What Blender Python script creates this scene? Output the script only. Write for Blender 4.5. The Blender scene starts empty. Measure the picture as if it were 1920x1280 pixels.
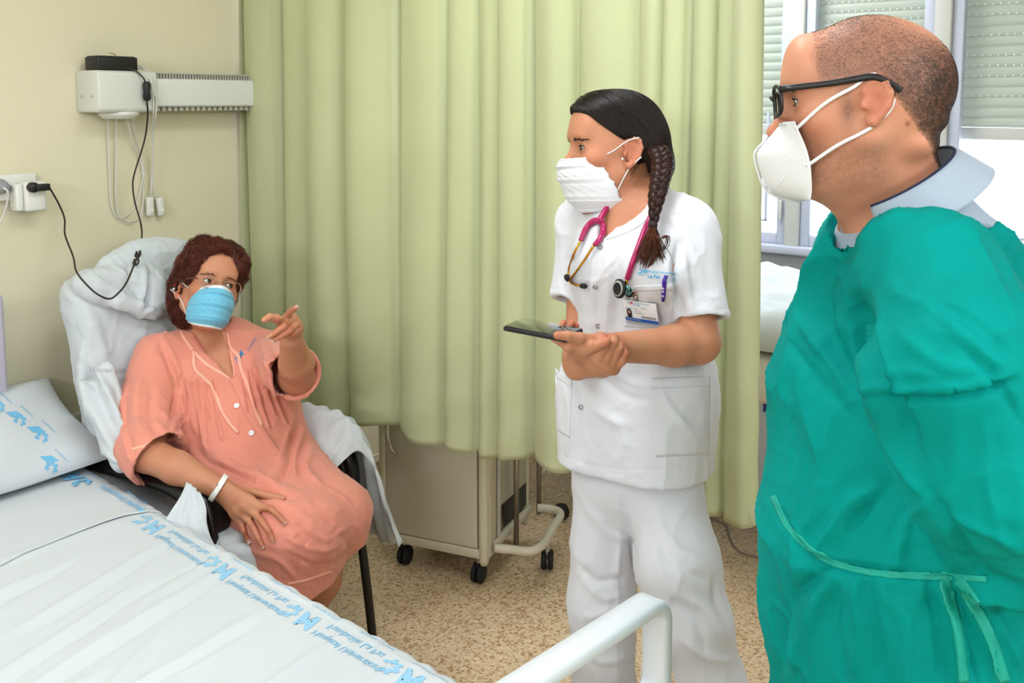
import bpy, math, random, os, hashlib
import numpy as np
from mathutils import Vector, Matrix, noise
from mathutils.bvhtree import BVHTree
from concurrent.futures import ThreadPoolExecutor

C = bpy.context.scene
COL = C.collection
A = np.array
PI = math.pi

# ------------------------------------------------------------------ camera frame
# room axes: X along the bed-head wall towards the windows, Y towards the bed-head wall, Z up
FPX, CX, CY, HCAM, TILT = 1839.0, 960.0, 383.0, 1.65, math.radians(6.0)
c6, s6 = math.cos(TILT), math.sin(TILT)
RT = A([.6, -.8, 0.0]); HF = A([.8, .6, 0.0])
FW = HF * c6 - A([0, 0, 1.0]) * s6
UP = HF * s6 + A([0, 0, 1.0]) * c6
CAM = A([0, 0, HCAM])

def W(px, py, d):
    """the point that stands d metres in front of the lens on the line of sight (px, py)"""
    return CAM + d * ((px - CX) / FPX * RT + (CY - py) / FPX * UP + FW)

def topx(P):
    q = np.asarray(P, float) - CAM
    d = q @ FW
    return np.stack([CX + FPX * (q @ RT) / d, CY - FPX * (q @ UP) / d, d], -1)

def rot(ax, ang):
    return A(Matrix.Rotation(ang, 3, ax))

def nrm(v):
    v = np.asarray(v, float)
    return v / max(1e-9, np.linalg.norm(v))

# ------------------------------------------------------------------ tagging
def tag(o, label=None, cat=None, group=None, kind=None):
    if label: o['label'] = label
    if cat: o['category'] = cat
    if group: o['group'] = group
    if kind: o['kind'] = kind
    return o

def thing(name, label, cat, loc=(0, 0, 0), rz=0.0, group=None):
    o = bpy.data.objects.new(name, None); COL.objects.link(o)
    o.location = loc; o.rotation_euler = (0, 0, rz); o.empty_display_size = .05
    return tag(o, label, cat, group)

def link_mesh(name, me, mat, parent=None, smooth=True, world=True):
    o = bpy.data.objects.new(name, me); COL.objects.link(o)
    mats = mat if isinstance(mat, (list, tuple)) else [mat]
    for m in mats:
        if m: me.materials.append(m)
    if smooth: me.shade_smooth()
    if parent is not None:
        o.parent = parent
        if world:
            # geometry is given in world space, the parent sits elsewhere
            bpy_m = parent_matrix(parent)
            o.matrix_parent_inverse = bpy_m.inverted()
    return o

def parent_matrix(p):
    m = Matrix.LocRotScale(p.location, p.rotation_euler, p.scale)
    if p.parent: m = parent_matrix(p.parent) @ p.matrix_parent_inverse @ m
    return m

# ------------------------------------------------------------------ mesh builder
class MB:
    def __init__(s): s.v = []; s.f = []; s.mi = []; s.cur = 0
    def add(s, vs, fs):
        o = len(s.v); s.v.extend([tuple(map(float, p)) for p in vs])
        s.f.extend([tuple(i + o for i in f) for f in fs]); s.mi.extend([s.cur] * len(fs)); return s
    def box(s, c, size, R=None):
        h = A(size) / 2; c = A(c, float)
        q = A([[x, y, z] for z in (-1, 1) for y in (-1, 1) for x in (-1, 1)], float) * h
        if R is not None: q = q @ A(R).T
        return s.add(q + c, [(0, 2, 3, 1), (4, 5, 7, 6), (0, 1, 5, 4), (2, 6, 7, 3), (0, 4, 6, 2), (1, 3, 7, 5)])
    def bb(s, a, b):
        a = A(a, float); b = A(b, float)
        return s.box((a + b) / 2, np.abs(b - a))
    def tube(s, path, r, n=8, cap=True, flat=None):
        P = A(path, float); m = len(P)
        rr = np.full(m, r, float) if np.isscalar(r) else A(r, float)
        T = np.gradient(P, axis=0); T /= np.maximum(1e-9, np.linalg.norm(T, axis=1))[:, None]
        up = A([0, 0, 1.0]) if abs(T[0][2]) < .9 else A([1.0, 0, 0])
        if flat is not None: up = A(flat[0], float)
        N = nrm(up - T[0] * (up @ T[0])); vs = []
        for i in range(m):
            N = nrm(N - T[i] * (N @ T[i])); Bn = np.cross(T[i], N)
            fl = 1.0 if flat is None else flat[1]
            for k in range(n):
                a = 2 * PI * k / n
                vs.append(P[i] + rr[i] * (math.cos(a) * N * fl + math.sin(a) * Bn))
        fs = [(i * n + k, i * n + (k + 1) % n, (i + 1) * n + (k + 1) % n, (i + 1) * n + k) for i in range(m - 1) for k in range(n)]
        if cap: fs += [tuple(range(n - 1, -1, -1)), tuple((m - 1) * n + k for k in range(n))]
        return s.add(vs, fs)
    def lathe(s, prof, c, axis=(0, 0, 1), n=24):
        ax = nrm(axis); t = A([1, 0, 0.0]) if abs(ax[0]) < .9 else A([0, 1.0, 0]); N = nrm(np.cross(ax, t)); Bn = np.cross(ax, N); c = A(c, float)
        vs = [c + ax * h + r * (math.cos(2 * PI * k / n) * N + math.sin(2 * PI * k / n) * Bn) for (r, h) in prof for k in range(n)]
        m = len(prof)
        fs = [(i * n + k, i * n + (k + 1) % n, (i + 1) * n + (k + 1) % n, (i + 1) * n + k) for i in range(m - 1) for k in range(n)]
        fs += [tuple(range(n - 1, -1, -1)), tuple((m - 1) * n + k for k in range(n))]
        return s.add(vs, fs)
    def sheet(s, G, th=0.0, nrmdir=None):
        """grid of points G[nu][nv]; th gives thickness along nrmdir"""
        G = A(G, float); nu, nv = G.shape[:2]
        fs = [(i * nv + j, (i + 1) * nv + j, (i + 1) * nv + j + 1, i * nv + j + 1) for i in range(nu - 1) for j in range(nv - 1)]
        if th == 0: return s.add(G.reshape(-1, 3), fs)
        du = np.gradient(G, axis=0); dv = np.gradient(G, axis=1)
        N = np.cross(du, dv); N /= np.maximum(1e-9, np.linalg.norm(N, axis=2))[:, :, None]
        if nrmdir is not None and (N.mean((0, 1)) @ A(nrmdir, float)) < 0: th = -th
        G2 = G - N * th; o = nu * nv
        fs2 = [tuple(i + o for i in f[::-1]) for f in fs]
        rim = [(i * nv, (i + 1) * nv) for i in range(nu - 1)] + [((nu - 1) * nv + j, (nu - 1) * nv + j + 1) for j in range(nv - 1)] \
            + [((i + 1) * nv + nv - 1, i * nv + nv - 1) for i in range(nu - 1)] + [(j + 1, j) for j in range(nv - 1)]
        fr = [(a, a + o, b + o, b) for a, b in rim]
        return s.add(np.concatenate([G.reshape(-1, 3), G2.reshape(-1, 3)]), fs + fs2 + fr)
    def me(s, name='m'):
        me = bpy.data.meshes.new(name); me.from_pydata(s.v, [], s.f); me.update()
        if any(s.mi): me.polygons.foreach_set('material_index', s.mi)
        return me
    def build(s, name, mat, parent=None, smooth=False, bevel=0.0, seg=2, world=True, fixn=True):
        me = s.me(name)
        if fixn:
            import bmesh
            bm = bmesh.new(); bm.from_mesh(me); bmesh.ops.recalc_face_normals(bm, faces=bm.faces); bm.to_mesh(me); bm.free()
        o = link_mesh(name, me, mat, parent, smooth, world)
        if bevel > 0:
            b = o.modifiers.new('Bevel', 'BEVEL'); b.width = bevel; b.segments = seg; b.limit_method = 'ANGLE'; b.angle_limit = .7
            b.harden_normals = False
            me.shade_smooth()
        return o

def spline(pts, n=40):
    """Catmull-Rom through the points"""
    P = A(pts, float); P = np.vstack([2 * P[0] - P[1], P, 2 * P[-1] - P[-2]]); m = len(P) - 3
    out = []
    for q in range(n):
        t = q / (n - 1) * m; i = min(int(t), m - 1); t -= i
        a, b, c, d = P[i:i + 4]
        out.append(.5 * ((2 * b) + (-a + c) * t + (2 * a - 5 * b + 4 * c - d) * t * t + (-a + 3 * b - 3 * c + d) * t ** 3))
    return A(out)

# ------------------------------------------------------------------ signed-distance modelling
def cap(a, b, ra, rb=None, k=.01, mode=1): return ('cap', tuple(map(float, a)), tuple(map(float, b)), float(ra), float(ra if rb is None else rb), float(k), mode)
def ecap(a, b, ra, rb, ax, fl, k=.01, mode=1): return ('ecap', tuple(map(float, a)), tuple(map(float, b)), float(ra), float(rb), float(k), mode, tuple(map(float, nrm(ax))), float(fl))
def ell(c, r, R=None, k=.01, mode=1):
    R = np.eye(3) if R is None else A(R, float)
    return ('ell', tuple(map(float, c)), tuple(map(float, r)), tuple(map(float, R.ravel())), 0.0, float(k), mode)
def rbox(c, h, rr, R=None, k=.01, mode=1):
    R = np.eye(3) if R is None else A(R, float)
    return ('box', tuple(map(float, c)), tuple(map(float, h)), tuple(map(float, R.ravel())), float(rr), float(k), mode)
def grp(ops, k=.01, mode=1): return ('grp', tuple(ops), 0, 0, 0, float(k), mode)
def chain(pts, rs, k=.01, k0=None):
    return [cap(pts[i], pts[i + 1], rs[i], rs[i + 1], (k0 if (i == 0 and k0 is not None) else k)) for i in range(len(pts) - 1)]

def vcut(a, b, r0, r1, ax, depth, n=7, k=.005):
    a, b = A(a, float), A(b, float); o = []
    for i in range(n):
        t0, t1 = i / n, (i + 1) / n; ra, rb = r0 + (r1 - r0) * t0, r0 + (r1 - r0) * t1
        o.append(ecap(a + (b - a) * t0, a + (b - a) * t1, ra, rb, ax, depth / max(ra, rb), k, -1))
    return o

def prim(op, P):
    t = op[0]
    if t == 'cap' or t == 'ecap':
        a = A(op[1]); ab = A(op[2]) - a; L = max(1e-12, ab @ ab)
        q = P - a; h = np.clip(q @ ab / L, 0, 1); q = q - h[:, None] * ab
        r = op[3] + (op[4] - op[3]) * h
        if t == 'cap': return np.sqrt((q * q).sum(1)) - r
        ax = A(op[7]); s = op[8]; w = q @ ax; q = q + np.outer(w, ax) * (1 / s - 1)
        return (np.sqrt((q * q).sum(1)) - r) * min(1.0, s)
    if t == 'ell':
        R = A(op[3]).reshape(3, 3); r = A(op[2]); q = (P - A(op[1])) @ R
        k0 = np.sqrt(((q / r) ** 2).sum(1)); k1 = np.sqrt(((q / (r * r)) ** 2).sum(1))
        return np.where(k0 < 1e-6, -r.min(), k0 * (k0 - 1) / np.maximum(k1, 1e-9))
    if t == 'box':
        R = A(op[3]).reshape(3, 3); q = np.abs((P - A(op[1])) @ R) - (A(op[2]) - op[4])
        return np.sqrt((np.maximum(q, 0) ** 2).sum(1)) + np.minimum(q.max(1), 0) - op[4]
    if t == 'grp': return sdf(op[1], P)

def comb(d, e, k, mode):
    if mode == 1:
        h = np.maximum(k - np.abs(d - e), 0) / k; return np.minimum(d, e) - h * h * k * .25
    if mode == -1: e = -e
    h = np.maximum(k - np.abs(d - e), 0) / k; return np.maximum(d, e) + h * h * k * .25

def sdf(ops, P):
    d = None
    for op in ops:
        e = prim(op, P); d = e if d is None else comb(d, e, max(op[5], 1e-5), op[6])
    return d

def bounds(ops):
    lo = A([9e9] * 3); hi = -lo
    for op in ops:
        if op[6] != 1: continue
        if op[0] in ('cap', 'ecap'):
            m = max(op[3], op[4]) * (max(1, op[8]) if op[0] == 'ecap' else 1)
            l = np.minimum(op[1], op[2]) - m; h = np.maximum(op[1], op[2]) + m
        elif op[0] == 'grp': l, h = bounds(op[1])
        else:
            R = A(op[3]).reshape(3, 3); e = np.abs(R) @ A(op[2]); l = A(op[1]) - e; h = A(op[1]) + e
        lo = np.minimum(lo, l); hi = np.maximum(hi, h)
    return lo, hi

def sdf_mesh(ops, h=.003, clip=None):
    ops = list(ops)
    key = hashlib.md5((repr(ops) + repr(h) + repr(clip) + 'v3').encode()).hexdigest()
    lo, hi = bounds(ops)
    if clip is not None: lo = np.maximum(lo, A(clip[0])); hi = np.minimum(hi, A(clip[1]))
    B = 16; bs = B * h; lo = lo - 3 * h
    nb = np.ceil((hi + 3 * h - lo) / bs).astype(int)
    I = np.stack(np.meshgrid(*[np.arange(n) for n in nb], indexing='ij'), -1).reshape(-1, 3)
    Cn = lo + (I + .5) * bs; hd = bs * .87
    D = np.stack([prim(op, Cn) for op in ops])
    dc = None
    for op, e in zip(ops, D): dc = e if dc is None else comb(dc, e, max(op[5], 1e-5), op[6])
    kmax = max(op[5] for op in ops)
    act = np.nonzero(np.abs(dc) < hd * 1.35 + kmax * .3)[0]
    dm = None
    for op, e in zip(ops, D):
        if op[6] == 1: dm = e if dm is None else np.minimum(dm, e)
    g = np.stack(np.meshgrid(*[np.arange(B + 1)] * 3, indexing='ij'), -1).reshape(-1, 3) * h
    edges = [(0, 1), (2, 3), (4, 5), (6, 7), (0, 2), (1, 3), (4, 6), (5, 7), (0, 4), (1, 5), (2, 6), (3, 7)]
    corner = A([[x, y, z] for x in (0, 1) for y in (0, 1) for z in (0, 1)])
    def work(bi):
        P = g + (lo + I[bi] * bs); sel = []
        for j, op in enumerate(ops):
            if op[6] == 1:
                if D[j, bi] < dm[bi] + 2.6 * hd + op[5]: sel.append(op)
            elif D[j, bi] < 1.4 * hd + op[5] or op[6] == 2: sel.append(op)
        d = sdf(sel, P).reshape(B + 1, B + 1, B + 1)
        s = d < 0
        if s.all() or not s.any(): return None
        cnt = sum(s[x:x + B, y:y + B, z:z + B].astype(np.int8) for x in (0, 1) for y in (0, 1) for z in (0, 1))
        ii = np.argwhere((cnt > 0) & (cnt < 8))
        if len(ii) == 0: return None
        cv = np.stack([d[ii[:, 0] + c[0], ii[:, 1] + c[1], ii[:, 2] + c[2]] for c in corner], 1)
        acc = np.zeros((len(ii), 3)); n = np.zeros(len(ii))
        for a, b in edges:
            da, db = cv[:, a], cv[:, b]; m = (da < 0) != (db < 0)
            t = np.where(m, da / np.where(m, da - db, 1), 0)
            acc += m[:, None] * (corner[a] + t[:, None] * (corner[b] - corner[a])); n += m
        gi = ii + I[bi] * B
        pos = lo + (gi + acc / n[:, None]) * h
        q = []
        for ax in range(3):
            o = [0, 0, 0]; o[ax] = 1
            s0 = s[:B, :B, :B]; s1 = s[o[0]:B + o[0], o[1]:B + o[1], o[2]:B + o[2]]
            e = np.argwhere(s0 != s1)
            if len(e):
                fl = s0[e[:, 0], e[:, 1], e[:, 2]]; q.append((ax, e + I[bi] * B, fl))
        return gi, pos, q
    with ThreadPoolExecutor(4) as ex: res = [r for r in ex.map(work, act) if r]
    gi = np.concatenate([r[0] for r in res]); pos = np.concatenate([r[1] for r in res])
    M = 1 << 20
    kk = lambda g: (g[:, 0].astype(np.int64) + 5) * M * M + (g[:, 1].astype(np.int64) + 5) * M + g[:, 2] + 5
    keys = kk(gi); o = np.argsort(keys); keys = keys[o]; pos = pos[o]
    F = []
    for ax in range(3):
        E = [(e, fl) for r in res for (x, e, fl) in r[2] if x == ax]
        if not E: continue
        e = np.concatenate([x[0] for x in E]); fl = np.concatenate([x[1] for x in E])
        a1, a2 = (ax + 1) % 3, (ax + 2) % 3; idx = []
        ok = np.ones(len(e), bool)
        for (p, r) in ((0, 0), (1, 0), (1, 1), (0, 1)):
            c = e.copy(); c[:, a1] -= p; c[:, a2] -= r; k = kk(c); j = np.searchsorted(keys, k); j = np.minimum(j, len(keys) - 1)
            ok &= keys[j] == k; idx.append(j)
        q = np.stack(idx, 1); q[~fl] = q[~fl][:, ::-1]; F.append(q[ok])
    F = np.concatenate(F)
    return pos, F

def np_mesh(name, V, F):
    me = bpy.data.meshes.new(name)
    F = np.asarray(F); n = F.shape[1]
    me.vertices.add(len(V)); me.vertices.foreach_set('co', np.asarray(V, np.float32).ravel())
    me.loops.add(F.size); me.loops.foreach_set('vertex_index', F.ravel().astype(np.int32))
    me.polygons.add(len(F)); me.polygons.foreach_set('loop_start', np.arange(0, F.size, n, dtype=np.int32))
    me.update(calc_edges=True); return me

def vnormals(V, F):
    a = V[F[:, 2]] - V[F[:, 0]]; b = V[F[:, 3]] - V[F[:, 1]]; n = np.cross(a, b); N = np.zeros_like(V)
    for i in range(4): np.add.at(N, F[:, i], n)
    return N / np.maximum(1e-12, np.linalg.norm(N, axis=1))[:, None]

def smooth_mesh(V, F, it=2, lam=.5, mask=None):
    E = np.concatenate([F[:, [0, 1]], F[:, [1, 2]], F[:, [2, 3]], F[:, [3, 0]]]); n = len(V)
    deg = np.bincount(E[:, 0], minlength=n) + np.bincount(E[:, 1], minlength=n)
    for _ in range(it):
        S = np.zeros_like(V)
        for c in range(3):
            S[:, c] = np.bincount(E[:, 0], V[E[:, 1], c], n) + np.bincount(E[:, 1], V[E[:, 0], c], n)
        nv = S / np.maximum(deg, 1)[:, None]; w = lam if mask is None else lam * mask[:, None]
        V = V + w * (nv - V)
    return V

def polydist(q, pl):
    """distance of 2D/3D points q to polyline pl, and the parameter 0..1 along it"""
    best = np.full(len(q), 1e9); tt = np.zeros(len(q)); m = len(pl) - 1
    for i in range(m):
        a = pl[i]; ab = pl[i + 1] - a; t = np.clip(((q - a) @ ab) / max(1e-9, ab @ ab), 0, 1)
        d = np.sqrt((((q - a) - t[:, None] * ab) ** 2).sum(1)); b = d < best
        best = np.where(b, d, best); tt = np.where(b, (i + t) / m, tt)
    return best, tt

def sculpt(V, F, strokes, facing=True):
    """push ridges (+) and creases (-) into a surface along strokes ((px,py)..., width px, height m)"""
    N = vnormals(V, F); q = topx(V); dirv = V - CAM; face = (N * dirv).sum(1) < .15 * np.linalg.norm(dirv, axis=1)
    disp = np.zeros(len(V)); Q = q[:, :2]
    for st in strokes:
        pts, w, amp = st[0], st[1], st[2]
        pl = spline(A(pts, float), 14) if len(pts) > 2 else A(pts, float)
        lo = pl.min(0) - 3 * w; hi = pl.max(0) + 3 * w
        m = face & (Q[:, 0] > lo[0]) & (Q[:, 0] < hi[0]) & (Q[:, 1] > lo[1]) & (Q[:, 1] < hi[1])
        if not m.any(): continue
        d, t = polydist(Q[m], pl); taper = np.clip(np.minimum(t, 1 - t) * 4 + (.35 if len(st) < 4 else st[3]), 0, 1)
        disp[m] += amp * np.exp(-(d / w) ** 2) * taper
    return V + N * disp[:, None]

def vnoise(P, sc, oct=2, seed=0.0):
    s = A(sc, float) if not np.isscalar(sc) else A([sc] * 3, float)
    return A([noise.fractal(Vector(p), 1.0, 2.0, oct) for p in (P * s + seed)])

def fnoise(P, sc, seed=0):
    """cheap vectorised smooth value noise, -1..1"""
    Q = P * (A(sc, float) if not np.isscalar(sc) else sc) + 100.0 + seed * 17.3
    i = np.floor(Q).astype(np.int64); f = Q - i; f = f * f * (3 - 2 * f); out = 0
    def hsh(a, b, c):
        n = (a * 73856093) ^ (b * 19349663) ^ (c * 83492791) ^ (seed * 2654435761 & 0xffffff)
        n = (n ^ (n >> 13)) * 1274126177 & 0x7fffffff
        return ((n ^ (n >> 16)) & 0xffff) / 32767.5 - 1
    for x in (0, 1):
        for y in (0, 1):
            for z in (0, 1):
                w = (f[:, 0] if x else 1 - f[:, 0]) * (f[:, 1] if y else 1 - f[:, 1]) * (f[:, 2] if z else 1 - f[:, 2])
                out = out + w * hsh(i[:, 0] + x, i[:, 1] + y, i[:, 2] + z)
    return out

def wrinkle(V, F, amp=.003, sc=(9, 9, 7), seed=1, p=5.0, warp=.05):
    """sharp, branching creases of thin cloth"""
    N = vnormals(V, F); P = V + warp * np.stack([fnoise(V, 6, seed + k) for k in (11, 12, 13)], 1); d = 0
    for k, (f, a) in enumerate(((1.0, 1.0), (2.1, .5), (4.3, .22))):
        n = fnoise(P, A(sc) * f, seed + 3 * k); d = d + a * (np.maximum(0, 1 - np.abs(n) * 1.6) ** p - .25)
    return V + N * (amp * d)[:, None]

def paint(me, col, name='Col'):
    a = me.color_attributes.new(name, 'FLOAT_COLOR', 'POINT')
    c = np.ones((len(me.vertices), 4), np.float32); c[:, :col.shape[1]] = col
    a.data.foreach_set('color', c.ravel())

def bvh_of(V, F): return BVHTree.FromPolygons([Vector(v) for v in V.tolist()], np.asarray(F).tolist())

def hit(px, py, bvh, off=0.0):
    d = nrm(W(px, py, 1.0) - CAM); loc, n, i, ds = bvh.ray_cast(Vector(CAM), Vector(d))
    if loc is None: return None
    n = A(n); n = n if n @ d < 0 else -n
    return A(loc) + n * off, n

def drape_px(bvh, fn, nu, nv, off=.0015, fallback=None):
    """grid of surface points under the sight lines fn(s,t), s,t in 0..1"""
    G = np.zeros((nu, nv, 3)); dist = np.full((nu, nv), np.nan); Dr = np.zeros((nu, nv, 3))
    for i in range(nu):
        for j in range(nv):
            p = fn(i / (nu - 1), j / (nv - 1)); Dr[i, j] = nrm(W(p[0], p[1], 1.0) - CAM); r = hit(p[0], p[1], bvh, off)
            if r is not None: dist[i, j] = np.linalg.norm(r[0] - CAM)
    med = np.nanmedian(dist); dist[np.abs(dist - med) > .35] = np.nan; ok = np.argwhere(~np.isnan(dist))
    for i in range(nu):
        for j in range(nv):
            if np.isnan(dist[i, j]): k = ok[((ok - (i, j)) ** 2).sum(1).argmin()]; dd = dist[k[0], k[1]]
            else: dd = dist[i, j]
            G[i, j] = CAM + Dr[i, j] * dd
    return G

def quad_px(p00, p10, p11, p01):
    p = [A(x, float) for x in (p00, p10, p11, p01)]
    return lambda s, t: tuple((p[0] * (1 - s) + p[1] * s) * (1 - t) + (p[3] * (1 - s) + p[2] * s) * t)

def drape_strip(bvh, pts, w, name, mat, parent, off=.001, th=.0012, n=30, m=4):
    """a ribbon of width w px that follows the surface under a line of sight points"""
    pl = spline(A(pts, float), n); T = np.gradient(pl, axis=0); T /= np.linalg.norm(T, axis=1)[:, None]; Nn = np.stack([-T[:, 1], T[:, 0]], 1)
    f = lambda s, t: tuple(pl[int(round(s * (n - 1)))] + Nn[int(round(s * (n - 1)))] * (t - .5) * w)
    G = drape_px(bvh, f, n, m, off)
    return MB().sheet(G, th, nrmdir=CAM - G.mean((0, 1))).build(name, mat, parent, smooth=True, fixn=False)

def text_mesh(s, size=1.0, bold=0.0, dens=0):
    cu = bpy.data.curves.new('t', 'FONT'); cu.body = s; cu.size = size; cu.offset = bold; cu.resolution_u = 3
    cu.fill_mode = 'BOTH'
    o = bpy.data.objects.new('t', cu); COL.objects.link(o)
    dg = bpy.context.evaluated_depsgraph_get(); me = bpy.data.meshes.new_from_object(o.evaluated_get(dg))
    bpy.data.objects.remove(o); bpy.data.curves.remove(cu)
    V = A([v.co[:] for v in me.vertices]).reshape(-1, 3)[:, :2]; F = [tuple(p.vertices) for p in me.polygons]
    bpy.data.meshes.remove(me); return V, F

def strands_mesh(polys, r0=.0006, r1=.0002, sides=3):
    """many thin hairs, each an (n,3) array of the same n"""
    P = A(polys, float); m, n, _ = P.shape
    T = np.gradient(P, axis=1); T /= np.maximum(1e-9, np.linalg.norm(T, axis=2))[:, :, None]
    up = A([.31, .52, .8]); N = np.cross(T, up); N /= np.maximum(1e-9, np.linalg.norm(N, axis=2))[:, :, None]; Bn = np.cross(T, N)
    rr = np.linspace(r0, r1, n)[None, :, None]; vs = []
    for k in range(sides):
        a = 2 * PI * k / sides; vs.append(P + rr * (math.cos(a) * N + math.sin(a) * Bn))
    V = np.stack(vs, 2).reshape(-1, 3)
    b = (np.arange(m) * n * sides)[:, None, None]; i = (np.arange(n - 1) * sides)[None, :, None]; k = np.arange(sides)[None, None, :]; k2 = (k + 1) % sides
    F = np.stack([b + i + k, b + i + k2, b + i + sides + k2, b + i + sides + k], -1).reshape(-1, 4)
    return V, F

# ------------------------------------------------------------------ materials
def lin(h):
    if isinstance(h, str):
        h = h.lstrip('#'); h = [int(h[i:i + 2], 16) / 255 for i in (0, 2, 4)]
        return tuple(x / 12.92 if x <= .04045 else ((x + .055) / 1.055) ** 2.4 for x in h)
    return tuple(h)

def mat(name, col, rough=.5, metal=0.0, spec=.5, bump=0.0, bscale=60.0, var=0.0, vscale=8.0, vcol=None, trans=0.0, sheen=0.0, coat=0.0,
        sss=0.0, stretch=None, alpha=1.0, emit=None, estr=1.0, translucent=0.0, ior=1.45, detail=3.0):
    m = bpy.data.materials.new(name); m.use_nodes = True; nt = m.node_tree; N = nt.nodes; L = nt.links
    b = N['Principled BSDF']; c = lin(col)
    b.inputs['Base Color'].default_value = (*c, 1); b.inputs['Roughness'].default_value = rough; b.inputs['Metallic'].default_value = metal
    b.inputs['Specular IOR Level'].default_value = spec; b.inputs['IOR'].default_value = ior
    b.inputs['Transmission Weight'].default_value = trans; b.inputs['Sheen Weight'].default_value = sheen; b.inputs['Coat Weight'].default_value = coat
    b.inputs['Alpha'].default_value = alpha
    if sss > 0:
        b.inputs['Subsurface Weight'].default_value = sss; b.inputs['Subsurface Scale'].default_value = .012
        b.inputs['Subsurface Radius'].default_value = (1.0, .35, .2)
    if emit is not None:
        b.inputs['Emission Color'].default_value = (*lin(emit), 1); b.inputs['Emission Strength'].default_value = estr
    tc = N.new('ShaderNodeTexCoord'); mp = N.new('ShaderNodeMapping'); L.new(tc.outputs['Object'], mp.inputs['Vector'])
    if stretch: mp.inputs['Scale'].default_value = stretch
    src = None
    if vcol:
        at = N.new('ShaderNodeVertexColor'); at.layer_name = vcol; src = at.outputs['Color']
    if var > 0:
        nz = N.new('ShaderNodeTexNoise'); nz.inputs['Scale'].default_value = vscale; nz.inputs['Detail'].default_value = 4
        L.new(mp.outputs[0], nz.inputs['Vector'])
        mr = N.new('ShaderNodeMapRange'); mr.inputs['From Min'].default_value = .3; mr.inputs['From Max'].default_value = .7
        mr.inputs['To Min'].default_value = 1 - var; mr.inputs['To Max'].default_value = 1 + var * .6
        L.new(nz.outputs['Fac'], mr.inputs['Value'])
        mx = N.new('ShaderNodeMix'); mx.data_type = 'RGBA'; mx.blend_type = 'MULTIPLY'; mx.inputs[0].default_value = 1
        if src is not None: L.new(src, mx.inputs[6])
        else: mx.inputs[6].default_value = (*c, 1)
        L.new(mr.outputs[0], mx.inputs[7]); src = mx.outputs[2]
    if src is not None: L.new(src, b.inputs['Base Color'])
    if bump > 0:
        nz = N.new('ShaderNodeTexNoise'); nz.inputs['Scale'].default_value = bscale; nz.inputs['Detail'].default_value = detail
        L.new(mp.outputs[0], nz.inputs['Vector'])
        bp = N.new('ShaderNodeBump'); bp.inputs['Strength'].default_value = 1.0; bp.inputs['Distance'].default_value = bump
        L.new(nz.outputs['Fac'], bp.inputs['Height']); L.new(bp.outputs[0], b.inputs['Normal'])
    if translucent > 0:
        tr = N.new('ShaderNodeBsdfTranslucent'); ms = N.new('ShaderNodeMixShader'); ms.inputs[0].default_value = translucent
        if src is not None: L.new(src, tr.inputs['Color'])
        else: tr.inputs['Color'].default_value = (*c, 1)
        L.new(b.outputs[0], ms.inputs[1]); L.new(tr.outputs[0], ms.inputs[2]); L.new(ms.outputs[0], N['Material Output'].inputs['Surface'])
    m.diffuse_color = (*c, 1)
    return m
# ---- prints
def star_ring(n=8, ro=1.0, ri=.72, rs=.66, rsi=.27, cut=(2.0, 3.4)):
    """a blob ring with a white five-point star inside, open on one side"""
    m = 140; V = []; F = []
    for k in range(m + 1):
        t = 2 * PI * k / m; o = ro * (1 + .13 * (1 if math.cos(7 * t) > 0 else -1)); u = (t * 5 / (2 * PI)) % 1; u = abs(u - .5) * 2
        s = rsi + (rs - rsi) * u ** 1.0
        V += [(o * math.cos(t), o * math.sin(t)), (s * math.cos(t), s * math.sin(t))]
    for k in range(m):
        t = 2 * PI * (k + .5) / m
        if cut[0] < t < cut[1]: continue
        F.append((2 * k, 2 * k + 2, 2 * k + 3, 2 * k + 1))
    return A(V), F
def logo():
    """the region's health mark: star blob and a slab M"""
    V, F = star_ring(); out_v = [V * .5 + A([0, .5])]; out_f = list(F); o = len(V)
    t, f = text_mesh('M', 1.45, .045); t = t - t.min(0); t[:, 0] += t[:, 1] * .35 + .62
    out_v.append(t); out_f += [tuple(i + o for i in x) for x in f]; return np.concatenate(out_v), out_f
def subdiv(V, F, maxlen):
    import bmesh
    bm = bmesh.new(); vs = [bm.verts.new((*p, 0)) for p in V]
    for f in F:
        try: bm.faces.new([vs[i] for i in f])
        except ValueError: pass
    for _ in range(3):
        ed = [e for e in bm.edges if e.calc_length() > maxlen]
        if not ed: break
        bmesh.ops.subdivide_edges(bm, edges=ed, cuts=1); 
    bmesh.ops.triangulate(bm, faces=bm.faces)
    bm.verts.index_update(); V2 = A([v.co[:2] for v in bm.verts]); F2 = [tuple(v.index for v in f.verts) for f in bm.faces]; bm.free(); return V2, F2
LOGO = logo()
TXT = {}
def txt(s, bold=0.0):
    if (s, bold) not in TXT:
        V, F = text_mesh(s, 1.0, bold); TXT[(s, bold)] = (V - V.min(0), F)
    return TXT[(s, bold)]
def put_print(name, VF, fn, m, parent, sub=None, label=None):
    V, F = VF
    if sub: V, F = subdiv(V, F, sub)
    P = A([fn(*p) for p in V]); mb = MB().add(P, F); o = mb.build(name, m, parent, smooth=True)
    if label: o['label'] = label
    return o
def pxfn(cx, cy, sc, ang, bvh, off=.001, skew=0.0, flip=1, ys=1.0):
    ca, sa = math.cos(ang), math.sin(ang); last = [None]
    def f(x, y):
        x, y = (x + skew * y) * sc, -y * sc * flip * ys; r = hit(cx + x * ca - y * sa, cy + x * sa + y * ca, bvh, off)
        if r is not None: last[0] = r[0]
        return last[0] if last[0] is not None else A([0, 0, -1])
    return f
SQ = (A([(0, 0), (1, 0), (1, .8), (0, .8)]), [(0, 1, 2, 3)])
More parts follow.
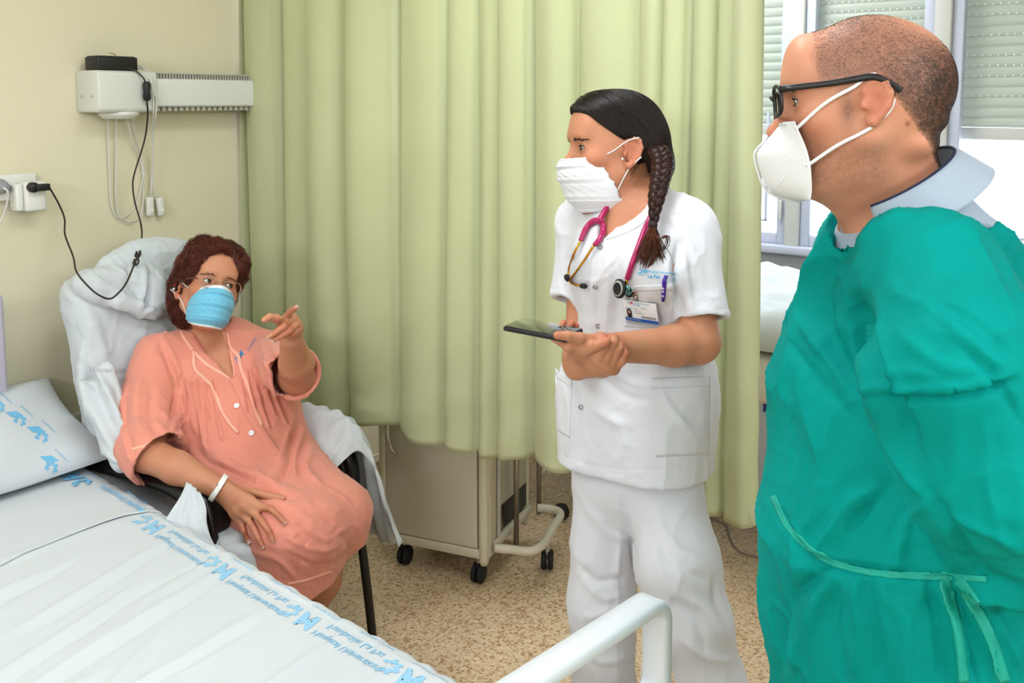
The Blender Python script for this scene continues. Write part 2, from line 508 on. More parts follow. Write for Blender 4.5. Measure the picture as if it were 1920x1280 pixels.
# ================================================================== materials shared
M = {}
M['wall'] = mat('wall_paint', '#dfd9bd', .75, bump=.0006, bscale=220, var=.03, vscale=1.2)
M['wallgray'] = mat('wall_paint_pale', '#c9ccd4', .8, bump=.0005, bscale=200)
M['ceil'] = mat('ceiling_paint', '#e9e6dc', .9)
M['white'] = mat('white_plastic', '#e2e3dd', .35)
M['whitemetal'] = mat('white_lacquer', '#d5d8d2', .4)
M['alu'] = mat('window_frame_lacquer', '#c9c9c4', .45)
M['alublue'] = mat('window_sash_lacquer', '#c3c8da', .4)
M['black'] = mat('black_plastic', '#17161a', .45)
M['blackgl'] = mat('black_lacquer', '#100e0f', .28)
M['rubber'] = mat('black_rubber', '#15151a', .6)
M['cord'] = mat('black_cord', '#2a2119', .5)
M['whitecord'] = mat('white_cord', '#d4d5cf', .5)
M['sheet'] = mat('white_sheet', '#c9d1d6', .9, sheen=.2, bump=.0012, bscale=35)
M['grille'] = mat('grille_metal', '#b3b1a4', .6)
M['cream'] = mat('cream_lacquer', '#cfcab5', .42, bump=.0002, bscale=400)
M['steel'] = mat('steel', '#a8a29a', .28, metal=.9)
M['chrome'] = mat('chrome', '#d0d0d0', .12, metal=1)
M['gold'] = mat('gold_metal', '#d9a24a', .2, metal=1)
M['blueprint'] = mat('blue_print', '#6fb8e2', .9)
M['slat'] = mat('shutter_slat', '#c6cdc2', .5, translucent=.25)

def curtain_mat():
    m = mat('curtain_cloth', '#d9ddb8', .85, sheen=.15, bump=.0007, bscale=90, var=.03, vscale=2.5, translucent=.42)
    return m
M['curtain'] = curtain_mat()

def floor_mat():
    m = bpy.data.materials.new('terrazzo'); m.use_nodes = True; nt = m.node_tree; N = nt.nodes; L = nt.links; b = N['Principled BSDF']
    tc = N.new('ShaderNodeTexCoord'); base = (*lin('#c4ac88'), 1)
    col = None
    def mixc(a, bcol, fac):
        mx = N.new('ShaderNodeMix'); mx.data_type = 'RGBA'
        if isinstance(a, tuple): mx.inputs[6].default_value = a
        else: L.new(a, mx.inputs[6])
        if isinstance(bcol, tuple): mx.inputs[7].default_value = bcol
        else: L.new(bcol, mx.inputs[7])
        L.new(fac, mx.inputs[0]); return mx.outputs[2]
    n0 = N.new('ShaderNodeTexNoise'); n0.inputs['Scale'].default_value = 40; n0.inputs['Detail'].default_value = 6; L.new(tc.outputs['Object'], n0.inputs['Vector'])
    r0 = N.new('ShaderNodeValToRGB'); r0.color_ramp.elements[0].color = (*lin('#cdb38e'), 1); r0.color_ramp.elements[1].color = (*lin('#e2cba8'), 1)
    r0.color_ramp.elements[0].position = .3; r0.color_ramp.elements[1].position = .7
    L.new(n0.outputs['Fac'], r0.inputs[0]); col = r0.outputs[0]
    for sc, th, c1, c2, seed in ((48, .66, '#a3764c', '#d9bf97', 0), (80, .64, '#94693f', '#c0a277', 3.3), (130, .58, '#86603e', '#e2d0b0', 7.1)):
        mp = N.new('ShaderNodeMapping'); mp.inputs['Location'].default_value = (seed, seed, 0); L.new(tc.outputs['Object'], mp.inputs['Vector'])
        nz = N.new('ShaderNodeTexNoise'); nz.inputs['Scale'].default_value = sc * .9; L.new(mp.outputs[0], nz.inputs['Vector'])
        ad = N.new('ShaderNodeVectorMath'); ad.operation = 'MULTIPLY_ADD'; L.new(nz.outputs['Color'], ad.inputs[0]); ad.inputs[1].default_value = (.012, .012, 0); L.new(mp.outputs[0], ad.inputs[2])
        vo = N.new('ShaderNodeTexVoronoi'); vo.voronoi_dimensions = '2D'; vo.inputs['Scale'].default_value = sc; L.new(ad.outputs[0], vo.inputs['Vector'])
        sp = N.new('ShaderNodeSeparateColor'); L.new(vo.outputs['Color'], sp.inputs[0])
        gt = N.new('ShaderNodeMath'); gt.operation = 'GREATER_THAN'; L.new(sp.outputs[0], gt.inputs[0]); gt.inputs[1].default_value = th
        lt = N.new('ShaderNodeMath'); lt.operation = 'LESS_THAN'; L.new(vo.outputs['Distance'], lt.inputs[0]); lt.inputs[1].default_value = .42
        mu = N.new('ShaderNodeMath'); mu.operation = 'MULTIPLY'; L.new(gt.outputs[0], mu.inputs[0]); L.new(lt.outputs[0], mu.inputs[1])
        mu2 = N.new('ShaderNodeMath'); mu2.operation = 'MULTIPLY'; L.new(mu.outputs[0], mu2.inputs[0]); mu2.inputs[1].default_value = .75
        cc = N.new('ShaderNodeMix'); cc.data_type = 'RGBA'; cc.inputs[6].default_value = (*lin(c1), 1); cc.inputs[7].default_value = (*lin(c2), 1); L.new(sp.outputs[1], cc.inputs[0])
        col = mixc(col, cc.outputs[2], mu2.outputs[0])
    sx = N.new('ShaderNodeSeparateXYZ'); L.new(tc.outputs['Object'], sx.inputs[0]); jo = None
    for ax in (0, 1):
        dv = N.new('ShaderNodeMath'); dv.operation = 'DIVIDE'; L.new(sx.outputs[ax], dv.inputs[0]); dv.inputs[1].default_value = .415
        fr = N.new('ShaderNodeMath'); fr.operation = 'PINGPONG'; L.new(dv.outputs[0], fr.inputs[0]); fr.inputs[1].default_value = .5
        lt = N.new('ShaderNodeMath'); lt.operation = 'LESS_THAN'; L.new(fr.outputs[0], lt.inputs[0]); lt.inputs[1].default_value = .0028
        if jo is None: jo = lt.outputs[0]
        else:
            mxx = N.new('ShaderNodeMath'); mxx.operation = 'MAXIMUM'; L.new(jo, mxx.inputs[0]); L.new(lt.outputs[0], mxx.inputs[1]); jo = mxx.outputs[0]
    jm = N.new('ShaderNodeMath'); jm.operation = 'MULTIPLY'; L.new(jo, jm.inputs[0]); jm.inputs[1].default_value = .6
    col = mixc(col, (*lin('#6b5b47'), 1), jm.outputs[0])
    L.new(col, b.inputs['Base Color']); b.inputs['Roughness'].default_value = .33
    return m
M['floor'] = floor_mat()

# ================================================================== room shell
YW, XW, ZC, XB, YB = 2.95, 4.4, 2.75, -2.6, -2.6
def struct(name, mb, m, **k): return tag(mb.build(name, m, **k), kind='structure')
fl = MB().bb((XB - 2.63, YB - 1.09, -.1), (XW + .2 - 2.63, YW + .2 - 1.09, 0)).build('floor', M['floor']); fl.location = (2.63, 1.09, 0); tag(fl, kind='structure')
struct('ceiling', MB().bb((XB, YB, ZC), (XW + .2, YW + .2, ZC + .1)), M['ceil'])
struct('wall_head', MB().bb((XB, YW, 0), (XW + .2, YW + .2, ZC)), M['wall'])
struct('wall_back', MB().bb((XB - .2, YB, 0), (XB, YW + .2, ZC)), M['wall'])
struct('wall_front', MB().bb((XB - .2, YB - .2, 0), (XW + .2, YB, ZC)), M['wall'])
Y0, Y1, Z0, Z1 = -.85, 2.55, .98, 2.4
w = MB(); w.bb((XW, YB, 0), (XW + .2, YW + .2, Z0)).bb((XW, YB, Z1), (XW + .2, YW + .2, ZC)).bb((XW, YB, Z0), (XW + .2, Y0, Z1)).bb((XW, Y1, Z0), (XW + .2, YW + .2, Z1))
struct('wall_window', w, M['wallgray'])
struct('baseboard_head', MB().bb((XB, YW - .012, 0), (XW, YW + .001, .095)), mat('baseboard_terrazzo', '#a98e68', .4, var=.25, vscale=90))
struct('trim_1', MB().bb((XB, YW - .018, .62), (1.95, YW + .001, .66)), M['whitemetal'], bevel=.003)
struct('trim_2', MB().bb((XB, YW - .008, .095), (XW, YW + .001, .125)), mat('plinth_paint', '#ddd6c0', .7))

# windows: one bay between each pair of mullions
mull = [-.83, -.2, .425, 1.047, 1.67, 2.3, 2.53]
fm = MB()
for y in mull: fm.bb((XW - .02, y - .034, Z0), (XW + .06, y + .034, Z1))
fm.bb((XW - .02, Y0, Z1 - .05), (XW + .06, Y1, Z1))
fo = tag(fm.build('window_1', M['alu'], bevel=.006), kind='structure')
MB().bb((XW - .06, Y0 - .02, Z0 - .035), (XW + .1, Y1 + .02, Z0 + .004)).build('window_sill', M['alublue'], fo, bevel=.006)
gl = mat('window_glass', '#ffffff', .0, trans=1.0, ior=1.02, spec=.1)
for i in range(len(mull) - 2):
    a, b = mull[i] + .034, mull[i + 1] - .034
    s = MB(); zb = Z0 + .004
    s.bb((XW + .0, a, zb), (XW + .045, a + .045, Z1 - .05)).bb((XW + .0, b - .045, zb), (XW + .045, b, Z1 - .05)).bb((XW, a + .045, zb), (XW + .045, b - .045, zb + .05))
    s.bb((XW + .012, a + .1, zb + .1), (XW + .03, a + .112, 1.6)).bb((XW + .012, a + .1, zb + .1), (XW + .03, b - .1, zb + .112))
    sh = s.build('window_sash', M['alublue'], fo, bevel=.004)
    MB().bb((XW - .018, a + .015, 1.10), (XW - .002, a + .03, 1.19)).build('window_handle', M['alu'], sh, bevel=.003)
# roller shutters, lowered to half height, outside the sashes
for i in range(len(mull) - 2):
    a, b = mull[i] + .034, mull[i + 1] - .034
    zb = 1.49; pr = []
    z = zb + .052; X = XW + .085
    while z < Z1:
        for t, dx in ((0, .0), (.08, -.004), (.3, -.0075), (.6, -.0085), (.85, -.005), (.93, .0)): pr.append((X + dx, z + t * .042))
        z += .042
    G = [[(p[0], y, p[1]) for y in (a, b)] for p in pr]
    so = thing('roller_shutter', 'half-lowered grey-green roller shutter, ' + ['in the window bay outside the picture on the right', 'at the right edge of the picture', 'behind the back of the cropped head', 'straight behind the black glasses', 'in the narrow bay beside the curtain edge'][i], 'roller shutter', (X, (a + b) / 2, zb))
    so['group'] = 'roller shutters in the window bays'
    MB().sheet(G, .004, (-1, 0, 0)).build('slats', M['slat'], so, fixn=False)
    MB().bb((X - .012, a, zb), (X + .006, b, zb + .05)).build('bottom_rail', M['alu'], so, bevel=.004)
    if i in (2, 3, 1):
        dots = MB(); z = zb + .052 + .042 * 3
        k = 0
        while z < Z1 - .1:
            if k % 2 == 0 or k % 3 == 0:
                for y in np.arange(a + .03, b - .02, .03):
                    dots.lathe([(.0001, .0003), (.0035, .0002), (.0035, -.001)], (X - .0062, y, z + .004), (-1, 0, 0), 8)
            z += .042; k += 1
        tag(dots.build('lit_hole_dots', mat('lit_hole_dot', '#eef4f4', .3), so), kind='stuff')  # pale dots put daylight through the slat holes into the colour
# outside: a sunlit white block of flats across the yard
bl = thing('building', 'bright white block of flats seen through the lower window panes', 'building', (12, 1, -3))
f = MB(); f.bb((12, -14, -6), (13, 16, 9)); f.build('wall', mat('facade', '#e8ebee', .9), bl)
for z in (-1.5, 1.4, 4.3):
    for y in np.arange(-12, 14, 2.6):
        wv = MB().bb((11.9, y, z - .9), (12.02, y + 1.5, z + .6)).build('window', mat('shade_louvre', '#c4d2de', .8) if not bpy.data.materials.get('shade_louvre') else bpy.data.materials['shade_louvre'], bl)
tag(MB().bb((4.6, -14, -6.2), (12, 16, -6)).build('ground_outside', mat('yard', '#bdbdb8', .9)), kind='structure')

# ================================================================== on the head wall
def onwall(px, py, off=.0):
    """the point on the plane parallel to the head wall, off metres before it"""
    d = W(px, py, 1.0) - CAM; t = (YW - off) / d[1]; return CAM + d * t
def onfloor(px, py, z=0.0):
    d = W(px, py, 1.0) - CAM; t = (z - HCAM) / d[2]; return CAM + d * t
def onX(px, py, X):
    d = W(px, py, 1.0) - CAM; return CAM + d * (X / d[0])

hu = thing('bedhead_wall_unit', 'long white wall-mounted service unit with grille strips above the armchair', 'wall unit', (2.4, YW, 1.68))
def prof(x0, x1, pts): 
    m = MB(); n = len(pts)
    m.add([(x, YW - p[0], p[1]) for x in (x0, x1) for p in pts], [tuple(range(n - 1, -1, -1)), tuple(range(n, 2 * n))] + [(k, (k + 1) % n, n + (k + 1) % n, n + k) for k in range(n)])
    return m
prof(1.655, 1.86, [(0, 1.615), (.12, 1.615), (.13, 1.625), (.13, 1.735), (.12, 1.745), (0, 1.745)]).build('end_housing', M['whitemetal'], hu, bevel=.006)
for dx in (.035, .095):
    MB().lathe([(.0001, .002), (.004, .002), (.004, -.002)], (1.654, YW - dx, 1.665), (-1, 0, 0), 12).build('screw', M['grille'], hu)
prof(1.86, 3.9, [(.0, 1.632), (.12, 1.632), (.125, 1.637), (.125, 1.718), (.12, 1.723), (.0, 1.723)]).build('body', M['whitemetal'], hu, bevel=.004)
g = MB()
for x in np.arange(1.865, 3.9, .011): g.bb((x, YW - .105, 1.723), (x + .0055, YW - .02, 1.741))
g.bb((1.86, YW - .108, 1.7385), (3.9, YW - .02, 1.743))
g.build('top_grille', M['grille'], hu)
g = MB()
for x in np.arange(1.865, 3.9, .022): g.bb((x, YW - .11, 1.618), (x + .012, YW - .02, 1.632))
g.build('bottom_grille', M['grille'], hu)
m_ = MB(); m_.lathe([(.001, 0), (.045, 0), (.06, .012), (.066, .022), (.001, .022)], (1.76, YW - .062, 1.594), (0, 0, 1), 28); m_.build('lamp_base', M['white'], hu, smooth=True)

# black relay box on top of the unit
rb = thing('black_box', 'small black rectangular box lying on top of the white wall unit', 'box', (1.74, YW - .08, 1.745))
MB().box((1.735, YW - .075, 1.7665), (.135, .075, .041)).build('casing', M['black'], rb, bevel=.003)
MB().box((1.735, YW - .075, 1.7885), (.125, .065, .003)).build('lid', mat('box_lid', '#2a2927', .6), rb, bevel=.001)
MB().tube([(1.75, YW - .08, 1.79), (1.74, YW - .085, 1.797), (1.72, YW - .09, 1.801)], .0018, 5).build('label_tag', mat('orange_tag', '#d8a75c', .6), rb)

# black cord with inline switch: box -> over the unit -> chair back -> socket
cp = [(219, 129, .09), (245, 129, .12), (262, 139, .14), (273, 155, .15), (275, 185, .145), (277, 215, .12), (271, 262, .08), (252, 325, .07), (249, 350, .07), (253, 380, .09),
      (263, 415, .11), (266, 440, .12), (262, 470, .28), (250, 500, .38), (237, 530, .43), (222, 549, .45), (205, 560, .45), (182, 551, .45), (160, 531, .41), (143, 508, .33), (137, 480, .24), (122, 440, .14), (121, 410, .07), (110, 382, .07), (93, 352, .085)]
cpw = [onwall(*p) for p in cp]
cd = thing('power_cord', 'thin black cord hanging from the black box, over the armchair back, to the wall socket', 'cord', tuple(cpw[16]))
MB().tube(spline(cpw, 160), .0027, 7).build('cable', M['cord'], cd, smooth=True)
a, b = onwall(274.5, 153, .15), onwall(276, 189, .148)
sw = MB(); 
for t in (0,): sw.tube([a, a * .85 + b * .15, a * .5 + b * .5, a * .15 + b * .85, b], [.008, .0125, .0105, .0125, .008], 10)
sw.build('inline_switch', M['black'], cd, smooth=True)
kn = MB(); kc = onwall(256, 484, .32)
th_ = np.linspace(0, 4 * PI, 50); kn.tube([kc + A([.006 * math.cos(t) + .0012 * t - .008, .004 * math.sin(2 * t), -.022 + .0035 * t + .014 * math.sin(t)]) for t in th_], .0027, 6)
kn.build('knot', M['cord'], cd, smooth=True)

# sockets
sp = thing('socket_strip', 'cream wall socket strip holding two plugs at the left edge', 'socket', tuple(onwall(20, 355, .01)))
a = onwall(-70, 352, 0); c = onwall(64, 352, 0)
MB().box(((a[0] + c[0]) / 2, YW - .011, a[2] * .5 + c[2] * .5), (c[0] - a[0], .022, .078)).build('cover', M['white'], sp, bevel=.006)
pa = thing('plug_adapter', 'white boxy plug adapter pushed into the socket strip', 'adapter', tuple(onwall(58, 368, .04)))
q = onwall(59, 367, .05); q1 = onwall(40, 367, .05)
MB().box((q[0], YW - .056, q[2]), (.062, .05, .088)).build('adapter_body', M['white'], pa, bevel=.007)
MB().box((q1[0] - .012, YW - .045, q[2] - .002), (.022, .045, .08)).build('adapter_flange', M['white'], pa, bevel=.006)
pc = thing('black_plug', 'black angled plug with usb block stuck in the white adapter', 'plug', tuple(onwall(62, 351, .09)))
q = onwall(60, 351, .083); MB().lathe([(.001, .018), (.014, .018), (.0155, .012), (.0155, -.004), (.001, -.004)], q, (0, -1, 0), 24).build('plug_body', M['black'], pc, smooth=True)
q2 = onwall(79, 351, .095); MB().box(q2 + A([.0, 0, 0]), (.042, .02, .02)).build('usb_block', M['black'], pc, bevel=.0025)
wp = thing('grey_plug', 'pale grey plug with white cord at the left end of the strip', 'plug', tuple(onwall(4, 350, .05)))
q = onwall(2, 350, .03); MB().lathe([(.001, .03), (.012, .028), (.02, .008), (.023, -.006), (.001, -.006)], q, (0, -1, 0), 24).build('plug_body', mat('grey_plastic', '#8e9096', .4), wp, smooth=True)
MB().tube(spline([onwall(6, 352, .06), onwall(14, 358, .07), onwall(15, 372, .06), onwall(8, 400, .04), onwall(-3, 420, .04), onwall(-30, 450, .03)], 30), .003, 6).build('cable', M['whitecord'], wp, smooth=True)

# white nurse-call cords hanging below the unit
def cords(name, label, polys, r=.0024, extra=None):
    t = thing(name, label, 'cord', tuple(onwall(*polys[0][0])))
    for p in polys: MB().tube(spline([onwall(*q) for q in p], 60), r, 7).build('cable', M['whitecord'], t, smooth=True)
    return t
t = cords('lamp_cord', 'looped white cords hanging below the wall unit beside the black cord', [
    [(203, 212, .05), (203, 260, .02), (205, 330, .012), (209, 385, .012), (222, 408, .012), (240, 402, .012), (256, 380, .014), (268, 335, .016), (266, 305, .016), (248, 260, .03), (236, 210, .06)],
    [(219, 214, .05), (218, 280, .02), (217, 360, .014), (222, 402, .014), (243, 416, .014), (262, 404, .014), (269, 370, .014), (267, 320, .014), (256, 260, .02), (247, 205, .06)]])
t = cords('call_cord', 'pair of white call-button cords draped over the wall unit', [
    [(240, 128, .05), (256, 122, .06), (272, 130, .09), (284, 152, .135), (288, 200, .135), (286, 240, .08), (286, 300, .03), (283, 368, .025)],
    [(246, 132, .05), (264, 128, .08), (279, 145, .13), (293, 185, .138), (292, 215, .125), (288, 250, .07), (286, 330, .03), (296, 370, .025)]], .0028)
for (x, y, rz) in ((281, 387, .02), (300, 387, -.1)):
    q = onwall(x, y, .022); bt = MB().box(q, (.024, .018, .064), rot('Y', rz)).build('call_button', M['white'], t, bevel=.005)
    MB().box(q + A([.003, -.0105, -.012]), (.008, .003, .014)).build('push_key', mat('key_plastic', '#f2f0e6', .3) if 'key_plastic' not in bpy.data.materials else bpy.data.materials['key_plastic'], bt, bevel=.001)

# ================================================================== curtain
XC = 2.3
# fold edges measured along the track (Y), far to near
edge_px = [436, 476, 532, 585, 662, 750, 838, 893, 940, 992, 1075, 1190, 1240, 1283, 1330, 1366, 1418]
def y_at(px): d = W(px, 500, 1.0) - CAM; t = XC / d[0]; return d[1] * t
ye = [y_at(p) for p in edge_px]
ye[0] = min(ye[0], YW - .03)
amp = [.035, .06, .045, .075, .085, .05, .045, .05, .04, .07, .06, .045, .035, .04, .03, .045]
yy = []
xx0 = []
for i in range(len(ye) - 1):
    for s in np.linspace(0, 1, 22, endpoint=False):
        yy.append(ye[i] + (ye[i + 1] - ye[i]) * s); xx0.append((i, s))
yy.append(ye[-1]); xx0.append((len(ye) - 2, 1.0))
yy = A(yy); zz = np.linspace(0.585, 2.52, 120)
G = np.zeros((len(yy), len(zz), 3)); rng = np.random.RandomState(4)
ph = rng.rand(20) * 6
for a_, (y, (i, s)) in enumerate(zip(yy, xx0)):
    base = math.sin(PI * s) ** .8 if 0 < s < 1 else 0
    sk = math.sin(PI * s ** (1.35 if i % 2 else .75))
    for b_, z in enumerate(zz):
        low = (2.5 - z) / 1.9
        am = .75 * amp[i] * (.55 + .55 * low) * (1 + .15 * math.sin(ph[i] + z * 2.1))
        x = XC - am * (.5 * base + .5 * sk) - .02 * math.sin(ph[(i + 3) % 17] + y * 3 + z * .8)
        # the fold wrapping back under each edge
        x += .018 * math.exp(-(s / .06) ** 2) + .012 * math.exp(-((1 - s) / .06) ** 2)
        yv = y + .012 * math.sin(z * 1.7 + ph[i]) * low * math.sin(PI * s) - .02 * low * (1 if i > 14 else 0) * s
        G[a_, b_] = (x, yv, z)
# hem: uneven, with sagging scallops, and light crosswise creases
hem = .012 * np.sin(yy * 9) + .008 * np.sin(yy * 23 + 1) - .012
for a_ in range(len(yy)):
    G[a_, :, 2] += hem[a_] * np.clip((1.0 - zz) / .45, 0, 1)
    G[a_, :, 0] += .003 * np.sin(zz * 38 + yy[a_] * 14) * np.clip((1.15 - zz) / .5, 0, 1)
cu = thing('privacy_curtain', 'long pale yellow-green privacy curtain hanging in folds across the middle', 'curtain', (XC, 2.0, 2.52))
MB().sheet(G, .0012, (-1, 0, 0)).build('curtain_cloth', M['curtain'], cu, smooth=True, fixn=False)
# frayed threads on the hem
fr = []
for px, py in ((1021, 872), (1024, 876), (1018, 870), (1410, 966), (1399, 964), (1405, 968), (752, 818), (725, 812)):
    p = onX(px, py, XC - .03); rr = random.Random(px)
    for q in range(3 if px in (1021, 1410) else 1):
        pts = [p + A([0, 0, .01])]
        for k in range(5): pts.append(pts[-1] + A([rr.uniform(-.003, .003), rr.uniform(-.007, .007), -rr.uniform(.003, .009)]))
        fr.append(spline(pts, 12))
V, F = strands_mesh(fr, .0006, .0004); tag(link_mesh('loose_thread', np_mesh('loose_thread', V, F), mat('thread', '#e6e6d2', .8), cu), kind='stuff')
ry = thing('curtain_rail', 'white ceiling rail the privacy curtain hangs from', 'rail', (XC, 1.6, 2.54)); 
MB().bb((XC - .02, ye[-1] - .6, 2.525), (XC + .02, YW, 2.55)).build('rail_profile', M['white'], ry, bevel=.003)
for y in (ye[-1] - .4, 1.0, 1.9, 2.7): MB().bb((XC - .008, y - .008, 2.55), (XC + .008, y + .008, ZC)).build('rail_hanger', M['white'], ry)
# ================================================================== near bed
BO = A([1.431, 2.536, 0.0]); BE = A([-.101, -.995, 0]); BE /= np.linalg.norm(BE); BF = A([BE[1], -BE[0], 0.0])
if BF[0] > 0: BF = -BF
BR = np.stack([BE, BF, A([0, 0, 1.0])], 1)
def bp(a, b, z): return BO + a * BE + b * BF + A([0, 0, z])
ZB = .62; BW = .92; A0, A1 = -.275, 1.74
bed = thing('hospital_bed', 'white hospital bed frame with looped footboard handle in the foreground', 'bed', tuple(bp(.7, .46, 0)))
m = MB()
m.box(bp(.72, BW / 2, .45), (2.0, .86, .05), BR).box(bp(.72, .06, .43), (2.0, .035, .07), BR).box(bp(.72, BW - .06, .43), (2.0, .035, .07), BR)
m.build('bed_frame', M['whitemetal'], bed, bevel=.006)
for a in (-.2, 1.5):
    for b in (.14, BW - .14):
        lg = MB().box(bp(a, b, .27), (.05, .05, .34), BR).build('leg', M['whitemetal'], bed, bevel=.006)
        wh = MB(); wh.lathe([(.001, -.014), (.045, -.014), (.05, -.008), (.05, .008), (.045, .014), (.001, .014)], bp(a, b, .05), BF, 24); wh.build('caster', M['rubber'], lg)
MB().box(bp(A0 - .012, BW / 2 + .10, .74), (.022, .88, .72), BR).build('headboard', mat('lavender_laminate', '#b9b4c4', .5), bed, bevel=.02)
# footboard: a flat-section loop handle over a panel
def ring(b0, b1, z0, z1, r, n=8):
    P = []
    for (cb, cz, s) in ((b1 - r, z1 - r, 0), (b0 + r, z1 - r, 1), (b0 + r, z0 + r, 2), (b1 - r, z0 + r, 3)):
        for k in range(n + 1):
            t = (s + k / n) * PI / 2; P.append((cb + r * math.cos(t), cz + r * math.sin(t)))
    return P
def flatloop(P, a, wa, th):
    n = len(P); P = A(P); T = np.roll(P, -1, 0) - np.roll(P, 1, 0); T /= np.linalg.norm(T, axis=1)[:, None]; Nn = np.stack([T[:, 1], -T[:, 0]], 1)
    sec = [(-wa / 2 + .006, -th / 2), (wa / 2 - .006, -th / 2), (wa / 2, -th / 2 + .006), (wa / 2, th / 2 - .006), (wa / 2 - .006, th / 2), (-wa / 2 + .006, th / 2), (-wa / 2, th / 2 - .006), (-wa / 2, -th / 2 + .006)]
    vs = [bp(a + s[0], P[i][0] + Nn[i][0] * s[1], P[i][1] + Nn[i][1] * s[1]) for i in range(n) for s in sec]; k = len(sec)
    return MB().add(vs, [(i * k + j, i * k + (j + 1) % k, ((i + 1) % n) * k + (j + 1) % k, ((i + 1) % n) * k + j) for i in range(n) for j in range(k)])
fbm = mat('footboard_lacquer', '#dde3ea', .3)
flatloop(ring(-.128, 1.02, .665, .836, .035), 1.80, .05, .026).build('footboard_handle', fbm, bed, smooth=True)
MB().box(bp(1.80, .446, .50), (.03, 1.12, .33), BR).build('footboard', fbm, bed, bevel=.012)

mt = thing('mattress', 'thick mattress of the near bed under its white sheet', 'mattress', tuple(bp(.7, .46, .475)))
MB().box(bp((A0 + A1) / 2 + .02, BW / 2 + .005, .542), (A1 - A0 - .05, BW - .05, .13), BR).build('mattress_body', mat('mattress_cover', '#cfd3d4', .8), mt, bevel=.03)

# fitted sheet: a height field over the mattress with folds, gathered along the edge
rg = np.random.RandomState(11)
wr = []
def fold(a0, b0, a1, b1, w, h): wr.append((A([a0, b0]), A([a1, b1]), w, h))
for k in range(46):
    a = rg.uniform(.3, 1.7); b = rg.uniform(.05, .9); L = rg.uniform(.12, .4); an = rg.normal(1.15, .35)
    fold(a, b, a + L * math.cos(an), b + L * math.sin(an), rg.uniform(.008, .022), rg.uniform(.0015, .005) * rg.choice([1, 1, -1]))
for (a0, b0, a1, b1) in ((.55, .05, .72, .5), (.78, .06, .95, .6), (1.0, .1, 1.1, .6), (1.2, .08, 1.32, .55), (.66, .1, .95, .8), (1.35, .05, 1.5, .6), (.9, .25, 1.25, .75), (.5, .3, .62, .9)):
    fold(a0, b0, a1, b1, .014, .0075); fold(a0 + .03, b0, a1 + .035, b1, .012, -.004)
def hgt(a, b):
    q = A([a, b]); h = .004 * math.sin(a * 5 + b * 3)
    for p0, p1, w_, hh in wr:
        ab = p1 - p0; t = max(0, min(1, ((q - p0) @ ab) / (ab @ ab))); d = q - p0 - t * ab; dd = d @ d
        if dd < 9 * w_ * w_: h += hh * math.exp(-dd / (w_ * w_)) * min(1, min(t, 1 - t) * 4 + .1)
    return h
def sheet_pt(a, s):
    """s: arc length from the near-wall side hem, over the edge, across the top and down the other side"""
    R = .035; gat = 1 + .0
    g = .0022 * math.sin(a * 78 + 2.5 * math.sin(a * 9)) + .0012 * math.sin(a * 131 + 1)
    side = .13
    if s < side: b, z, k = -R * .05 - g, ZB - R - (side - s), 1
    elif s < side + R * PI / 2:
        t = (s - side) / R; b = R - R * math.cos(t) - g * (1 - t / 1.7); z = ZB - R + R * math.sin(t) + g * .6 * math.sin(t * 1.8); k = 1
    else:
        x = s - side - R * PI / 2; b = R + x
        if b < BW - R:
            z = ZB + g * .6 * math.exp(-x / .02) ; h = hgt(a, b); z += h
        elif b < BW - R + R * PI / 2:
            t = (b - (BW - R)) / R; b = BW - R + R * math.sin(t); z = ZB - R + R * math.cos(t)
        else: z = ZB - R - (b - (BW - R + R * PI / 2)); b = BW
    ea = min(a - A0, A1 - a)
    if ea < .03: z -= .03 - math.sqrt(max(0, .03 ** 2 - (.03 - max(ea, 0)) ** 2))
    return bp(a, b, z)
Ltot = .13 + BW + .035 * (PI - 2) + .13
aa = np.linspace(A0, A1, 430); ss = np.concatenate([np.linspace(0, .13, 8), np.linspace(.13, .24, 22)[1:], np.linspace(.24, Ltot, 150)[1:]])
G = A([[sheet_pt(a, s) for s in ss] for a in aa])
mm = MB().sheet(G)
bs = tag(mm.build('bed_sheet', M['sheet'], smooth=True, fixn=False), 'white fitted bed sheet with pale blue hospital prints on the near bed', 'bed sheet')
BS = BVHTree.FromPolygons([Vector(v) for v in mm.v], mm.f)
def on_bed(a, b, off=.0006):
    loc, n, i, d = BS.ray_cast(Vector(bp(a, b, 1.2)), Vector((0, 0, -1)))
    return A(loc) + A([0, 0, off]) if loc is not None else bp(a, b, ZB)

# folded draw sheet over the head end
aa2 = np.linspace(A0 + .02, .40, 90); bb2 = np.linspace(-.004, BW - .02, 100)
G2 = np.zeros((90, 100, 3))
for i, a in enumerate(aa2):
    for j, b in enumerate(bb2):
        t = (a - A0) / (.40 - A0); aj = a - .03 * t * math.sin(b * 7 + .6) * (1 if b > .1 else b / .1) + (.03 * t * (b > 0) * b)
        p = on_bed(min(aj, A1 - .05), max(b, .002), 0); e = 1 - t
        lift = .003 + .003 * math.exp(-((1 - t) / .04) ** 2) * (.6 + .4 * math.sin(b * 19)) + .0015 * math.sin(a * 30 + b * 11)
        G2[i, j] = p + A([0, 0, lift])
tag(MB().sheet(G2, .0035, (0, 0, 1)).build('draw_sheet', M['sheet'], smooth=True, fixn=False), 'folded white draw sheet across the head end of the near bed, under the pillow', 'draw sheet')
DS = BVHTree.FromPolygons([Vector(v) for v in G2.reshape(-1, 3).tolist()], [(i * 100 + j, (i + 1) * 100 + j, (i + 1) * 100 + j + 1, i * 100 + j + 1) for i in range(89) for j in range(99)])

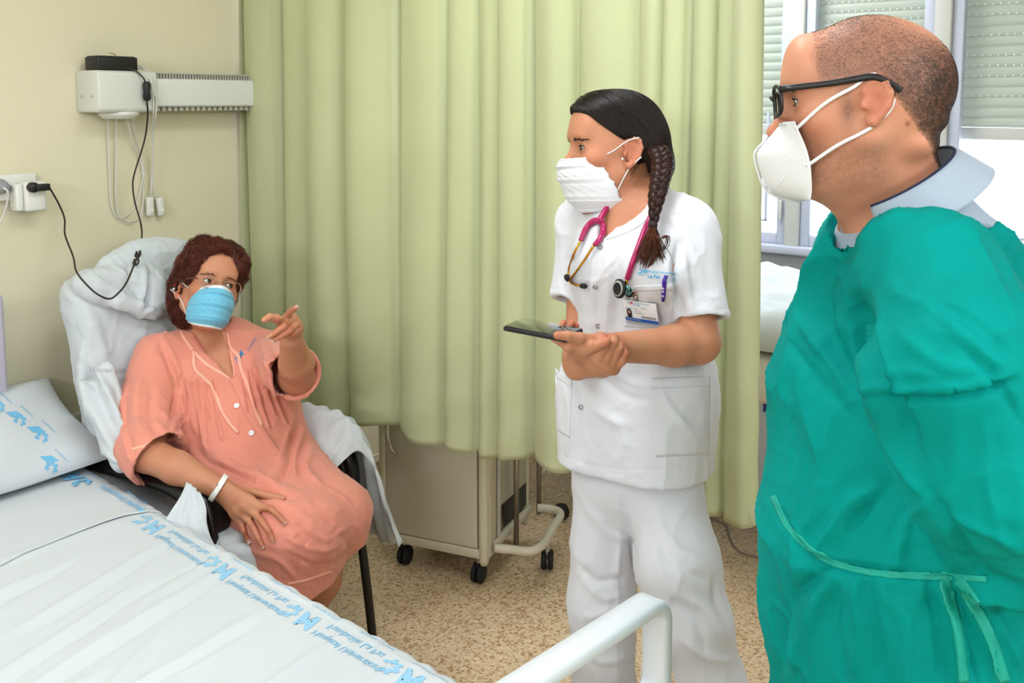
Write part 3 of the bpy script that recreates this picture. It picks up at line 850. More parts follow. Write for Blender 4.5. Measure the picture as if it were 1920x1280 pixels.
def bedfn(a, b, sc, ang, off=.0009, sx=1.0, surf=None):
    ca, sa = math.cos(ang), math.sin(ang)
    def f(x, y):
        X, Y = x * sc * sx, y * sc; aa_, bb_ = a + X * ca - Y * sa, b + X * sa + Y * ca
        sf = surf or BS; loc, n, i, d = sf.ray_cast(Vector(bp(aa_, bb_, 1.2)), Vector((0, 0, -1)))
        return (A(loc) if loc is not None else bp(aa_, bb_, ZB)) + A([0, 0, off])
    return f
# text runs from foot to head when read from the window side of the bed: rotated half a turn in the picture
for k, (a, lg) in enumerate(((.10, 1), (.47, 1), (.80, 1), (1.10, 1), (1.42, 1))):
    pass
bm_ = M['blueprint']; bmp = mat('pale_blue_print', '#93c6e6', .9)
o_ = .0052
put_print('logo_print', LOGO, bedfn(.088, .055, .046, 0, o_, -1.0, DS), bm_, bs, .35)
put_print('small_print', txt('Comunidad de Madrid'), bedfn(.10, .030, .011, 0, o_, -1.0, DS), bm_, bs)
put_print('text_print', txt('Hospital Universitario', .015), bedfn(.385, .042, .026, 0, o_, -1.0, DS), bm_, bs)
put_print('text_print', txt('Fundación La Paz', .015), bedfn(.34, .018, .016, 0, o_, -1.0, DS), bm_, bs)
for k, a in enumerate((.42, .735, 1.045, 1.355)):
    put_print('logo_print', LOGO, bedfn(a, .052, .046, 0), bmp, bs, .35)
    put_print('small_print', txt('Comunidad de Madrid'), bedfn(a + .02, .030, .010, 0), bmp, bs)
    put_print('text_print', txt('Hospital Universitario', .015), bedfn(a + .105, .080, .024, 0, .0014), bmp, bs)
    put_print('text_print', txt('Fundación La Paz', .015), bedfn(a + .110, .051, .024, 0, .0014), bmp, bs)
    put_print('text_print', txt('SaludMadrid  Comunidad'), bedfn(a + .17, .026, .010, 0), bmp, bs)

# ---- pillow
def pil_pt(p, q, top):
    w = (1 - abs(p) ** 3.2) ** .55 * (1 - abs(q) ** 3.0) ** .55 if abs(p) < 1 and abs(q) < 1 else 0
    X = p * .40 * (1 - .07 * (1 - q * q)); Y = q * .235 * (1 - .08 * (1 - p * p))
    z = (.085 if top else -.035) * w
    z += .006 * math.sin(p * 9 + q * 4) * w + .004 * math.sin(q * 13 + p * 7) * w
    ang = math.radians(17); ya, za = Y * math.cos(ang) - z * math.sin(ang), Y * math.sin(ang) + z * math.cos(ang)
    return bp(-.180 - ya + .13 * (.355 + X), .355 + X, .715 + za + .012 * abs(p) ** 3)
n = 70; us = np.linspace(-1, 1, n); us = np.sign(us) * (1 - (1 - np.abs(us)) ** 1.4)
Gt = A([[pil_pt(p, q, 1) for q in us] for p in us]); Gb = A([[pil_pt(p, q, 0) for q in us] for p in us])
mb = MB(); fs = [(i * n + j, (i + 1) * n + j, (i + 1) * n + j + 1, i * n + j + 1) for i in range(n - 1) for j in range(n - 1)]
mb.add(np.concatenate([Gt.reshape(-1, 3), Gb.reshape(-1, 3)]), fs + [tuple(i + n * n for i in f[::-1]) for f in fs])
pth = thing('pillow', 'white pillow with blue printed logos at the head of the near bed', 'pillow', tuple(bp(-.18, .36, .63)))
po = mb.build('pillowcase', M['sheet'], pth, smooth=True)
PB = BVHTree.FromPolygons([Vector(v) for v in mb.v], mb.f)
fl_ = quad_px((40, 722), (52, 709), (86, 739), (82, 752))
MB().sheet([[bp(-.355 - .022 * j - .008 * math.sin(i * 2.) + .13 * (.06 + .035 * i), .06 + .035 * i, .775 - .012 * j + .004 * math.sin(i * 3 + j)) for j in range(3)] for i in range(5)], .004, (0, 0, 1)).build('pillowcase_flap', M['sheet'], pth, smooth=True, fixn=False)
for (x, y, an, s, sx_, sy_) in ((-12, 752, -.38, 22, 9, 12), (27, 777, -.38, 22, 10, 12), (67, 805, -.38, 23, 11, 15), (92, 860, -.42, 23, 4, 17)):
    V0 = SQ[0] - A([.5, .4]); V0 = V0 * A([1, .85]); V0 = np.stack([V0[:, 0] - .55 * V0[:, 1], V0[:, 1] - .35 * V0[:, 0]], 1)
    put_print('logo_print', (V0, SQ[1]), pxfn(x, y, s * .95, an, PB), bm_, po, .3)
    V_, F_ = star_ring(cut=(3.3, 4.6)); put_print('logo_print', (V_ * .5, F_), pxfn(x + sx_, y + sy_, s, an, PB), bm_, po)
    put_print('small_print', txt('SaludMadrid'), pxfn(x + 10, y - 16, 6.5, .75, PB, flip=1), bmp, po)
# ================================================================== people: shared anatomy
VB = np.stack([-RT, -FW, UP], 1)      # head axes when facing the lens: x = the person's right, y = face, z = up
def head_R(yaw, pitch, roll): return VB @ rot('Z', math.radians(yaw)) @ rot('X', math.radians(pitch)) @ rot('Y', math.radians(roll))

def head_ops(O, R, s, neck, nr=(.052, .060), nose=1.0, male=0.0, lid=.0052, es=1.0):
    L = lambda x, y, z: O + R @ (A([x, y, z]) * s)
    e = lambda c, r, k, mode=1, RR=None: ell(L(*c), A(r) * s, R if RR is None else R @ RR, k * s, mode)
    o = [e((0, -.012, .040), (.075, .094, .087), .01), e((0, .030, -.008), (.061, .064, .086), .035)]
    for x in (-1, 1):
        o += [cap(L(x * .050, .004, -.044), L(x * .016, .068, -.094), .020 * s, .015 * s, .03 * s), e((x * .042, .060, -.012), (.022, .022, .020), .022)]
    o += [e((0, .076, -.094), (.019, .016, .016), .02), e((0, .030, -.085), (.035, .045, .02), .03)]
    o += [cap(L(-.030, .083, .035), L(.030, .083, .035), (.010 + .003 * male) * s, None, .022 * s), e((0, .072, .07), (.05, .022, .035), .04)]
    for x in (-1, 1):
        o += [e((x * .031, .101, .014), (.0185, .017, .0135), .018, -1)]
    o += [cap(L(0, .084, .022), L(0, .108 + .006 * nose, -.020), .0068 * s, .0098 * s, .013 * s), e((0, .112 + .006 * nose, -.023), (.0095, .009, .008), .006)]
    for x in (-1, 1): o += [e((x * .0115, .100, -.027), (.0075, .0095, .0075), .006)]
    o += [e((0, .080, -.055), (.028, .014, .02), .018), cap(L(-.019, .083, -.0605), L(.019, .083, -.0605), .0055 * s, None, .006 * s), cap(L(-.016, .083, -.0685), L(.016, .083, -.0685), .006 * s, None, .005 * s)]
    for x in (-1, 1):
        o += [e((x * .031, .0735, .0145), (.0162, .0158, .0150), .006), e((x * .031, .0905, .0142), (.0132, .0105, lid), .0035, -1)]
        # ear
        ex = lambda y, z: .0755 + .30 * max(0, -y) + .003
        pts = [(.004, .004), (.006, .018), (.0, .030), (-.012, .034), (-.024, .028), (-.028, .012), (-.023, -.006), (-.012, -.020), (-.002, -.027), (.004, -.022)]
        pts = [((y + .008) * es - .008, z * es) for y, z in pts]; P = [L(x * ex(y, z), y - .004, z) for y, z in pts]; rr = [.0028, .0036, .0042, .0044, .0042, .004, .004, .0046, .0068, .004]
        er = [cap(P[i], P[i + 1], rr[i] * s, rr[i + 1] * s, .003 * s) for i in range(len(P) - 1)]
        er.append(ell(L(x * .0805, -.013, .004 * es), A([.0035, .016 * es, .025 * es]) * s, R @ rot('Z', x * .33), .004 * s))
        er.append(ell(L(x * .088, -.010, .004), A([.007, .0095, .012]) * s, R, .004 * s, -1))
        er.append(ell(L(x * .082, .004, -.002), A([.004, .0045, .007]) * s, R, .004 * s))
        o.append(grp(er, .006 * s))
    o += [cap(L(0, -.028, -.02), neck, nr[0], nr[1], .035)]
    return o, L

def hand_ops(wr, wr2, mcps, fingers, thumb, rs=1.0, pr=.0125, k=.0032):
    """wr, wr2: the two sides of the wrist (thumb side first); mcps: four knuckles index..little; fingers: joints after the knuckle"""
    wr, wr2 = A(wr), A(wr2); mcps = [A(m) for m in mcps]; pr *= rs; o = []
    c = [wr * (1 - t) + wr2 * t for t in (.12, .38, .62, .88)]
    for i in range(4): o.append(cap(c[i], mcps[i], pr * 1.12, pr * (.92 if i < 3 else .85), .014))
    for i in range(3): o.append(cap(c[i] * .3 + mcps[i] * .7, c[i + 1] * .3 + mcps[i + 1] * .7, pr * .95, None, .012))
    for i, f in enumerate(fingers):
        q = [mcps[i]] + [A(x) for x in f]; r = A([.0100, .0090, .0080, .0066][:len(q)]) * rs * (1.0, 1.03, .97, .86)[i]
        o.append(grp([cap(q[j], q[j + 1], r[j], r[j + 1], .0025) for j in range(len(q) - 1)], k if i else k * 1.5))
    th = [A(x) for x in thumb]; r = A([.0155, .0122, .0100, .0082][:len(th)]) * rs
    o.append(grp([cap(th[j], th[j + 1], r[j], r[j + 1], .003) for j in range(len(th) - 1)], .008))
    return o

def nail(parent, tip, back, nv, m1, m2, w=.0115, l=.0125, white=.003, r=.0072):
    """a small curved nail plate near the fingertip; nv points out of the nail bed"""
    tip, back = A(tip), A(back); d = nrm(tip - back); nv = nrm(A(nv) - d * (A(nv) @ d)); sd = np.cross(d, nv); G = []
    c = tip + nv * (r * .80) + d * (r * .55)
    for i in range(7):
        t = i / 6; row = []
        for j in range(7):
            u = (j / 6 - .5) * 2; x = u * w / 2 * (1 - .25 * (1 - t) ** 3); row.append(c + d * (-(1 - t) * l + (.0 - .0018 * u * u if i == 6 else (.0018 * u * u if i == 0 else 0))) + sd * x - nv * (.0028 * u * u + .0022 * t * t))
        G.append(row)
    o = MB().sheet(G, .0008, nv).build('fingernail', m1, parent, smooth=True, fixn=False)
    if white > 0:
        G2 = [[A(G[5][j]) * (1 - s_) + (A(G[6][j]) + d * .0012) * s_ + nv * .0003 for j in range(7)] for s_ in (0, .5, 1)]
        MB().sheet(G2, .0008, nv).build('nail_tip', m2, o, smooth=True, fixn=False)
    return o

def eye(parent, L, x, s, gaze, R, col=('#3a2a1c', '#8a8f78'), r=.0136):
    c = L(x * .031, .0748, .0142); g = nrm(gaze); n, m = 40, 48
    t = A([1, 0, 0.0]) if abs(g[0]) < .8 else A([0, 1.0, 0]); N = nrm(np.cross(g, t)); Bn = np.cross(g, N); V = [c + g * r * s]; cols = [(.003, .003, .003)]
    th = np.concatenate([np.linspace(.03, .6, 20), np.linspace(.65, PI - .02, n - 20)])
    for a in th:
        for k in range(m):
            p = 2 * PI * k / m; V.append(c + r * s * (math.cos(a) * g + math.sin(a) * (math.cos(p) * N + math.sin(p) * Bn)))
            if a < .19: cc = (.004, .004, .004)
            elif a < .46: cc = A(lin(col[0])) * (.8 + .5 * abs(math.sin(p * 9))) + (A(lin(col[1])) * .25 if a < .36 else 0)
            elif a < .50: cc = (.03, .02, .02)
            else: cc = (.70, .66, .62)
            cols.append(tuple(cc))
    F = [(0, 1 + k, 1 + (k + 1) % m) for k in range(m)] + [(1 + i * m + k, 1 + (i + 1) * m + k, 1 + (i + 1) * m + (k + 1) % m, 1 + i * m + (k + 1) % m) for i in range(n - 1) for k in range(m)]
    mb = MB().add(V, F); me = mb.me('eye'); paint(me, A(cols))
    if 'eye_surface' not in bpy.data.materials: mat('eye_surface', '#ffffff', .08, vcol='Col', coat=.6)
    return link_mesh('eye', me, bpy.data.materials['eye_surface'], parent)

def grow_hair(V, F, flow, n, length, step=.006, lift=.001, jit=.25, r0=.0006, seed=0, keep=None, curl=0.0, n2=10, out=0.0):
    """hairs rooted over the shell, combed along flow(P)->direction, kept close to the shell"""
    rg = np.random.RandomState(seed); b = bvh_of(V, F); fc = V[F].mean(1); ar = np.linalg.norm(np.cross(V[F[:, 2]] - V[F[:, 0]], V[F[:, 3]] - V[F[:, 1]]), axis=1)
    w = ar * (1.0 if keep is None else keep(fc)); idx = rg.choice(len(F), n, p=w / w.sum()); P = fc[idx].copy(); off = rg.uniform(.2, 1, n) * lift
    ck = rg.normal(0, 1, (n, 3)) * jit; ph = rg.rand(n) * 6.28; out_p = []
    for s in range(n2):
        res = [b.find_nearest(Vector(p)) for p in P]; Q = A([r[0][:] for r in res]); Nn = A([r[1][:] for r in res])
        out_p.append(Q + Nn * (off + out * (s / n2) ** 2)[:, None])
        D = flow(Q) + ck + curl * fnoise(Q, 45, 3)[:, None] * np.cross(Nn, flow(Q)); D = D - Nn * (D * Nn).sum(1)[:, None]; D /= np.maximum(1e-9, np.linalg.norm(D, axis=1))[:, None]
        P = Q + D * (length / n2) * rg.uniform(.7, 1.2, n)[:, None]
    return strands_mesh(np.stack(out_p, 1), r0, r0 * .3)

def sk_mat(name, col, **k): return mat(name, col, .48, vcol='Col', sss=.12, bump=.0004, bscale=420, spec=.4, **k)
def skin_cols(V, base, O, R, s, red='#b4503c', lips=None, extra=None, hands=()):
    q = ((V - O) @ R) / s; b = A(lin(base)); c = np.tile(b, (len(V), 1)); rd = A(lin(red))
    def mixin(w, col): nonlocal c; w = np.clip(w, 0, 1)[:, None]; c = c * (1 - w) + A(col) * w
    g = lambda p, r: np.exp(-(((q - A(p)) / A(r)) ** 2).sum(1))
    mixin(.22 * (fnoise(V, 28, 5) * .5 + .4), rd)
    mixin(.10 * (fnoise(V, 130, 6) * .5 + .5), b * .55)
    for x in (-1, 1):
        mixin(.30 * g((x * .045, .06, -.02), (.03, .03, .025)), rd); mixin(.45 * g((x * .085, -.012, .0), (.012, .03, .04)), rd)
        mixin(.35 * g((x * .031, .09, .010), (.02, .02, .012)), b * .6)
    mixin(.3 * g((0, .115, -.022), (.018, .02, .014)), rd); mixin(.7 * g((0, .09, -.064), (.024, .02, .009)), lin('#9c4a44'))
    for hp in hands: mixin(.45 * np.exp(-(((V - A(hp)) / .014) ** 2).sum(1)), rd)
    if extra: c = extra(c, q)
    return c

def mask_shell(O, R, s, fn, nu, nv, th=.0012):
    pass
# brows
def arc_hairs(pts, n, ln, seed, spread=.003, up=(0, 0, 1)):
    rg = np.random.RandomState(seed); P = []
    for k in range(n):
        t = rg.rand(); i = min(int(t * (len(pts) - 1)), len(pts) - 2); u = t * (len(pts) - 1) - i; b = A(pts[i]) * (1 - u) + A(pts[i + 1]) * u; d = nrm(A(pts[i + 1]) - A(pts[i]))
        b = b + rg.uniform(-1, 1) * spread * A(up) * (1 - .5 * t); P.append([b + d * ln * s_ + A(up) * .0006 * s_ for s_ in (0, .5, 1)])
    return A(P)
def brows(L, bvh, col, seed, parent, n=120, z=.034, r=.0005, sp=.0028):
    out = []
    for x in (-1, 1):
        pts = [(x * .016, .096, z - .002), (x * .023, .094, z + .0015), (x * .034, .088, z + .003), (x * .046, .076, z - .002)]
        H = arc_hairs(pts, n, .0052, seed + x, sp * .8)
        for h in H:
            h = [L(*p) for p in h]; q = []
            for p in h:
                loc, nn, i, dd = bvh.find_nearest(Vector(p)); q.append(A(loc) + A(nn) * .0008)
            out.append(q)
    for hs in (out[:n], out[n:]):
        V, F = strands_mesh(A(hs), r, r * .4); tag(link_mesh('eyebrow', np_mesh('eyebrow', V, F), col, parent), kind='stuff')
def lashes(L, parent, m, w=.0009, r=.0152):
    for x in (-1, 1):
        for up in (1, -1):
            pts = [L(x * .031 + u * .0125, .0748 + math.sqrt(max(1e-6, .0158 ** 2 - (u * .0125) ** 2 - .005 ** 2)) + .0003, .0142 + up * .0050 * math.sqrt(max(0, 1 - u * u * .96))) for u in np.linspace(-1, 1, 14)]
            MB().tube(pts, w if up > 0 else w * .5, 5).build('eyelashes', m, parent, smooth=True)
# masks: a cloth shell over nose and chin, given as rows (z) of points round the face
def mask(root, L, R, rows, m, medge, pleats=3, th=.0014, name='mask_cloth', pd=.0030, nu=60, nv=46):
    """rows: list of (z, y_mid, half_width, y_edge, dz_edge, roundness) from the top rim down"""
    rows = A(rows, float); G = np.zeros((nv, nu, 3))
    for j in range(nv):
        t = j / (nv - 1) * (len(rows) - 1); i = min(int(t), len(rows) - 2); u = t - i; u2 = u * u * (3 - 2 * u); r = rows[i] * (1 - u2) + rows[i + 1] * u2
        z, ym, hw, ye_, dz, rn = r; pl = 0
        v = j / (nv - 1)
        for p in range(pleats):
            c_ = .25 + .25 * p if pleats > 1 else .5
            pl += pd * (math.exp(-((v - c_ + .02) / .018) ** 2) - 1.1 * math.exp(-((v - c_ - .012) / .014) ** 2))
        for k in range(nu):
            s_ = k / (nu - 1) * 2 - 1; x = hw * math.sin(s_ * PI / 2 * .96) / math.sin(PI / 2 * .96); a_ = abs(s_) ** rn
            y = ym + (ye_ - ym) * a_; zz_ = z + dz * abs(s_) ** 2.2
            y += pl * (1 - .2 * abs(s_)) + .0008 * math.sin(s_ * 31 + j) 
            G[j, k] = L(x, y, zz_)
    o = MB().sheet(G, th, L(0, 1, 0) - L(0, 0, 0)).build(name, m, root, smooth=True, fixn=False)
    return o, G
nm, nw = mat('nail_pink', '#e0aaa2', .2, coat=.4), mat('nail_white', '#f2ece8', .2, coat=.4)
ink = mat('ink_dark', '#34343a', .7)

mat('lash', '#241b17', .6)
# ================================================================== armchair
ch = thing('armchair', 'high-back hospital armchair with black padded arms under white sheets', 'armchair', (1.71, 2.3, 0))
X0, X1 = 1.455, 1.985
for x in (X0 + .02, X1 - .02):
    MB().tube(spline([(x, 2.13, .64), (x, 2.085, .60), (x, 2.05, .45), (x, 2.01, .2), (x, 1.985, .01)], 24), .0135, 12).build('leg', M['blackgl'], ch, smooth=True)
    MB().tube([(x, 2.55, .64), (x, 2.58, .3), (x, 2.62, .01)], .0135, 12).build('leg', M['blackgl'], ch, smooth=True)
for x in (X0 + .005, X1 - .005):
    m = MB(); P = spline([(x, 2.62, .615), (x, 2.5, .628), (x, 2.3, .638), (x, 2.18, .636), (x, 2.11, .605), (x, 2.08, .54), (x, 2.075, .47)], 40)
    m.tube(P, [.030] * 26 + [.028] * 6 + list(np.linspace(.026, .016, 8)), 14, flat=((0, 0, 1), .75)); 
    arm = m.build('armrest', M['blackgl'], ch, smooth=True)
    sg = 1 if x < 1.7 else -1; dz_ = -.028 if x < 1.7 else -.02; pw_ = .105 if x < 1.7 else .04; pp = [p for p in spline([(x, 2.60, .672 + dz_), (x, 2.5, .684 + dz_), (x, 2.3, .690 + dz_), (x, 2.19, .684 + dz_), (x, 2.12, .650 + dz_), (x, 2.085, .58), (x, 2.07, .50)], 40)]
    MB().sheet([[p + A([sg * w__, 0, -.004 * (w__ / .1) ** 2]) for w__ in np.linspace(-.018, pw_, 8)] for p in pp], .026, (0, -.3, 1)).build('arm_pad', mat('black_leatherette', '#1a1515', .38, bump=.0004, bscale=260) if 'black_leatherette' not in bpy.data.materials else bpy.data.materials['black_leatherette'], arm, smooth=True, fixn=False, bevel=.006)
    MB().tube([(x, 2.07, .52), (x, 2.3, .50), (x, 2.6, .50)], .011, 10).build('side_rail', M['blackgl'], ch, smooth=True)
MB().box((X1 - .04, 2.50, .60), (.05, .14, .2)).build('side_panel', M['black'], ch, bevel=.01)
MB().tube([(X0 + .02, 2.05, .40), (X1 - .02, 2.05, .40)], .011, 10).build('cross_bar', M['blackgl'], ch, smooth=True)
MB().box((1.72, 2.30, .45), (.46, .5, .10)).build('seat', bpy.data.materials['black_leatherette'], ch, bevel=.03, seg=3)

# sheet pulled over the back and the seat
bk0, bk1 = A([1.72, 2.56, .50]), A([1.715, 2.70, 1.05])
Rb = rot('X', -math.atan2(.14, .55))
ops = [rbox((1.715, 2.635, .80), (.262, .062, .345), .05, Rb, .03), rbox((1.72, 2.29, .50), (.255, .27, .035), .03, None, .06)]
ops += [cap(W(172, 740, 2.70), W(225, 868, 2.63), .030, .018, .06), cap(W(200, 700, 2.72), W(240, 850, 2.64), .03, .022, .06), cap(W(225, 868, 2.62), W(262, 862, 2.62), .012, .009, .02)]
V, F = sdf_mesh(ops, .006)
V = smooth_mesh(V, F, 3)
V = sculpt(V, F, [([(150, 690), (175, 770), (215, 850)], 9, .012), ([(160, 680), (195, 770), (240, 850)], 8, -.012), ([(172, 680), (215, 760), (255, 845)], 7, .010), ([(196, 690), (240, 780), (262, 840)], 7, -.008),
    ([(148, 640), (160, 720), (165, 800)], 8, .010), ([(240, 600), (290, 610), (320, 620)], 8, .008), ([(150, 560), (190, 640), (200, 700)], 12, .006), ([(215, 700), (232, 760), (228, 800)], 6, -.008),
    ([(170, 800), (200, 850), (250, 875)], 5, .008), ([(140, 600), (150, 680)], 8, -.006), ([(150, 760), (170, 830), (215, 870)], 5, -.008)])
V = V + vnormals(V, F) * (.004 * fnoise(V, 11, 2))[:, None]; V = wrinkle(V, F, .005, (9, 9, 7), 5)
me = np_mesh('chair_sheet', V, F); cs = tag(link_mesh('chair_sheet', me, M['sheet']), 'white sheet stretched over the backrest and seat of the armchair', 'sheet')
CS = bvh_of(V, F)
gp = mat('grey_print', '#b9b9c2', .9)
put_print('faded_print', txt('Hospital Universitario', .01), pxfn(168, 700, 13, .03, CS, .001, flip=1), gp, cs)

# crumpled white towel and pillow at the top of the backrest
TXX = rot('X', -.2); ops = [ell((1.60, 2.655, 1.10), (.13, .055, .065), TXX @ rot('Y', .05), .02), ell((1.74, 2.70, 1.15), (.19, .05, .075), TXX @ rot('Y', .02), .03), ell((1.52, 2.67, 1.125), (.06, .045, .035), TXX, .03), cap((1.56, 2.60, 1.06), (1.66, 2.59, 1.015), .012, .016, .04), ell((1.69, 2.63, 1.06), (.09, .045, .06), TXX, .03)]
V, F = sdf_mesh(ops, .005); V = smooth_mesh(V, F, 3)
V = sculpt(V, F, [([(215, 545), (260, 572), (330, 598)], 7, .010), ([(270, 500), (272, 540), (262, 580)], 5, .010), ([(276, 505), (280, 540), (272, 585)], 5, -.010), ([(200, 520), (240, 530), (262, 540)], 9, -.006), ([(240, 488), (250, 540), (300, 590)], 7, -.007),
    ([(262, 592), (300, 570), (330, 560)], 6, .007), ([(300, 500), (305, 540), (320, 590)], 8, .005)])
V = V + vnormals(V, F) * (.004 * fnoise(V, 14, 7))[:, None]; V = wrinkle(V, F, .005, (13, 13, 10), 9)
tag(link_mesh('head_towel', np_mesh('head_towel', V, F), M['sheet']), 'crumpled white pillow slip tucked behind the head of the seated person', 'pillow')

# ================================================================== seated patient
pt = thing('person', 'seated person in a coral gown and blue mask pointing with one hand', 'person', (1.7, 2.3, .5))
HO = W(389, 549, 2.90); HR = head_R(36, 13, -15); HS = 1.04
lat = nrm(RT * .93 + HF * .36); 
nk = W(386, 640, 2.97)
bops, HL = head_ops(HO, HR, HS, nk, (.053, .062), nose=.6)
fwd_ = nrm(np.cross(A([0, 0, 1.0]), lat)); fwd_ = fwd_ if fwd_ @ FW < 0 else -fwd_
spine = nrm(W(388, 640, 2.95) - W(435, 870, 2.88)); dep = nrm(np.cross(spine, lat)); dep = dep if dep @ FW < 0 else -dep
RTS = np.stack([lat, dep, spine], 1)
pe = W(440, 872, 2.88)
def torso(off, ex=0):
    o = [ell(W(398, 712, 2.95), A([.180, .115, .175]) + off, RTS, .03), ell(W(446, 805, 2.90), A([.175, .150, .165]) + off, RTS, .06), ell(W(456, 878, 2.88), A([.165, .145, .12]) + off, RTS, .06)]
    o += [cap(W(306, 676, 2.88), W(386, 655, 2.97), .050 + off, .060 + off, .04), cap(W(386, 655, 2.97), W(492, 668, 3.01), .060 + off, .050 + off, .04)]
    o += [ell(W(352, 740, 2.86), A([.075, .065, .08]) + off, RTS, .07), ell(W(452, 735, 2.91), A([.075, .065, .08]) + off, RTS, .07)]
    return o
shR, elR, wrR = W(300, 682, 2.87), W(274, 850, 2.625), W(410, 912, 2.56)
shL, elL, wrL = W(505, 672, 3.0), W(556, 706, 2.74), W(546, 636, 2.55)
hR_, hL_ = W(425, 895, 2.82), W(500, 850, 2.95)
kR, kL = W(542, 1000, 2.56), W(632, 962, 2.72)
# gown -----------------------------------------------------------
g = torso(.016)
slR = [cap(W(296, 668, 2.87), W(270, 775, 2.75), .070, .082, .03), cap(W(270, 775, 2.75), W(290, 856, 2.63), .082, .078, .03)]
nR = nrm(W(350, 900, 2.56) - W(285, 838, 2.64)); cR = W(300, 862, 2.615)
tR = nrm(np.cross(nR, A([0, 0, 1.0]))); uR = np.cross(tR, nR); RR_ = np.stack([nR, tR, uR], 1)
slR += [cap(cR - nR * .055, cR, .086, .084, .006), rbox(cR + nR * .12, (.12, .2, .2), .001, RR_, .004, -1), cap(cR - nR * .05, cR + nR * .05, .068, .076, .01, -1)]
g.append(grp(slR, .03))
cL = W(553, 700, 2.705); nL = nrm(cL - W(510, 672, 2.97)); tL = nrm(np.cross(nL, A([0, 0, 1.0]))); uL = np.cross(tL, nL); RL_ = np.stack([nL, tL, uL], 1)
slL = [cap(W(500, 664, 3.0), cL, .068, .074, .03), cap(cL - nL * .05, cL, .079, .0775, .006), rbox(cL + nL * .12, (.12, .2, .2), .001, RL_, .004, -1), cap(cL - nL * .06, cL + nL * .05, .058, .068, .01, -1)]
g.append(grp(slL, .03))
sk = [cap(hR_, kR, .115, .092, .05), cap(hL_, kL, .115, .088, .08), cap(W(460, 880, 2.86), W(585, 985, 2.64), .12, .085, .08),
      cap(kR, W(530, 1090, 2.57), .090, .082, .04), cap(kL, W(628, 1070, 2.74), .083, .074, .05), cap(W(590, 990, 2.60), W(585, 1080, 2.62), .075, .075, .05)]
hz = A([0, 0, .425]); nh = nrm(A([.30, .0, -1.0])); th_ = nrm(np.cross(nh, A([0, 1.0, 0]))); RH = np.stack([th_, A([0, 1.0, 0]), -nh], 1)
hc = W(585, 1085, 2.62)
sk += [rbox(hc + nh * .20, (.6, .6, .20), .001, RH, .006, -1), cap(W(530, 1075, 2.57), W(525, 1130, 2.57), .074, .078, .01, -1), cap(W(622, 1050, 2.74), W(618, 1100, 2.74), .066, .07, .01, -1), cap(W(585, 1070, 2.62), W(580, 1110, 2.62), .065, None, .01, -1)]
g.append(grp(sk, .06))
vd = nrm(W(400, 650, 2.9) - CAM)
g += [cap(W(386, 650, 2.99), HO, .060, .07, .01, -1)] + vcut(W(386, 606, 2.84), W(434, 706, 2.84), .058, .003, vd, .10)
gV, gF = sdf_mesh(g, .005); gV = smooth_mesh(gV, gF, 2)
S = []
# yoke seams, gathers below the yoke, button placket, folds of the lap and sleeves
for i, (x, y, L_, dx) in enumerate(((345, 712, 60, 4), (356, 714, 95, 8), (368, 713, 120, 14), (382, 712, 70, 14), (396, 712, 110, 22), (335, 708, 75, 0), (462, 690, 80, 16), (474, 690, 110, 30), (486, 686, 90, 30), (500, 680, 110, 36), (450, 700, 70, 12))):
    S += [([(x, y), (x + dx * .4, y + L_ * .5), (x + dx, y + L_)], 3.6, .0055, 1.0), ([(x + 6, y), (x + 6 + dx * .4, y + L_ * .5), (x + 6 + dx, y + L_)], 3.2, -.005, 1.0)]
S += [([(318, 610), (300, 640), (285, 655)], 4, .003), ([(330, 700), (352, 716), (420, 712)], 4, .004), ([(300, 640), (325, 700), (330, 745), (318, 800)], 6, -.012), ([(310, 640), (336, 700), (345, 760), (335, 830)], 7, .008),
      ([(262, 700), (255, 760), (262, 820)], 9, .008), ([(240, 720), (232, 780), (245, 850)], 7, -.007), ([(285, 720), (282, 780), (300, 830)], 8, -.006), ([(228, 760), (232, 820), (248, 870)], 5, .006), ([(300, 770), (322, 790), (336, 780)], 6, .008), ([(292, 800), (318, 815), (340, 800)], 5, -.006),
      ([(268, 842), (300, 838), (345, 826)], 4, .004), ([(250, 832), (262, 815), (275, 800)], 5, .005),
      ([(500, 650), (520, 700), (530, 735)], 6, -.010), ([(490, 640), (505, 690), (525, 740)], 5, .008), ([(525, 660), (535, 700), (545, 745)], 6, .006), ([(510, 700), (525, 745), (545, 790)], 7, -.008),
      ([(560, 790), (548, 830), (545, 870), (520, 905)], 8, -.014), ([(575, 820), (562, 860), (566, 890)], 6, -.010), ([(568, 800), (553, 850), (552, 885)], 6, .009), ([(548, 790), (535, 830), (520, 870)], 7, .007), ([(585, 840), (575, 880), (600, 910)], 8, .008),
      ([(410, 872), (455, 895), (520, 925), (560, 930)], 7, -.012), ([(400, 862), (470, 885), (540, 915)], 7, .008), ([(395, 945), (430, 952), (455, 960)], 5, -.008), ([(395, 985), (430, 1000), (470, 1010)], 6, -.007), ([(392, 970), (430, 985), (462, 992)], 6, .006),
      ([(430, 820), (440, 860), (470, 880)], 10, -.006), ([(360, 790), (375, 850), (410, 880)], 9, -.006), ([(345, 800), (362, 850), (395, 880)], 8, .006), ([(520, 950), (560, 990), (575, 1040)], 10, -.007), ([(560, 960), (600, 1000), (620, 1050)], 9, .006), ([(600, 960), (640, 1000), (660, 1040)], 8, -.005),
      ([(540, 1010), (590, 1030), (640, 1020)], 5, .004), ([(540, 1040), (600, 1060), (650, 1040)], 5, -.004), ([(565, 985), (610, 1010), (655, 985)], 4, .004), ([(460, 1030), (520, 1050), (560, 1090)], 6, .005), ([(600, 940), (650, 960), (675, 1000)], 6, .004),
      ([(470, 780), (500, 820), (530, 860)], 9, .005), ([(300, 900), (290, 880)], 4, .002)]
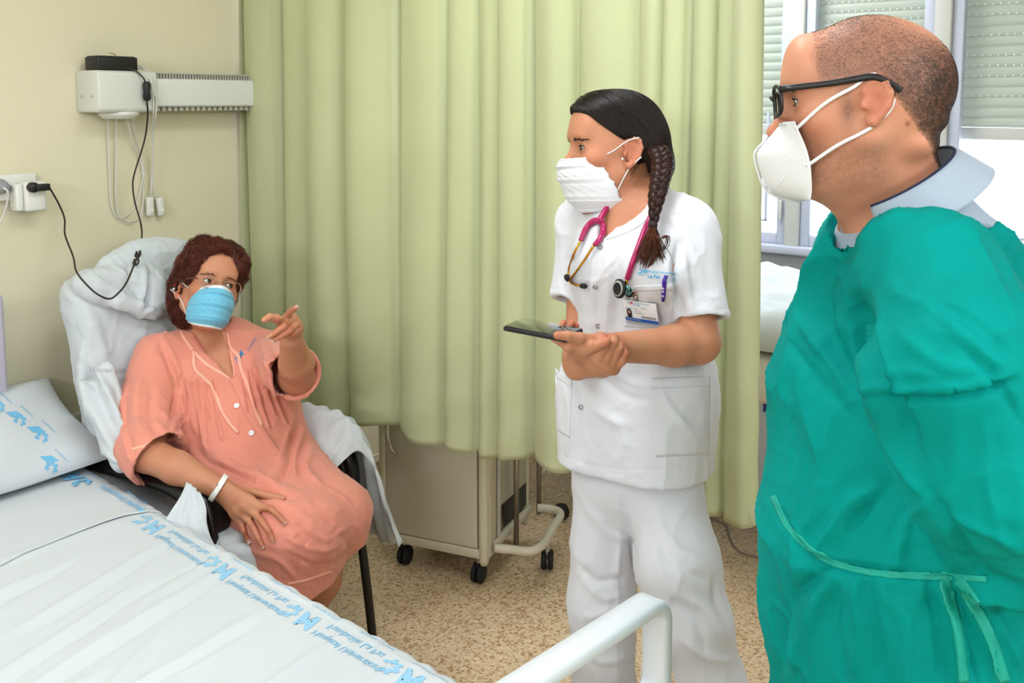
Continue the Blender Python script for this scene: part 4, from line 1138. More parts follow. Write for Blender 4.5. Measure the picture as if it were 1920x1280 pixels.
for k in range(16):
    x, y = 545 + (k * 37) % 120, 985 + (k * 53) % 90; a = (k * 1.7) % 3.1; S.append(([(x, y), (x + 22 * math.cos(a), y + 22 * math.sin(a))], 2.6, .0022 * (1 if k % 2 else -1)))
gV = sculpt(gV, gF, S)
gV = gV + vnormals(gV, gF) * (.0030 * fnoise(gV, (9, 9, 6), 3) + .0006 * fnoise(gV, 75, 9))[:, None]; gV = wrinkle(gV, gF, .0040, (10, 10, 8), 6)
M['coral'] = mat('coral_cotton', '#e2917e', .85, sheen=.25, bump=.0006, bscale=140, var=.03, vscale=5)
me = np_mesh('gown', gV, gF); gown = link_mesh('gown', me, M['coral'], pt)
GB = bvh_of(gV, gF)
def ong(px, py, up):
    r = hit(px, py, GB); return r[0] + nrm(CAM - r[0]) * up if r else W(px, py, 2.6)
# right hand spread on the thigh
z6 = lambda x, y: (380 + x / 7.11, 860 + y / 7.11)
mc = [ong(*z6(770, 640), .020), ong(*z6(690, 725), .020), ong(*z6(600, 800), .019), ong(*z6(520, 850), .016)]
fg = [[ong(*z6(905, 665), .017), ong(*z6(1010, 755), .012), ong(*z6(1090, 850), .008)], [ong(*z6(790, 840), .019), ong(*z6(880, 965), .013), ong(*z6(930, 1085), .008)],
      [ong(*z6(682, 930), .019), ong(*z6(745, 1060), .013), ong(*z6(795, 1165), .008)], [ong(*z6(548, 960), .017), ong(*z6(590, 1045), .012), ong(*z6(625, 1120), .008)]]
thb = [ong(*z6(400, 440), .024), ong(*z6(690, 445), .02), ong(*z6(880, 495), .013), ong(*z6(1070, 525), .009)]
w1, w2 = W(*z6(300, 330), 2.545), W(*z6(200, 480), 2.55)
hops = hand_ops(w1, w2, mc, fg, thb, .92, .0135)
# left hand pointing
z8 = lambda x, y, d: W(470 + x / 8.53, 550 + y / 8.53, d)
mcL = [z8(590, 375, 2.465), z8(675, 385, 2.475), z8(740, 470, 2.485), z8(765, 560, 2.495)]
fgL = [[z8(620, 305, 2.435), z8(680, 255, 2.412), z8(728, 222, 2.395)], [z8(545, 520, 2.445), z8(400, 625, 2.43), z8(290, 700, 2.425)], [z8(625, 595, 2.452), z8(480, 690, 2.44), z8(365, 745, 2.435)], [z8(690, 640, 2.47), z8(600, 665, 2.455), z8(530, 690, 2.455)]]
thL = [z8(520, 500, 2.50), z8(410, 400, 2.465), z8(300, 375, 2.445), z8(215, 425, 2.43)]
hops += hand_ops(z8(560, 640, 2.53), z8(740, 650, 2.545), mcL, fgL, thL, .93, .0135)
body = bops + torso(0)
body += [cap(shR, elR, .055, .046, .04), cap(elR, W(332, 877, 2.575), .047, .041, .02), cap(W(332, 877, 2.575), (A(w1) + A(w2)) / 2, .041, .0275, .02)]
body += [cap(shL, elL, .052, .047, .04), cap(elL, W(556, 680, 2.66), .049, .045, .02), cap(W(556, 680, 2.66), wrL, .045, .030, .02)]
body += [cap(hR_, kR, .085, .062, .04), cap(hL_, kL, .085, .062, .04), cap(kR, W(530, 1100, 2.60), .058, .052, .03), cap(W(530, 1100, 2.60), W(490, 1190, 2.72), .052, .035, .02),
         cap(kL, W(604, 1090, 2.78), .056, .050, .03), cap(W(604, 1090, 2.78), W(575, 1165, 2.86), .050, .034, .02)]
body += hops
# feet in slippers are hidden behind the bed but stand on the floor
aR, aL = W(490, 1190, 2.72), W(575, 1165, 2.86)
for a_ in (aR, aL):
    f0 = A([a_[0], a_[1], .07]); body += [cap(a_, f0, .034, .036, .02), cap(f0 - A([0, 0, .03]), f0 + A([0, -.13, -.035]), .034, .026, .02)]
pV, pF = sdf_mesh(body, .0025); pV = smooth_mesh(pV, pF, 1, .4)
def pext(c, q): return c
pc = skin_cols(pV, '#c88e6e', HO, HR, HS, hands=[f[k] for f in fg + fgL for k in (0, 1)])
me = np_mesh('body', pV, pF); paint(me, pc); M['skinp'] = sk_mat('skin_tan', '#c88e6e'); pb = link_mesh('body', me, M['skinp'], pt)
# nails
for f, nvv in zip(fg, (0, 0, 0, 0)): nail(pb, f[2], f[1], CAM - f[2] + A([0, 0, .6]), nm, nw, l=.012)
nail(pb, thb[3], thb[2], UP + nrm(CAM - thb[3]) * .5, nm, nw, l=.012)
nail(pb, fgL[1][2], fgL[1][1], -FW * .8 + UP * .6 + RT * .3, nm, nw); nail(pb, fgL[2][2], fgL[2][1], -FW * .8 + UP * .6 + RT * .3, nm, nw)
nail(pb, thL[3], thL[2], -RT * .5 + UP * .5 - FW * .55, nm, nw); nail(pb, fgL[0][2], fgL[0][1], RT * .8 + UP * .5 + FW * .3, nm, nw)
# eyes
gz = HR @ A([-.42, 1, .05])
for x in (-1, 1): eye(pb, HL, x, HS, gz, HR, ('#33281c', '#77806a'))
# hair
hs = HS
def HE(c, r, k=.01, mode=1, RR=None): return ell(HL(*c), A(r) * hs, HR if RR is None else HR @ RR, k, mode)
ho = [HE((0, -.018, .050), (.090, .105, .098)), HE((0, -.055, -.005), (.080, .062, .080), .04), HE((0, -.068, -.046), (.055, .038, .042), .04), HE((.02, .05, .115), (.055, .045, .028), .03), HE((-.05, .03, .08), (.035, .055, .05), .03), HE((.05, .03, .08), (.035, .05, .05), .03),
      HE((0, .105, .014), (.072, .066, .074), .018, -1), HE((0, .06, -.07), (.10, .085, .075), .02, -1)]
for x in (-1, 1): ho.append(HE((x * .100, .014, -.020), (.044, .046, .050), .012, -1))
hV, hF = sdf_mesh(ho, .003); 
hq = (hV - HO) @ HR
hV = hV + vnormals(hV, hF) * (.006 * fnoise(hV, (26, 26, 40), 3) + .0035 * fnoise(hV, 70, 8))[:, None]
M['hairr'] = mat('auburn_hair', '#4a2119', .42, var=.45, vscale=60, bump=.002, bscale=160, stretch=(1, 1, .3), spec=.5)
M['hairr2'] = mat('auburn_strand', '#6a2f20', .35, var=.5, vscale=25, spec=.6)
hp = link_mesh('hair', np_mesh('hair', hV, hF), M['hairr'], pt)
crown = A([0, -.045, .13]) * hs
def flow(P):
    q = (P - HO) @ HR; d = q - crown; d[:, 2] -= .05; sw = 1.0 * fnoise(P, 22, 12)[:, None]
    d = d / np.maximum(1e-6, np.linalg.norm(d, axis=1))[:, None] + sw * A([.9, .2, .1]) + A([-.35, .1, 0]) * (q[:, 1:2] > .02)
    return d @ HR.T
sV, sF = grow_hair(hV, hF, flow, 5200, .070, lift=.007, jit=.38, r0=.00085, seed=2, curl=1.3, n2=10, out=.010)
tag(link_mesh('hair_strands', np_mesh('hair_strands', sV, sF), M['hairr2'], hp), kind='stuff')
PBV = bvh_of(pV, pF)
brows(HL, PBV, mat('brow_brown', '#4b3427', .6), 5, pb, n=80, r=.0004, sp=.0020)
lashes(HL, pb, bpy.data.materials['lash'])
# glasses: rimless lenses with fine metal bars
gm = mat('glasses_metal', '#b59a86', .25, metal=.8); gp_ = thing('eyeglasses', 'half-rim glasses with reddish temples worn by the seated person', 'eyeglasses', tuple(HL(0, .11, .01)))
for x in (-1, 1):
    c = (x * .0335, .1045, .006); R_ = .0235
    pts = [HL(c[0] + R_ * 1.06 * np.sign(math.cos(t)) * abs(math.cos(t)) ** .6, c[1] - .25 * abs(c[0] + R_ * math.cos(t)) ** 1 * .45 + .006, c[2] + .0158 * np.sign(math.sin(t)) * abs(math.sin(t)) ** .7) for t in np.linspace(0, 2 * PI, 41)]
    MB().tube(pts, .0011, 6, cap=False).build('rim', gm, gp_, smooth=True)
    cc = sum(pts[:-1]) / 40; MB().add([cc] + list(pts[:-1]), [(0, 1 + k, 1 + (k + 1) % 40) for k in range(40)]).build('lens', mat('lens_glass', '#ffffff', .02, trans=1.0, ior=1.01, spec=.6, alpha=.25) if 'lens_glass' not in bpy.data.materials else bpy.data.materials['lens_glass'], gp_)
    MB().tube([HL(x * .060, .094, .012), HL(x * .068, .088, .014), HL(x * .077, .05, .016), HL(x * .081, .005, .022)], [.0012, .0022, .0028, .0018], 6).build('temple', mat('glasses_red', '#6d2f2c', .3) if 'glasses_red' not in bpy.data.materials else bpy.data.materials['glasses_red'], gp_, smooth=True)
MB().tube([HL(-.012, .110, .010), HL(-.005, .114, .014), HL(.005, .114, .014), HL(.012, .110, .010)], .0009, 6).build('bridge', gm, gp_, smooth=True)

mk = thing('face_mask', 'pleated pale blue surgical mask on the seated person', 'face mask', tuple(HL(0, .12, -.04)))
M['maskblue'] = mat('mask_blue', '#6fc0e0', .8, bump=.0008, bscale=110, sheen=.2); M['maskwhite'] = mat('mask_white', '#e6eaee', .8, bump=.0007, bscale=120, sheen=.2)
rows = [(.002, .121, .052, .064, -.020, 1.1), (-.020, .133, .058, .060, -.010, 1.7), (-.045, .131, .062, .048, -.002, 1.9), (-.070, .122, .061, .040, .0, 1.8), (-.095, .110, .056, .034, .004, 1.8), (-.112, .088, .046, .036, .012, 1.6)]
mo, MG = mask(mk, HL, HR, rows, M['maskblue'], M['maskwhite'], pd=.0048)
ed = MB(); 
ed.sheet(MG[0:5] + (HL(0, .0009, 0) - HL(0, 0, 0)), .0022, HL(0, 1, 0) - HL(0, 0, 0)); ed.build('rim_binding', M['maskwhite'], mo, smooth=True, fixn=False)
MB().sheet(MG[-4:] + (HL(0, .0009, -.0005) - HL(0, 0, 0)), .0022, HL(0, 1, 0) - HL(0, 0, 0)).build('rim_binding', M['maskwhite'], mo, smooth=True, fixn=False)
for k in (0, -1):
    x = -1 if k == 0 else 1
    MB().tube(spline([MG[1, k], HL(x * .075, .03, .002), HL(x * .082, .0, .020), HL(x * .092, -.022, .030)], 16), .0013, 6).build('ear_loop', M['maskwhite'], mk, smooth=True)
    MB().tube(spline([MG[-3, k], HL(x * .070, .02, -.045), HL(x * .082, -.008, -.022), HL(x * .096, -.028, -.005)], 16), .0013, 6).build('ear_loop', M['maskwhite'], mk, smooth=True)
# earbud in the visible ear
eb = thing('earbud', 'small red, black and white earbud in the ear of the seated person', 'earbud', tuple(HL(.088, -.008, .002)))
MB().lathe([(.001, .008), (.005, .007), (.0075, .002), (.0075, -.004), (.001, -.006)], HL(.088, -.010, -.003), HR @ A([1, .1, 0]), 16).build('bud_body', M['black'], eb, smooth=True)
MB().lathe([(.001, .003), (.003, .002), (.0035, -.002)], HL(.094, -.003, -.008), HR @ A([1, .6, 0]), 12).build('bud_tip', M['white'], eb, smooth=True)
MB().lathe([(.001, .002), (.0025, .001), (.003, -.002)], HL(.093, -.004, .003), HR @ A([1, .5, .3]), 12).build('bud_trim', mat('bud_red', '#c4243a', .4), eb, smooth=True)

# gown details
def tube_px(pts, r, off, bvh, n=40):
    return MB().tube([p for p in drape_px(bvh, lambda s, t: tuple(pl_[int(round(s * (n - 1)))]), n, 1, off).reshape(-1, 3)], r, 6) if False else None
seam = mat('coral_edge', '#f8b49f', .85)
for pts, w_ in (([(425, 622), (431, 650), (446, 665), (452, 690), (466, 730), (480, 770), (492, 797)], 6.5), ([(363, 655), (365, 690), (385, 710), (403, 735), (415, 770), (432, 795), (447, 811)], 6.0)):
    drape_strip(GB, pts, w_, 'drawstring', seam, gown, .0032, .0030, 44, 4)
for pts in ([(333, 604), (345, 632), (362, 656)], [(362, 656), (385, 680), (412, 697), (433, 708)], [(413, 614), (424, 640), (433, 672), (437, 704)]):
    drape_strip(GB, pts, 6, 'collar_band', seam, gown, .0018, .0030, 24, 4)
pk = drape_strip(GB, [(437, 706), (455, 745), (478, 790), (505, 830), (518, 850)], 18, 'button_placket', M['coral'], gown, .0024, .0028, 40, 8)
for (x, y) in ((444, 761), (471, 812)):
    r = hit(x, y, GB, .0035); bm2 = mat('button_white', '#eef0f2', .25) if 'button_white' not in bpy.data.materials else bpy.data.materials['button_white']
    b_ = MB().lathe([(.001, .0006), (.004, .0005), (.0075, .0016), (.0083, .0), (.0075, -.0012), (.001, -.0014)], r[0], r[1], 24).build('button', bm2, pk, smooth=True)
r = hit(428, 672, GB, .003)
if r: MB().lathe([(.001, .0006), (.0065, .0012), (.007, 0), (.001, -.001)], r[0], r[1], 18).build('button', bm2, gown, smooth=True)
bl_ = mat('blue_print_strong', '#3a8fd0', .8)
put_print('logo_print', LOGO, pxfn(448, 677, 9.5, -.9, GB, .001, flip=1), bl_, gown)
put_print('small_print', txt('Comunidad'), pxfn(466, 658, 6, -1.0, GB, .001), bl_, gown)
# wristband
a_ = W(*z6(212, 370), 2.582); ax_ = nrm(W(*z6(330, 440), 2.575) - W(*z6(90, 300), 2.60)); n_ = nrm(CAM - a_); u_ = nrm(np.cross(ax_, n_)); 
wb = thing('wristband', 'white printed identification band on the wrist of the seated person', 'wristband', tuple(a_))
a_ = (A(w1) + A(w2)) / 2 * .93 + W(332, 877, 2.575) * .07; G = [[a_ + ax_ * t + (.0375 * math.cos(p) * u_ + .0365 * math.sin(p) * n_) for t in (-.008, -.003, .003, .008)] for p in np.linspace(0, 2 * PI, 49)]
wo = MB().sheet(G, .0006, n_).build('band', mat('band_white', '#eef0ee', .4), wb, smooth=True, fixn=False)
WB = BVHTree.FromPolygons([Vector(v.co) for v in wo.data.vertices], [tuple(p.vertices) for p in wo.data.polygons])
for dy, s_ in ((-2, 'Martinez Garcia Ana'), (4, 'NHC 20417 F 58')):
    V_, F_ = txt('nnnn nnnnn nnnn nn' if dy < 0 else 'nn nnn nnnn', .02)
    put_print('band_text', (V_, F_), pxfn(397 + dy, 918 + dy * .7, 3.4, -1.05, WB, .0006), ink, wo)
for k in range(6):
    V_, F_ = SQ; put_print('band_barcode', (V_ * A([.5, 5]), F_), pxfn(393.2 + k * 1.0 * .55, 926.5 - k * 1.0 * .9 + 2, 1.2, .5, WB, .0006), ink, wo)

# sheet over the right arm of the chair, hanging to the floor side
def bez(P, n):
    return spline(P, n)
rows_ = [bez([(1.80, 2.52, .60), (1.90, 2.50, .665), (1.985, 2.44, .705), (2.015, 2.42, .69), (2.035, 2.40, .60), (2.04, 2.37, .45), (2.05, 2.34, .31)], 50),
         bez([(1.80, 2.40, .58), (1.90, 2.36, .65), (1.975, 2.32, .71), (2.015, 2.30, .695), (2.035, 2.29, .60), (2.05, 2.26, .45), (2.065, 2.22, .30)], 50),
         bez([(1.82, 2.25, .57), (1.91, 2.22, .64), (1.975, 2.19, .71), (2.015, 2.17, .70), (2.045, 2.15, .60), (2.06, 2.12, .45), (2.08, 2.08, .305)], 50),
         bez([(1.84, 2.14, .56), (1.92, 2.12, .62), (1.975, 2.10, .69), (2.01, 2.085, .68), (2.035, 2.06, .60), (2.045, 2.02, .45), (2.06, 1.97, .325)], 50),
         bez([(1.87, 2.09, .53), (1.92, 2.08, .58), (1.97, 2.06, .62), (2.0, 2.04, .60), (2.02, 2.01, .53), (2.03, 1.98, .43), (2.045, 1.945, .34)], 50)]
RA = np.stack(rows_); G = np.zeros((60, 50, 3))
for j in range(50): G[:, j] = spline(RA[:, j], 60)
for i in range(60):
    for j in range(50):
        t = j / 49; f_ = max(0, t - .4) / .6
        G[i, j] += A([.014, .006, 0]) * f_ * math.sin(i * .34 + 1.2 * math.sin(j * .1)) + A([.004, 0, .003]) * math.sin(i * .8 + j * .35) + A([0, 0, .006]) * math.sin(i * .5 - j * .4) * (1 - t)
tag(MB().sheet(G, .0025, (1, 0, 0)).build('arm_sheet', M['sheet'], smooth=True, fixn=False), 'white sheet draped over the far arm of the armchair, beside the cabinet', 'sheet')
# sheet falling over the near front corner of the seat, between the black arm and the lap
R0 = [bez([W(350, 903, 2.455), W(362, 912, 2.45), W(374, 925, 2.445)], 14), bez([W(338, 930, 2.445), W(362, 944, 2.435), W(386, 952, 2.43)], 14), bez([W(318, 962, 2.435), W(350, 975, 2.42), W(388, 982, 2.42)], 14),
      bez([W(300, 992, 2.43), W(345, 1010, 2.41), W(400, 1020, 2.41)], 14), bez([W(285, 1030, 2.43), W(345, 1060, 2.41), W(430, 1075, 2.41)], 14)]
RA = np.stack(R0); G = np.zeros((40, 40, 3)); T0 = np.zeros((5, 40, 3))
for i in range(5): T0[i] = spline(RA[i], 40)
for j in range(40): G[:, j] = spline(T0[:, j], 40)
for i in range(40):
    for j in range(40): G[i, j] += -FW * (.008 * math.sin(j * .22 + i * .06) * (i / 39) + .002 * math.sin(j * .5 - i * .2))
tag(MB().sheet(G, .003, -FW).build('seat_sheet', M['sheet'], smooth=True, fixn=False), 'white sheet corner hanging between the near black armrest and the coral gown', 'sheet')
ops = [rbox(W(452, 1052, 2.52), (.085, .022, .045), .022, np.stack([nrm(W(520, 1090, 2.40) - W(400, 985, 2.52)), -FW, UP], 1), .02), cap(W(640, 1070, 2.74), W(690, 1070, 2.78), .02, .016, .02)]
V, F = sdf_mesh(ops[:1], .005); V = V + vnormals(V, F) * (.004 * fnoise(V, 16, 2))[:, None]
tag(link_mesh('seat_sheet', np_mesh('seat_sheet', V, F), M['sheet']), 'bunched white sheet under the near thigh on the seat front', 'sheet')

# turned-up cuffs of the gown sleeves
for pts, w_ in (([(246, 842), (262, 838), (290, 830), (325, 822), (342, 822)], 5),): drape_strip(GB, pts, w_, 'cuff_edge', seam, gown, .0015, .0025, 24, 4)
drape_strip(GB, [(540, 1095), (570, 1089), (600, 1080), (625, 1071)], 5, 'hem_edge', seam, gown, .0015, .0022, 30, 4)
# ================================================================== standing clinician in white
nt_ = thing('person', 'standing person in white tunic and trousers with a dark braid, holding a phone', 'person', tuple(onfloor(1190, 1660)))
NO, NR, NS = W(1151, 291, 2.12), head_R(-76, 0, 0), .97
a40 = math.radians(40); nlat = math.cos(a40) * RT - math.sin(a40) * HF; nf = -math.sin(a40) * RT - math.cos(a40) * HF; NT = np.stack([nlat, nf, A([0, 0, 1.0])], 1)
nnk = W(1184, 404, 2.14)
nb, NL = head_ops(NO, NR, NS, nnk, (.047, .056), nose=.8)
def ntorso(off):
    return [cap(W(1096, 412, 2.215), nnk - A([0, 0, .022]), .043 + off, .050 + off, .04), cap(nnk - A([0, 0, .022]), W(1286, 424, 2.035), .050 + off, .046 + off, .04),
            ell(W(1190, 480, 2.125), A([.150, .098, .15]) + off, NT, .05), ell(W(1150, 500, 2.07), A([.055, .05, .055]) + off, NT, .06), ell(W(1232, 512, 1.985), A([.055, .05, .055]) + off, NT, .06),
            rbox(W(1204, 600, 2.115), A([.122, .088, .20]) + off, .085, NT, .05), rbox(W(1195, 740, 2.12), A([.140, .092, .12]) + off, .085, NT, .06)]
t = ntorso(.013)
t += [rbox(W(1190, 858, 2.12), (.170, .120, .225), .10, NT, .05)]
eL, eR = W(1309, 640, 1.975), W(1090, 672, 2.15)
sl = [cap(W(1288, 432, 2.035), W(1316, 612, 1.98), .060, .058, .03)]
hn = nrm(W(1322, 640, 1.97) - W(1300, 440, 2.03)); tt_ = nrm(np.cross(hn, nf)); sl += [rbox(W(1320, 599, 1.98) + hn * .1, (.14, .14, .1), .001, np.stack([tt_, np.cross(hn, tt_), hn], 1), .003, -1), cap(W(1316, 575, 1.985), W(1321, 640, 1.972), .043, .051, .006, -1)]
sr = [cap(W(1092, 420, 2.215), W(1068, 585, 2.19), .053, .046, .03)]
hn = nrm(W(1082, 620, 2.17) - W(1100, 540, 2.19)) * -1; hn = nrm(W(1052, 640, 2.17) - W(1082, 520, 2.21)); tt_ = nrm(np.cross(hn, nf)); sr += [rbox(W(1069, 563, 2.19) + hn * .1, (.14, .14, .1), .001, np.stack([tt_, np.cross(hn, tt_), hn], 1), .003, -1), cap(W(1076, 535, 2.2), W(1074, 600, 2.18), .033, .038, .006, -1)]
t += [grp(sl, .035), grp(sr, .035)]
hm = nrm(A([0, 0, -1.0]) + nlat * .02 + nf * .0); hcn = W(1190, 893, 2.0); hcn = A([hcn[0], hcn[1], .872]); tt_ = nrm(np.cross(hm, nf))
t += [rbox(hcn + hm * .15, (.4, .4, .15), .001, np.stack([tt_, np.cross(hm, tt_), hm], 1), .004, -1)]
t += [cap(W(1186, 402, 2.15), NO, .053, .05, .008, -1)] + vcut(W(1182, 378, 2.06), W(1144, 436, 2.06), .046, .009, nf, .08, n=14, k=.006) + [cap((9,9,9),(9,9,9.1),.01,.01,.01,-1)]
tV, tF = sdf_mesh(t, .0042); tV = smooth_mesh(tV, tF, 2)
S = [([(1108, 470), (1112, 560), (1118, 640)], 2.2, .0014, 1), ([(1130, 440), (1124, 520), (1120, 620)], 2.0, -.0012, 1),
     ([(1275, 455), (1268, 520), (1278, 600)], 6, -.012), ([(1282, 470), (1290, 540), (1300, 590)], 8, .006), ([(1245, 400), (1285, 440), (1320, 520)], 9, .004), ([(1260, 430), (1252, 500), (1262, 560)], 8, .005),
     ([(1108, 450), (1098, 510), (1102, 570)], 5, -.009), ([(1088, 440), (1075, 500), (1080, 560)], 7, .005), ([(1070, 470), (1056, 520), (1058, 550)], 6, -.004),
     ([(1150, 470), (1160, 560), (1150, 640)], 10, -.005), ([(1140, 460), (1142, 540), (1135, 630)], 8, .005), ([(1175, 450), (1190, 500), (1170, 620)], 9, .004), ([(1205, 620), (1190, 640), (1180, 650)], 7, -.006),
     ([(1240, 640), (1215, 650), (1190, 655)], 6, .005), ([(1150, 700), (1200, 720), (1260, 715)], 8, .005), ([(1130, 712), (1180, 745), (1240, 750)], 8, -.005), ([(1100, 720), (1120, 770), (1180, 800)], 9, .005),
     ([(1060, 720), (1070, 790), (1060, 850)], 7, .005), ([(1080, 700), (1095, 780), (1090, 860)], 6, -.004), ([(1250, 760), (1290, 800), (1325, 815)], 7, .005), ([(1235, 720), (1262, 770), (1310, 830)], 5, .004), ([(1150, 780), (1170, 820), (1160, 870)], 9, .004),
     ([(1320, 690), (1330, 760), (1325, 850)], 6, -.004), ([(1045, 850), (1150, 878), (1330, 880)], 2.0, -.0012, 1), ([(1285, 594), (1366, 578)], 1.8, -.001, 1), ([(1036, 540), (1104, 566)], 1.8, -.001, 1),
     ([(1230, 385), (1262, 392), (1300, 420)], 4, .002), ([(1100, 375), (1122, 372), (1136, 374)], 4, .002)]
tV = sculpt(tV, tF, S); tV = tV + vnormals(tV, tF) * (.0030 * fnoise(tV, (8, 8, 5), 6) + .0005 * fnoise(tV, 70, 5))[:, None]; tV = wrinkle(tV, tF, .0036, (9, 9, 6), 4)
M['scrub'] = mat('white_scrub_cotton', '#dee1ea', .85, sheen=.2, bump=.0005, bscale=150)
M['seam'] = mat('white_scrub_seam', '#d5d8e2', .85, bump=.0004, bscale=200)
tun = link_mesh('tunic', np_mesh('tunic', tV, tF), M['scrub'], nt_); TB = bvh_of(tV, tF)
# trousers
p = [ell(W(1190, 880, 2.125), (.148, .098, .13), NT, .03), cap(W(1142, 915, 2.17), W(1128, 1130, 2.17), .078, .073, .04), cap(W(1128, 1130, 2.17), W(1134, 1300, 2.17), .073, .066, .03), cap(W(1134, 1300, 2.17), W(1140, 1600, 2.14), .066, .068, .03),
     cap(W(1244, 915, 2.09), W(1270, 1060, 2.03), .082, .085, .03), cap(W(1270, 1060, 2.02), W(1303, 1165, 2.0), .087, .072, .03), cap(W(1303, 1165, 2.0), W(1335, 1290, 2.0), .072, .066, .03), cap(W(1335, 1290, 2.0), W(1345, 1620, 2.02), .066, .068, .03),
     rbox((1.9, 1.0, 0), (3, 3, .055), .001, None, .004, -1)]
lV, lF = sdf_mesh(p, .005, ((-9, -9, .03), (9, 9, 1.02))); lV = smooth_mesh(lV, lF, 2)
S = [([(1150, 900), (1165, 1000), (1150, 1100)], 8, .005), ([(1160, 1000), (1158, 1120), (1156, 1270)], 2.5, .002, 1), ([(1100, 1090), (1130, 1120), (1170, 1115)], 9, .006), ([(1090, 1060), (1120, 1090), (1180, 1080)], 8, -.006), ([(1095, 1160), (1130, 1150), (1180, 1130)], 9, .005),
     ([(1165, 930), (1180, 1000), (1192, 1080)], 4, -0.0060), ([(1230, 960), (1260, 1020), (1330, 1060)], 10, .005), ([(1220, 1000), (1270, 1060), (1340, 1090)], 10, -.005), ([(1290, 1120), (1330, 1150), (1365, 1200)], 9, .006), ([(1250, 1120), (1300, 1160), (1330, 1230)], 9, -.006),
     ([(1340, 1090), (1345, 1130), (1370, 1180)], 6, -.006), ([(1280, 1200), (1320, 1230), (1380, 1240)], 9, .005), ([(1100, 1220), (1130, 1240), (1180, 1230)], 8, .005), ([(1110, 960), (1140, 1000), (1180, 1010)], 8, .004), ([(1230, 1000), (1240, 1080), (1262, 1160)], 8, .004)]
lV = sculpt(lV, lF, S); lV = lV + vnormals(lV, lF) * (.003 * fnoise(lV, (10, 10, 6), 9))[:, None]; lV = wrinkle(lV, lF, .0036, (8, 8, 5), 7)
link_mesh('trousers', np_mesh('trousers', lV, lF), M['scrub'], nt_)
for q, r_ in ((W(1140, 1600, 2.14), 0), (W(1345, 1620, 2.02), 1)):
    b0 = A([q[0], q[1], .045]); o_ = [cap(b0 - nf * .05, b0 + nf * .13 - A([0, 0, .008]), .040, .036, .03), cap(b0, A([q[0], q[1], .11]), .040, .04, .03), rbox(b0 - A([0, 0, .3]), (1, 1, .26), .001, None, .004, -1)]
    V, F = sdf_mesh(o_, .005); link_mesh('shoe', np_mesh('shoe', V, F), M['white'], nt_)

# body
mcL = [W(1066, 649, 1.795), W(1075, 656, 1.812), W(1084, 660, 1.83), W(1092, 662, 1.85)]
fL = [[W(1040, 633, 1.815), W(1045, 618, 1.855), W(1057, 604, 1.872)], [W(1052, 641, 1.845), W(1061, 619, 1.88), W(1073, 605, 1.888)], [W(1065, 646, 1.865), W(1072, 624, 1.893), W(1081, 610, 1.897)], [W(1079, 651, 1.882), W(1084, 632, 1.903), W(1088, 619, 1.907)]]
tL_ = [W(1112, 641, 1.815), W(1086, 634.5, 1.787), W(1064, 630, 1.776), W(1045, 628.5, 1.772)]
h1 = hand_ops(W(1128, 634, 1.825), W(1124, 664, 1.845), mcL, fL, tL_, .93, .013)
mcR = [W(1121, 671, 1.803), W(1133, 683, 1.807), W(1144, 690, 1.814), W(1152, 692, 1.825)]
fR = [[W(1136, 649, 1.787), W(1132, 637, 1.808), W(1124, 633, 1.83)], [W(1150, 642, 1.788), W(1153, 634, 1.82), W(1150, 640, 1.85)], [W(1160, 654, 1.793), W(1164, 644, 1.82), W(1160, 644, 1.85)], [W(1167, 677, 1.803), W(1172, 663, 1.803), W(1169, 652, 1.812)]]
tR_ = [W(1088, 668, 1.85), W(1099, 656, 1.802), W(1120, 646.5, 1.779), W(1138, 640, 1.772)]
h2 = hand_ops(W(1078, 664, 1.895), W(1082, 700, 1.905), mcR, fR, tR_, .95, .0135)
nbody = nb + ntorso(0)
nbody += [cap(W(1288, 432, 2.035), eL, .045, .042, .03), cap(eL, W(1262, 648, 1.94), .042, .0385, .02), cap(W(1262, 648, 1.94), W(1126, 652, 1.835), .0385, .0260, .02)]
nbody += [grp([cap(W(1094, 420, 2.235), eR, .034, .036, .03), cap(eR, W(1082, 682, 1.91), .040, .029, .02)] + h2, .004)]
nbody += [cap(W(1145, 905, 2.18), W(1130, 1130, 2.17), .055, .048, .03), cap(W(1130, 1130, 2.17), W(1140, 1610, 2.14), .05, .033, .03), cap(W(1238, 905, 2.12), W(1262, 1060, 2.035), .052, .05, .03), cap(W(1262, 1060, 2.035), W(1303, 1165, 2.0), .05, .048, .03), cap(W(1303, 1165, 2.0), W(1345, 1630, 2.02), .05, .033, .03)]
nbody += [grp(h1, .012)]
nV, nF = sdf_mesh(nbody, .0023); nV = smooth_mesh(nV, nF, 1, .4)
pc = skin_cols(nV, '#c78d6c', NO, NR, NS, hands=[f[k] for f in fL + fR for k in (1, 2)] + [tL_[3], tR_[3]])
me = np_mesh('body', nV, nF); paint(me, pc); M['skinn'] = sk_mat('skin_warm', '#c48a69'); nbo = link_mesh('body', me, M['skinn'], nt_)
nmn = mat('nail_natural', '#dba595', .25, coat=.3)
nail(nbo, tL_[3], tL_[2], -FW + UP * .35, nmn, nw, .0115, .013, 0, r=.0082); nail(nbo, tR_[3], tR_[2], -FW + UP * .5, nmn, nw, .0115, .013, 0, r=.0082)
nail(nbo, fR[3][2], fR[3][1], -FW * .7 + RT * .7, nmn, nw, .009, .010, 0, r=.006)
gz = NR @ A([-.05, 1, -.12])
for x in (-1, 1): eye(nbo, NL, x, NS, gz, NR, ('#2a1a10', '#4a3626'))
NBV = bvh_of(nV, nF)
brows(NL, NBV, mat('brow_dark', '#17100d', .5), 9, nbo, n=150, r=.0005, sp=.0026); lashes(NL, nbo, bpy.data.materials['lash'], .0011)
